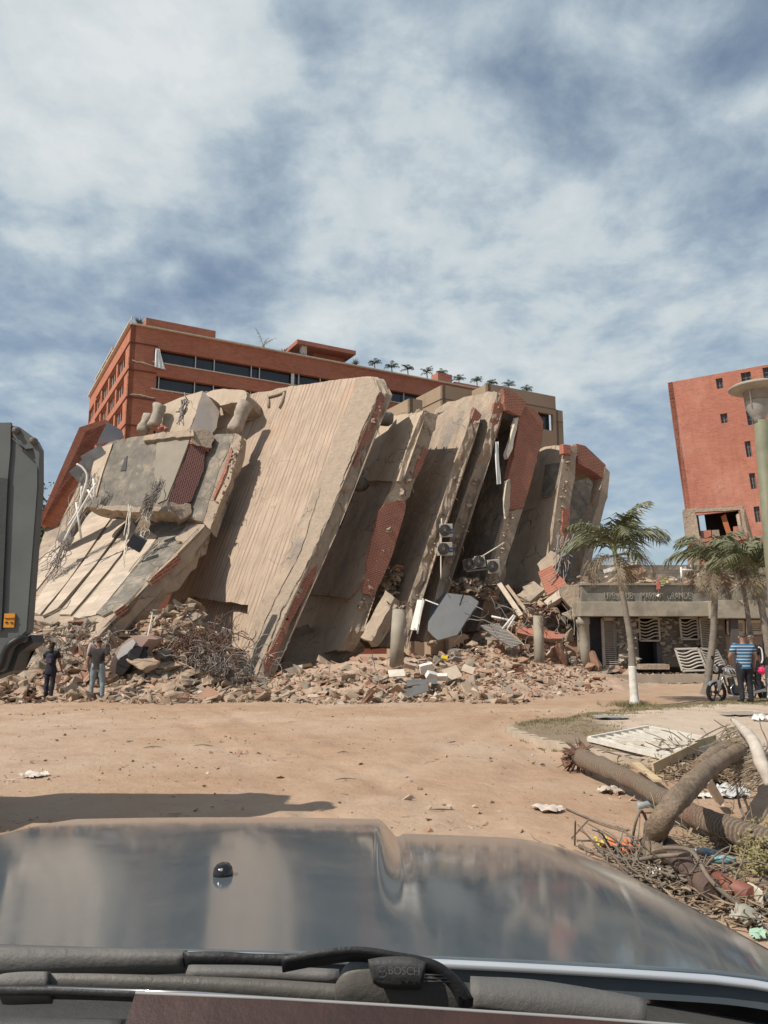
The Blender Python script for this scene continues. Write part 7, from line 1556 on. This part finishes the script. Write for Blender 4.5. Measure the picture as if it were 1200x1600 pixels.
# ------------------------------------------------------------ our car: hood, cowl, wiper, dash
HX = -.45                                                # centre line of the car
HOOD = bpy.data.materials.new('dusty_hood_paint'); HOOD.use_nodes = True
def hoodmat():
    nt = HOOD.node_tree; N = nt.nodes.new; L = nt.links.new; b = nt.nodes['Principled BSDF']
    tc = N('ShaderNodeTexCoord')
    def nz(s, d=8, r=.6, di=0, sc=None):
        n = N('ShaderNodeTexNoise'); n.inputs['Scale'].default_value = s; n.inputs['Detail'].default_value = d; n.inputs['Roughness'].default_value = r; n.inputs['Distortion'].default_value = di
        if sc: mp = N('ShaderNodeMapping'); mp.inputs['Scale'].default_value = sc; L(tc.outputs['Object'], mp.inputs[0]); L(mp.outputs[0], n.inputs['Vector'])
        else: L(tc.outputs['Object'], n.inputs['Vector'])
        return n.outputs['Fac']
    def ramp(f, a, z, lo, hi):
        r = N('ShaderNodeValToRGB'); L(f, r.inputs[0]); r.color_ramp.elements[0].position = a; r.color_ramp.elements[1].position = z; r.color_ramp.elements[0].color = lo; r.color_ramp.elements[1].color = hi; return r.outputs[0]
    d1 = ramp(nz(2.2, 6, .6, .6), .40, .70, (.05, .05, .05, 1), (.24, .24, .24, 1)); d2 = ramp(nz(26, 8, .75, 0, (1, .35, 1)), .52, .78, (0, 0, 0, 1), (.14, .14, .14, 1)); d3 = ramp(nz(90, 3, .6), .70, .78, (0, 0, 0, 1), (.25, .25, .25, 1))
    sp = N('ShaderNodeSeparateXYZ'); L(tc.outputs['Object'], sp.inputs[0]); lip = N('ShaderNodeMapRange'); L(sp.outputs[1], lip.inputs[0]); lip.inputs[1].default_value = 2.17; lip.inputs[2].default_value = 2.30; lip.inputs[3].default_value = 0; lip.inputs[4].default_value = .33
    def ma(op, a, c): n = N('ShaderNodeMath'); n.operation = op; n.use_clamp = True; L(a, n.inputs[0]); L(c, n.inputs[1]); return n.outputs[0]
    dust = ma('ADD', ma('ADD', ma('ADD', d1, d2), d3), lip.outputs[0])
    mx = N('ShaderNodeMix'); mx.data_type = 'RGBA'; L(dust, mx.inputs[0]); mx.inputs[6].default_value = (.07, .092, .108, 1); mx.inputs[7].default_value = (.235, .225, .21, 1); L(mx.outputs[2], b.inputs['Base Color'])
    rr = N('ShaderNodeMapRange'); L(dust, rr.inputs[0]); rr.inputs[3].default_value = .05; rr.inputs[4].default_value = .45; L(rr.outputs[0], b.inputs['Roughness']); b.inputs['Specular IOR Level'].default_value = .33
    b.inputs['Coat Weight'].default_value = .0; b.inputs['Coat Roughness'].default_value = .04
    bp = N('ShaderNodeBump'); bp.inputs['Strength'].default_value = .012; bp.inputs['Distance'].default_value = .01; L(nz(5, 3, .5), bp.inputs['Height']); L(bp.outputs[0], b.inputs['Normal'])
hoodmat()
rc = root('car', 'our own dark grey car, dusty hood and wiper filling the bottom of the photo', 'car', (HX, 1.2, 0))
XR, XL = .515, -1.415
def hoodz(x, y):
    t = (y-.93)/(2.3-.93); u = (x-HX)/(XR-HX)
    z = 1.452 - .165*t - .030*max(0, t)**2.2                       # falls to the nose
    z -= .022*u*u + .06*max(0, abs(u)-.82)**2/.0324*.35
    dome = 1 - sst(.45, .50, abs(u)); z += .034*dome*sst(.02, .9, t)
    z -= .010*math.exp(-((abs(u)-.505)/.010)**2)*sst(.3, .8, t)
    return z
def hood():
    bm = bmesh.new(); nx, ny = 200, 90; g = []
    for j in range(ny+1):
        row = []
        for i in range(nx+1):
            u = -1 + 2*i/nx; x = HX + (XR-HX)*u
            yf = 2.36 - .05*u*u - .16*max(0, abs(u)-.80)**1.5/.09 - .055*(1 if abs(u) > .5 else sst(.45, .5, abs(u)))   # nose line, set back outside the dome
            yr = .93 - .04*u*u - .0
            y = yr + (yf-yr)*(j/ny); z = hoodz(x, y)
            e = sst(.975, 1, j/ny); z -= .03*e*e
            row.append(bm.verts.new((x, y, z)))
        g.append(row)
    for j in range(ny):
        for i in range(nx): f = bm.faces.new((g[j][i], g[j][i+1], g[j+1][i+1], g[j+1][i])); f.smooth = True
    # rolled edges
    ed = [g[0][i] for i in range(nx, -1, -1)] + [g[j][0] for j in range(1, ny+1)] + [g[ny][i] for i in range(1, nx+1)] + [g[j][nx] for j in range(ny-1, 0, -1)]
    lo = [bm.verts.new(v.co + V((0, 0, -.03))) for v in ed]
    for k in range(len(ed)): f = bm.faces.new((ed[k], ed[(k+1) % len(ed)], lo[(k+1) % len(ed)], lo[k])); f.smooth = False
    return fin('hood', bm, HOOD, rc, uv=False, normals=False)
hd = hood()
# fenders and nose
for s in (-1, 1):
    bm = bmesh.new(); xe = XR if s > 0 else XL; prev = None
    for j in range(26):
        y = .45 + j/25*1.92; zt = hoodz(xe, max(.93, y)) - .012 - (0 if y < 2.1 else (y-2.1)*.25); ring = [V((xe + s*.006, y, zt)), V((xe + s*.045, y, zt-.03)), V((xe + s*.085, y, zt-.14)), V((xe + s*.10, y, zt-.40)), V((xe + s*.09, y, .45 + (.38*math.sqrt(max(0, 1-((y-1.75)/.42)**2)) if abs(y-1.75) < .42 else 0)))]
        ring = [bm.verts.new(q) for q in ring]
        if prev:
            for i in range(4): f = bm.faces.new((prev[i], ring[i], ring[i+1], prev[i+1])); f.smooth = True
        prev = ring
    fin('fender', bm, HOOD, rc, uv=False)
bm = bmesh.new(); prev = None
for i in range(31):
    u = -1 + i/15; x = HX + (XR-HX+.02)*u; yf = 2.37 - .05*u*u - .20*max(0, abs(u)-.80)**1.5/.09; z = hoodz(x, 2.3)
    ring = [bm.verts.new(q) for q in ((x, yf-.04, z-.075), (x, yf+.03, z-.14), (x, yf+.07, z-.3), (x, yf+.10, .55), (x, yf-.02, .35))]
    if prev:
        for k in range(4): f = bm.faces.new((prev[k], ring[k], ring[k+1], prev[k+1])); f.smooth = True
    prev = ring
fin('front_bumper', bm, HOOD, rc, uv=False)
for s, xe in ((1, XR+.02), (-1, XL-.02)):
    bm = bmesh.new(); lathe(bm, (xe-s*.05, 1.75, .34), [(.2, -.11), (.31, -.11), (.34, -.06), (.34, .06), (.31, .11), (.2, .11)], 28, axis=V((1, 0, 0))); w_ = fin('wheel', bm, BLACK, rc); bm = bmesh.new(); lathe(bm, (xe-s*.05, 1.75, .34), [(.19, -.08), (.05, -.06), (.05, .06), (.19, .08)], 20, axis=V((1, 0, 0))); fin('rim', bm, STEEL, w_)
# washer nozzle
bm = bmesh.new(); nzp = V((-.3215, 1.30, 0)); nzp = PL(347, 1408, V((0, 1.37, 0)), V((0, -1, 0))); nzp.z = hoodz(nzp.x, nzp.y)
for k in range(1): lathe(bm, nzp, [(.0165, -.004), (.0165, .004), (.015, .012), (.010, .018), (.003, .020)], 20)
for v in bm.verts: v.co.y = nzp.y + (v.co.y-nzp.y)*1.25
nzo = fin('washer_nozzle', bm, mat('gloss_black', (.012, .01, .01), rough=.15, spec=.6, bump=0), rc, uv=False)
bm = bmesh.new(); lathe(bm, nzp + V((.001, -.016, .0125)), [(.0028, 0), (.0028, .002), (.0015, .003)], 10, axis=V((0, -1, .5)).normalized()); fin('jet', bm, SHEET, nzo, uv=False)
# cowl
CW = mat('cowl_plastic', (.045, .046, .047), (.07, .068, .065), 6, rough=.55, bump=.25, bscale=90); CWL = mat('dusty_cowl_plastic', (.10, .098, .092), (.15, .14, .13), 6, rough=.5, bump=.25, bscale=90); ARM = mat('arm_plastic', (.085, .08, .072), (.13, .12, .105), 9, rough=.4, bump=.2, bscale=110)
def hp(px, py, Y): return P(px, py, Y)
bm = bmesh.new(); prev = None
for i in range(41):
    px = -500 + i*55; yr = 1472 + max(0, px)*.027 + max(0, px-500)**2*.00012
    u = px
    row = [hp(px, yr + 3, .915), hp(px, yr + 14, .90), hp(px, yr + 42, .86), hp(px, yr + 75, .80), hp(px, yr+120, .72)]
    row = [bm.verts.new(q + V((0, 0, -.022))) for q in row]
    if prev:
        for k in range(4): bm.faces.new((prev[k], row[k], row[k+1], prev[k+1]))
    prev = row
fin('cowl', bm, CW, rc, uv=False)
def strap(name, top, bot, m, Yt, Yb, th=.012, parent=None, n=6):
    """solid panel between an upper and a lower pixel polyline"""
    T = curve_pts([hp(x, y, Yt) for x, y in top], n); B = curve_pts([hp(x, y, Yb) for x, y in bot], n); k = min(len(T), len(B)); bm = bmesh.new(); prev = None
    for i in range(k):
        a, b = T[i], B[i]; mid = a.lerp(b, .5) + V((0, -.3, .6)).normalized()*th*.8
        d = V((0, .6, -.8))*th*2; row = [bm.verts.new(q) for q in (a + d, a, mid, b, b + d)]
        if prev:
            for q in range(4): f = bm.faces.new((prev[q], row[q], row[q+1], prev[q+1])); f.smooth = True
            f = bm.faces.new((prev[4], row[4], row[0], prev[0]))
        else: bm.faces.new(row)
        prev = row
    bm.faces.new(prev[::-1]); return fin(name, bm, m, parent or rc, uv=False)
# pale shelf at the left, hood seal, lower shelves
strap('cowl_shelf', [(-200, 1466), (0, 1475), (150, 1480), (282, 1487), (300, 1493)], [(-200, 1520), (0, 1512), (110, 1506), (215, 1502), (285, 1499)], CWL, .88, .86)
strap('hood_seal', [(285, 1490), (340, 1488), (400, 1492), (480, 1492)], [(290, 1503), (345, 1504), (400, 1506), (470, 1507)], BLACK, .86, .855, .010)
strap('cowl_step', [(300, 1507), (400, 1508), (530, 1514)], [(290, 1521), (400, 1523), (530, 1528)], CWL, .84, .82, .006)
strap('cowl_step', [(735, 1525), (830, 1530), (930, 1545), (1010, 1560)], [(735, 1568), (830, 1580), (930, 1590), (1010, 1600)], CWL, .80, .78, .006)
# bright rear lip of the hood
bm = bmesh.new(); pts = [V((HX + (XR-HX)*u, .925 - .04*u*u, hoodz(HX + (XR-HX)*u, .93) - .001)) for u in [-1 + i/24 for i in range(49)]]; tube(bm, pts, .0048, 8); fin('hood_lip', bm, mat('bright_lip', (.80, .82, .83), rough=.28, metal=.6, bump=0), rc, uv=False)
# wiper
wp = strap('wiper_arm', [(60, 1521), (150, 1521), (300, 1525), (420, 1530), (540, 1538)], [(60, 1541), (150, 1543), (300, 1550), (420, 1556), (545, 1566)], ARM, .77, .76, .010)
strap('arm_cover', [(-8, 1532), (12, 1521), (40, 1518), (79, 1518)], [(-6, 1545), (10, 1546), (40, 1545), (74, 1544)], CWL, .765, .755, .012, wp)
bm = bmesh.new(); tube(bm, [hp(75, 1543, .75), hp(300, 1551, .75), hp(540, 1567, .75), hp(900, 1592, .75), hp(1250, 1625, .75)], .0012, 6); fin('arm_highlight_rib', bm, CHR, wp, uv=False)
bm = bmesh.new(); tube(bm, [hp(-60, 1547, .752), hp(75, 1547, .752), hp(300, 1556, .752), hp(540, 1573, .752), hp(900, 1600, .752), hp(1250, 1640, .752)], .0045, 8); fin('wiper_rubber', bm, BLACK, wp, uv=False)
strap('wiper_head', [(523, 1540), (540, 1508), (570, 1497), (640, 1494), (690, 1508), (735, 1560)], [(524, 1564), (545, 1566), (590, 1570), (640, 1574), (690, 1580), (733, 1584)], ARM, .745, .74, .012, wp)
cap = strap('wiper_cap', [(575, 1499), (600, 1495), (640, 1495), (666, 1503)], [(583, 1528), (600, 1536), (640, 1538), (658, 1538)], CW, .728, .726, .004, wp)
strap('wiper_bridge', [(440, 1497), (500, 1485), (560, 1481), (620, 1489), (680, 1500), (720, 1530), (740, 1560)], [(440, 1507), (500, 1496), (560, 1490), (620, 1499), (672, 1512), (704, 1536), (722, 1572)], BLACK, .735, .733, .006, wp)
for k in range(3): bm = bmesh.new(); tube(bm, [hp(664+k*-1, 1523+k*5, .722), hp(692+k*6, 1524+k*5.5, .722)], .0009, 5); fin('wiper_groove', bm, BLACK, wp, uv=False)
EMB = mat('embossed_mark', (.075, .073, .07), (.06, .06, .058), 20)
o_ = hp(606, 1522, .7165); M = Matrix.Translation(o_) @ Matrix.Rotation(math.radians(62), 4, 'X') @ Matrix.Rotation(-.03, 4, 'Z'); text_mesh('embossed_lettering', 'BOSCH', .0085, .0003, EMB, rc, M)
bm = bmesh.new(); c = hp(597, 1519, .717); pts = [c + V((math.cos(a)*.0042, 0, math.sin(a)*.0042)) for a in [k*math.pi/9 for k in range(19)]]; tube(bm, pts, .0004, 5); tube(bm, [c + V((-.002, 0, -.002)), c + V((-.002, 0, .002))], .0004, 5); tube(bm, [c + V((.002, 0, -.002)), c + V((.002, 0, .002))], .0004, 5); tube(bm, [c + V((-.002, 0, 0)), c + V((.002, 0, 0))], .0004, 5); fin('embossed_emblem', bm, EMB, rc, uv=False)
# dashboard seen through the foot of the glass
DASH = mat('brown_dash', (.06, .028, .024), (.03, .016, .014), 9, rough=.5, bump=.15, bscale=60, stretch=None)
bm = bmesh.new(); T = [hp(x, y, .62) for x, y in ((212, 1551), (420, 1560), (640, 1573), (900, 1590), (1200, 1612), (1500, 1640))]; B = [V((p.x*.6 + dx, .30, 1.30)) for p, dx in zip(T, (-.10, -.05, 0, .03, .06, .1))]
prev = None
for a, b in zip(T, B):
    row = [bm.verts.new(q) for q in (a + V((0, .004, -.02)), a, a.lerp(b, .3), b, b + V((0, 0, -.12)))]
    if prev:
        for k in range(4): bm.faces.new((prev[k], row[k], row[k+1], prev[k+1]))
    prev = row
fin('dashboard', bm, DASH, rc, uv=False)
bm = bmesh.new(); tube(bm, T, .0012, 6); fin('dash_edge', bm, SHEET, rc, uv=False)
strap('dash_vent', [(-300, 1586), (0, 1586), (80, 1590), (190, 1593)], [(-300, 1640), (0, 1640), (80, 1640), (190, 1640)], CW, .60, .58, .01)
bm = bmesh.new(); box(bm, (HX, .45, 1.05), 1.9, .8, .42); box(bm, (HX, 1.35, .75), 1.7, 1.7, .35); fin('inner_body', bm, BLACK, rc, uv=False)
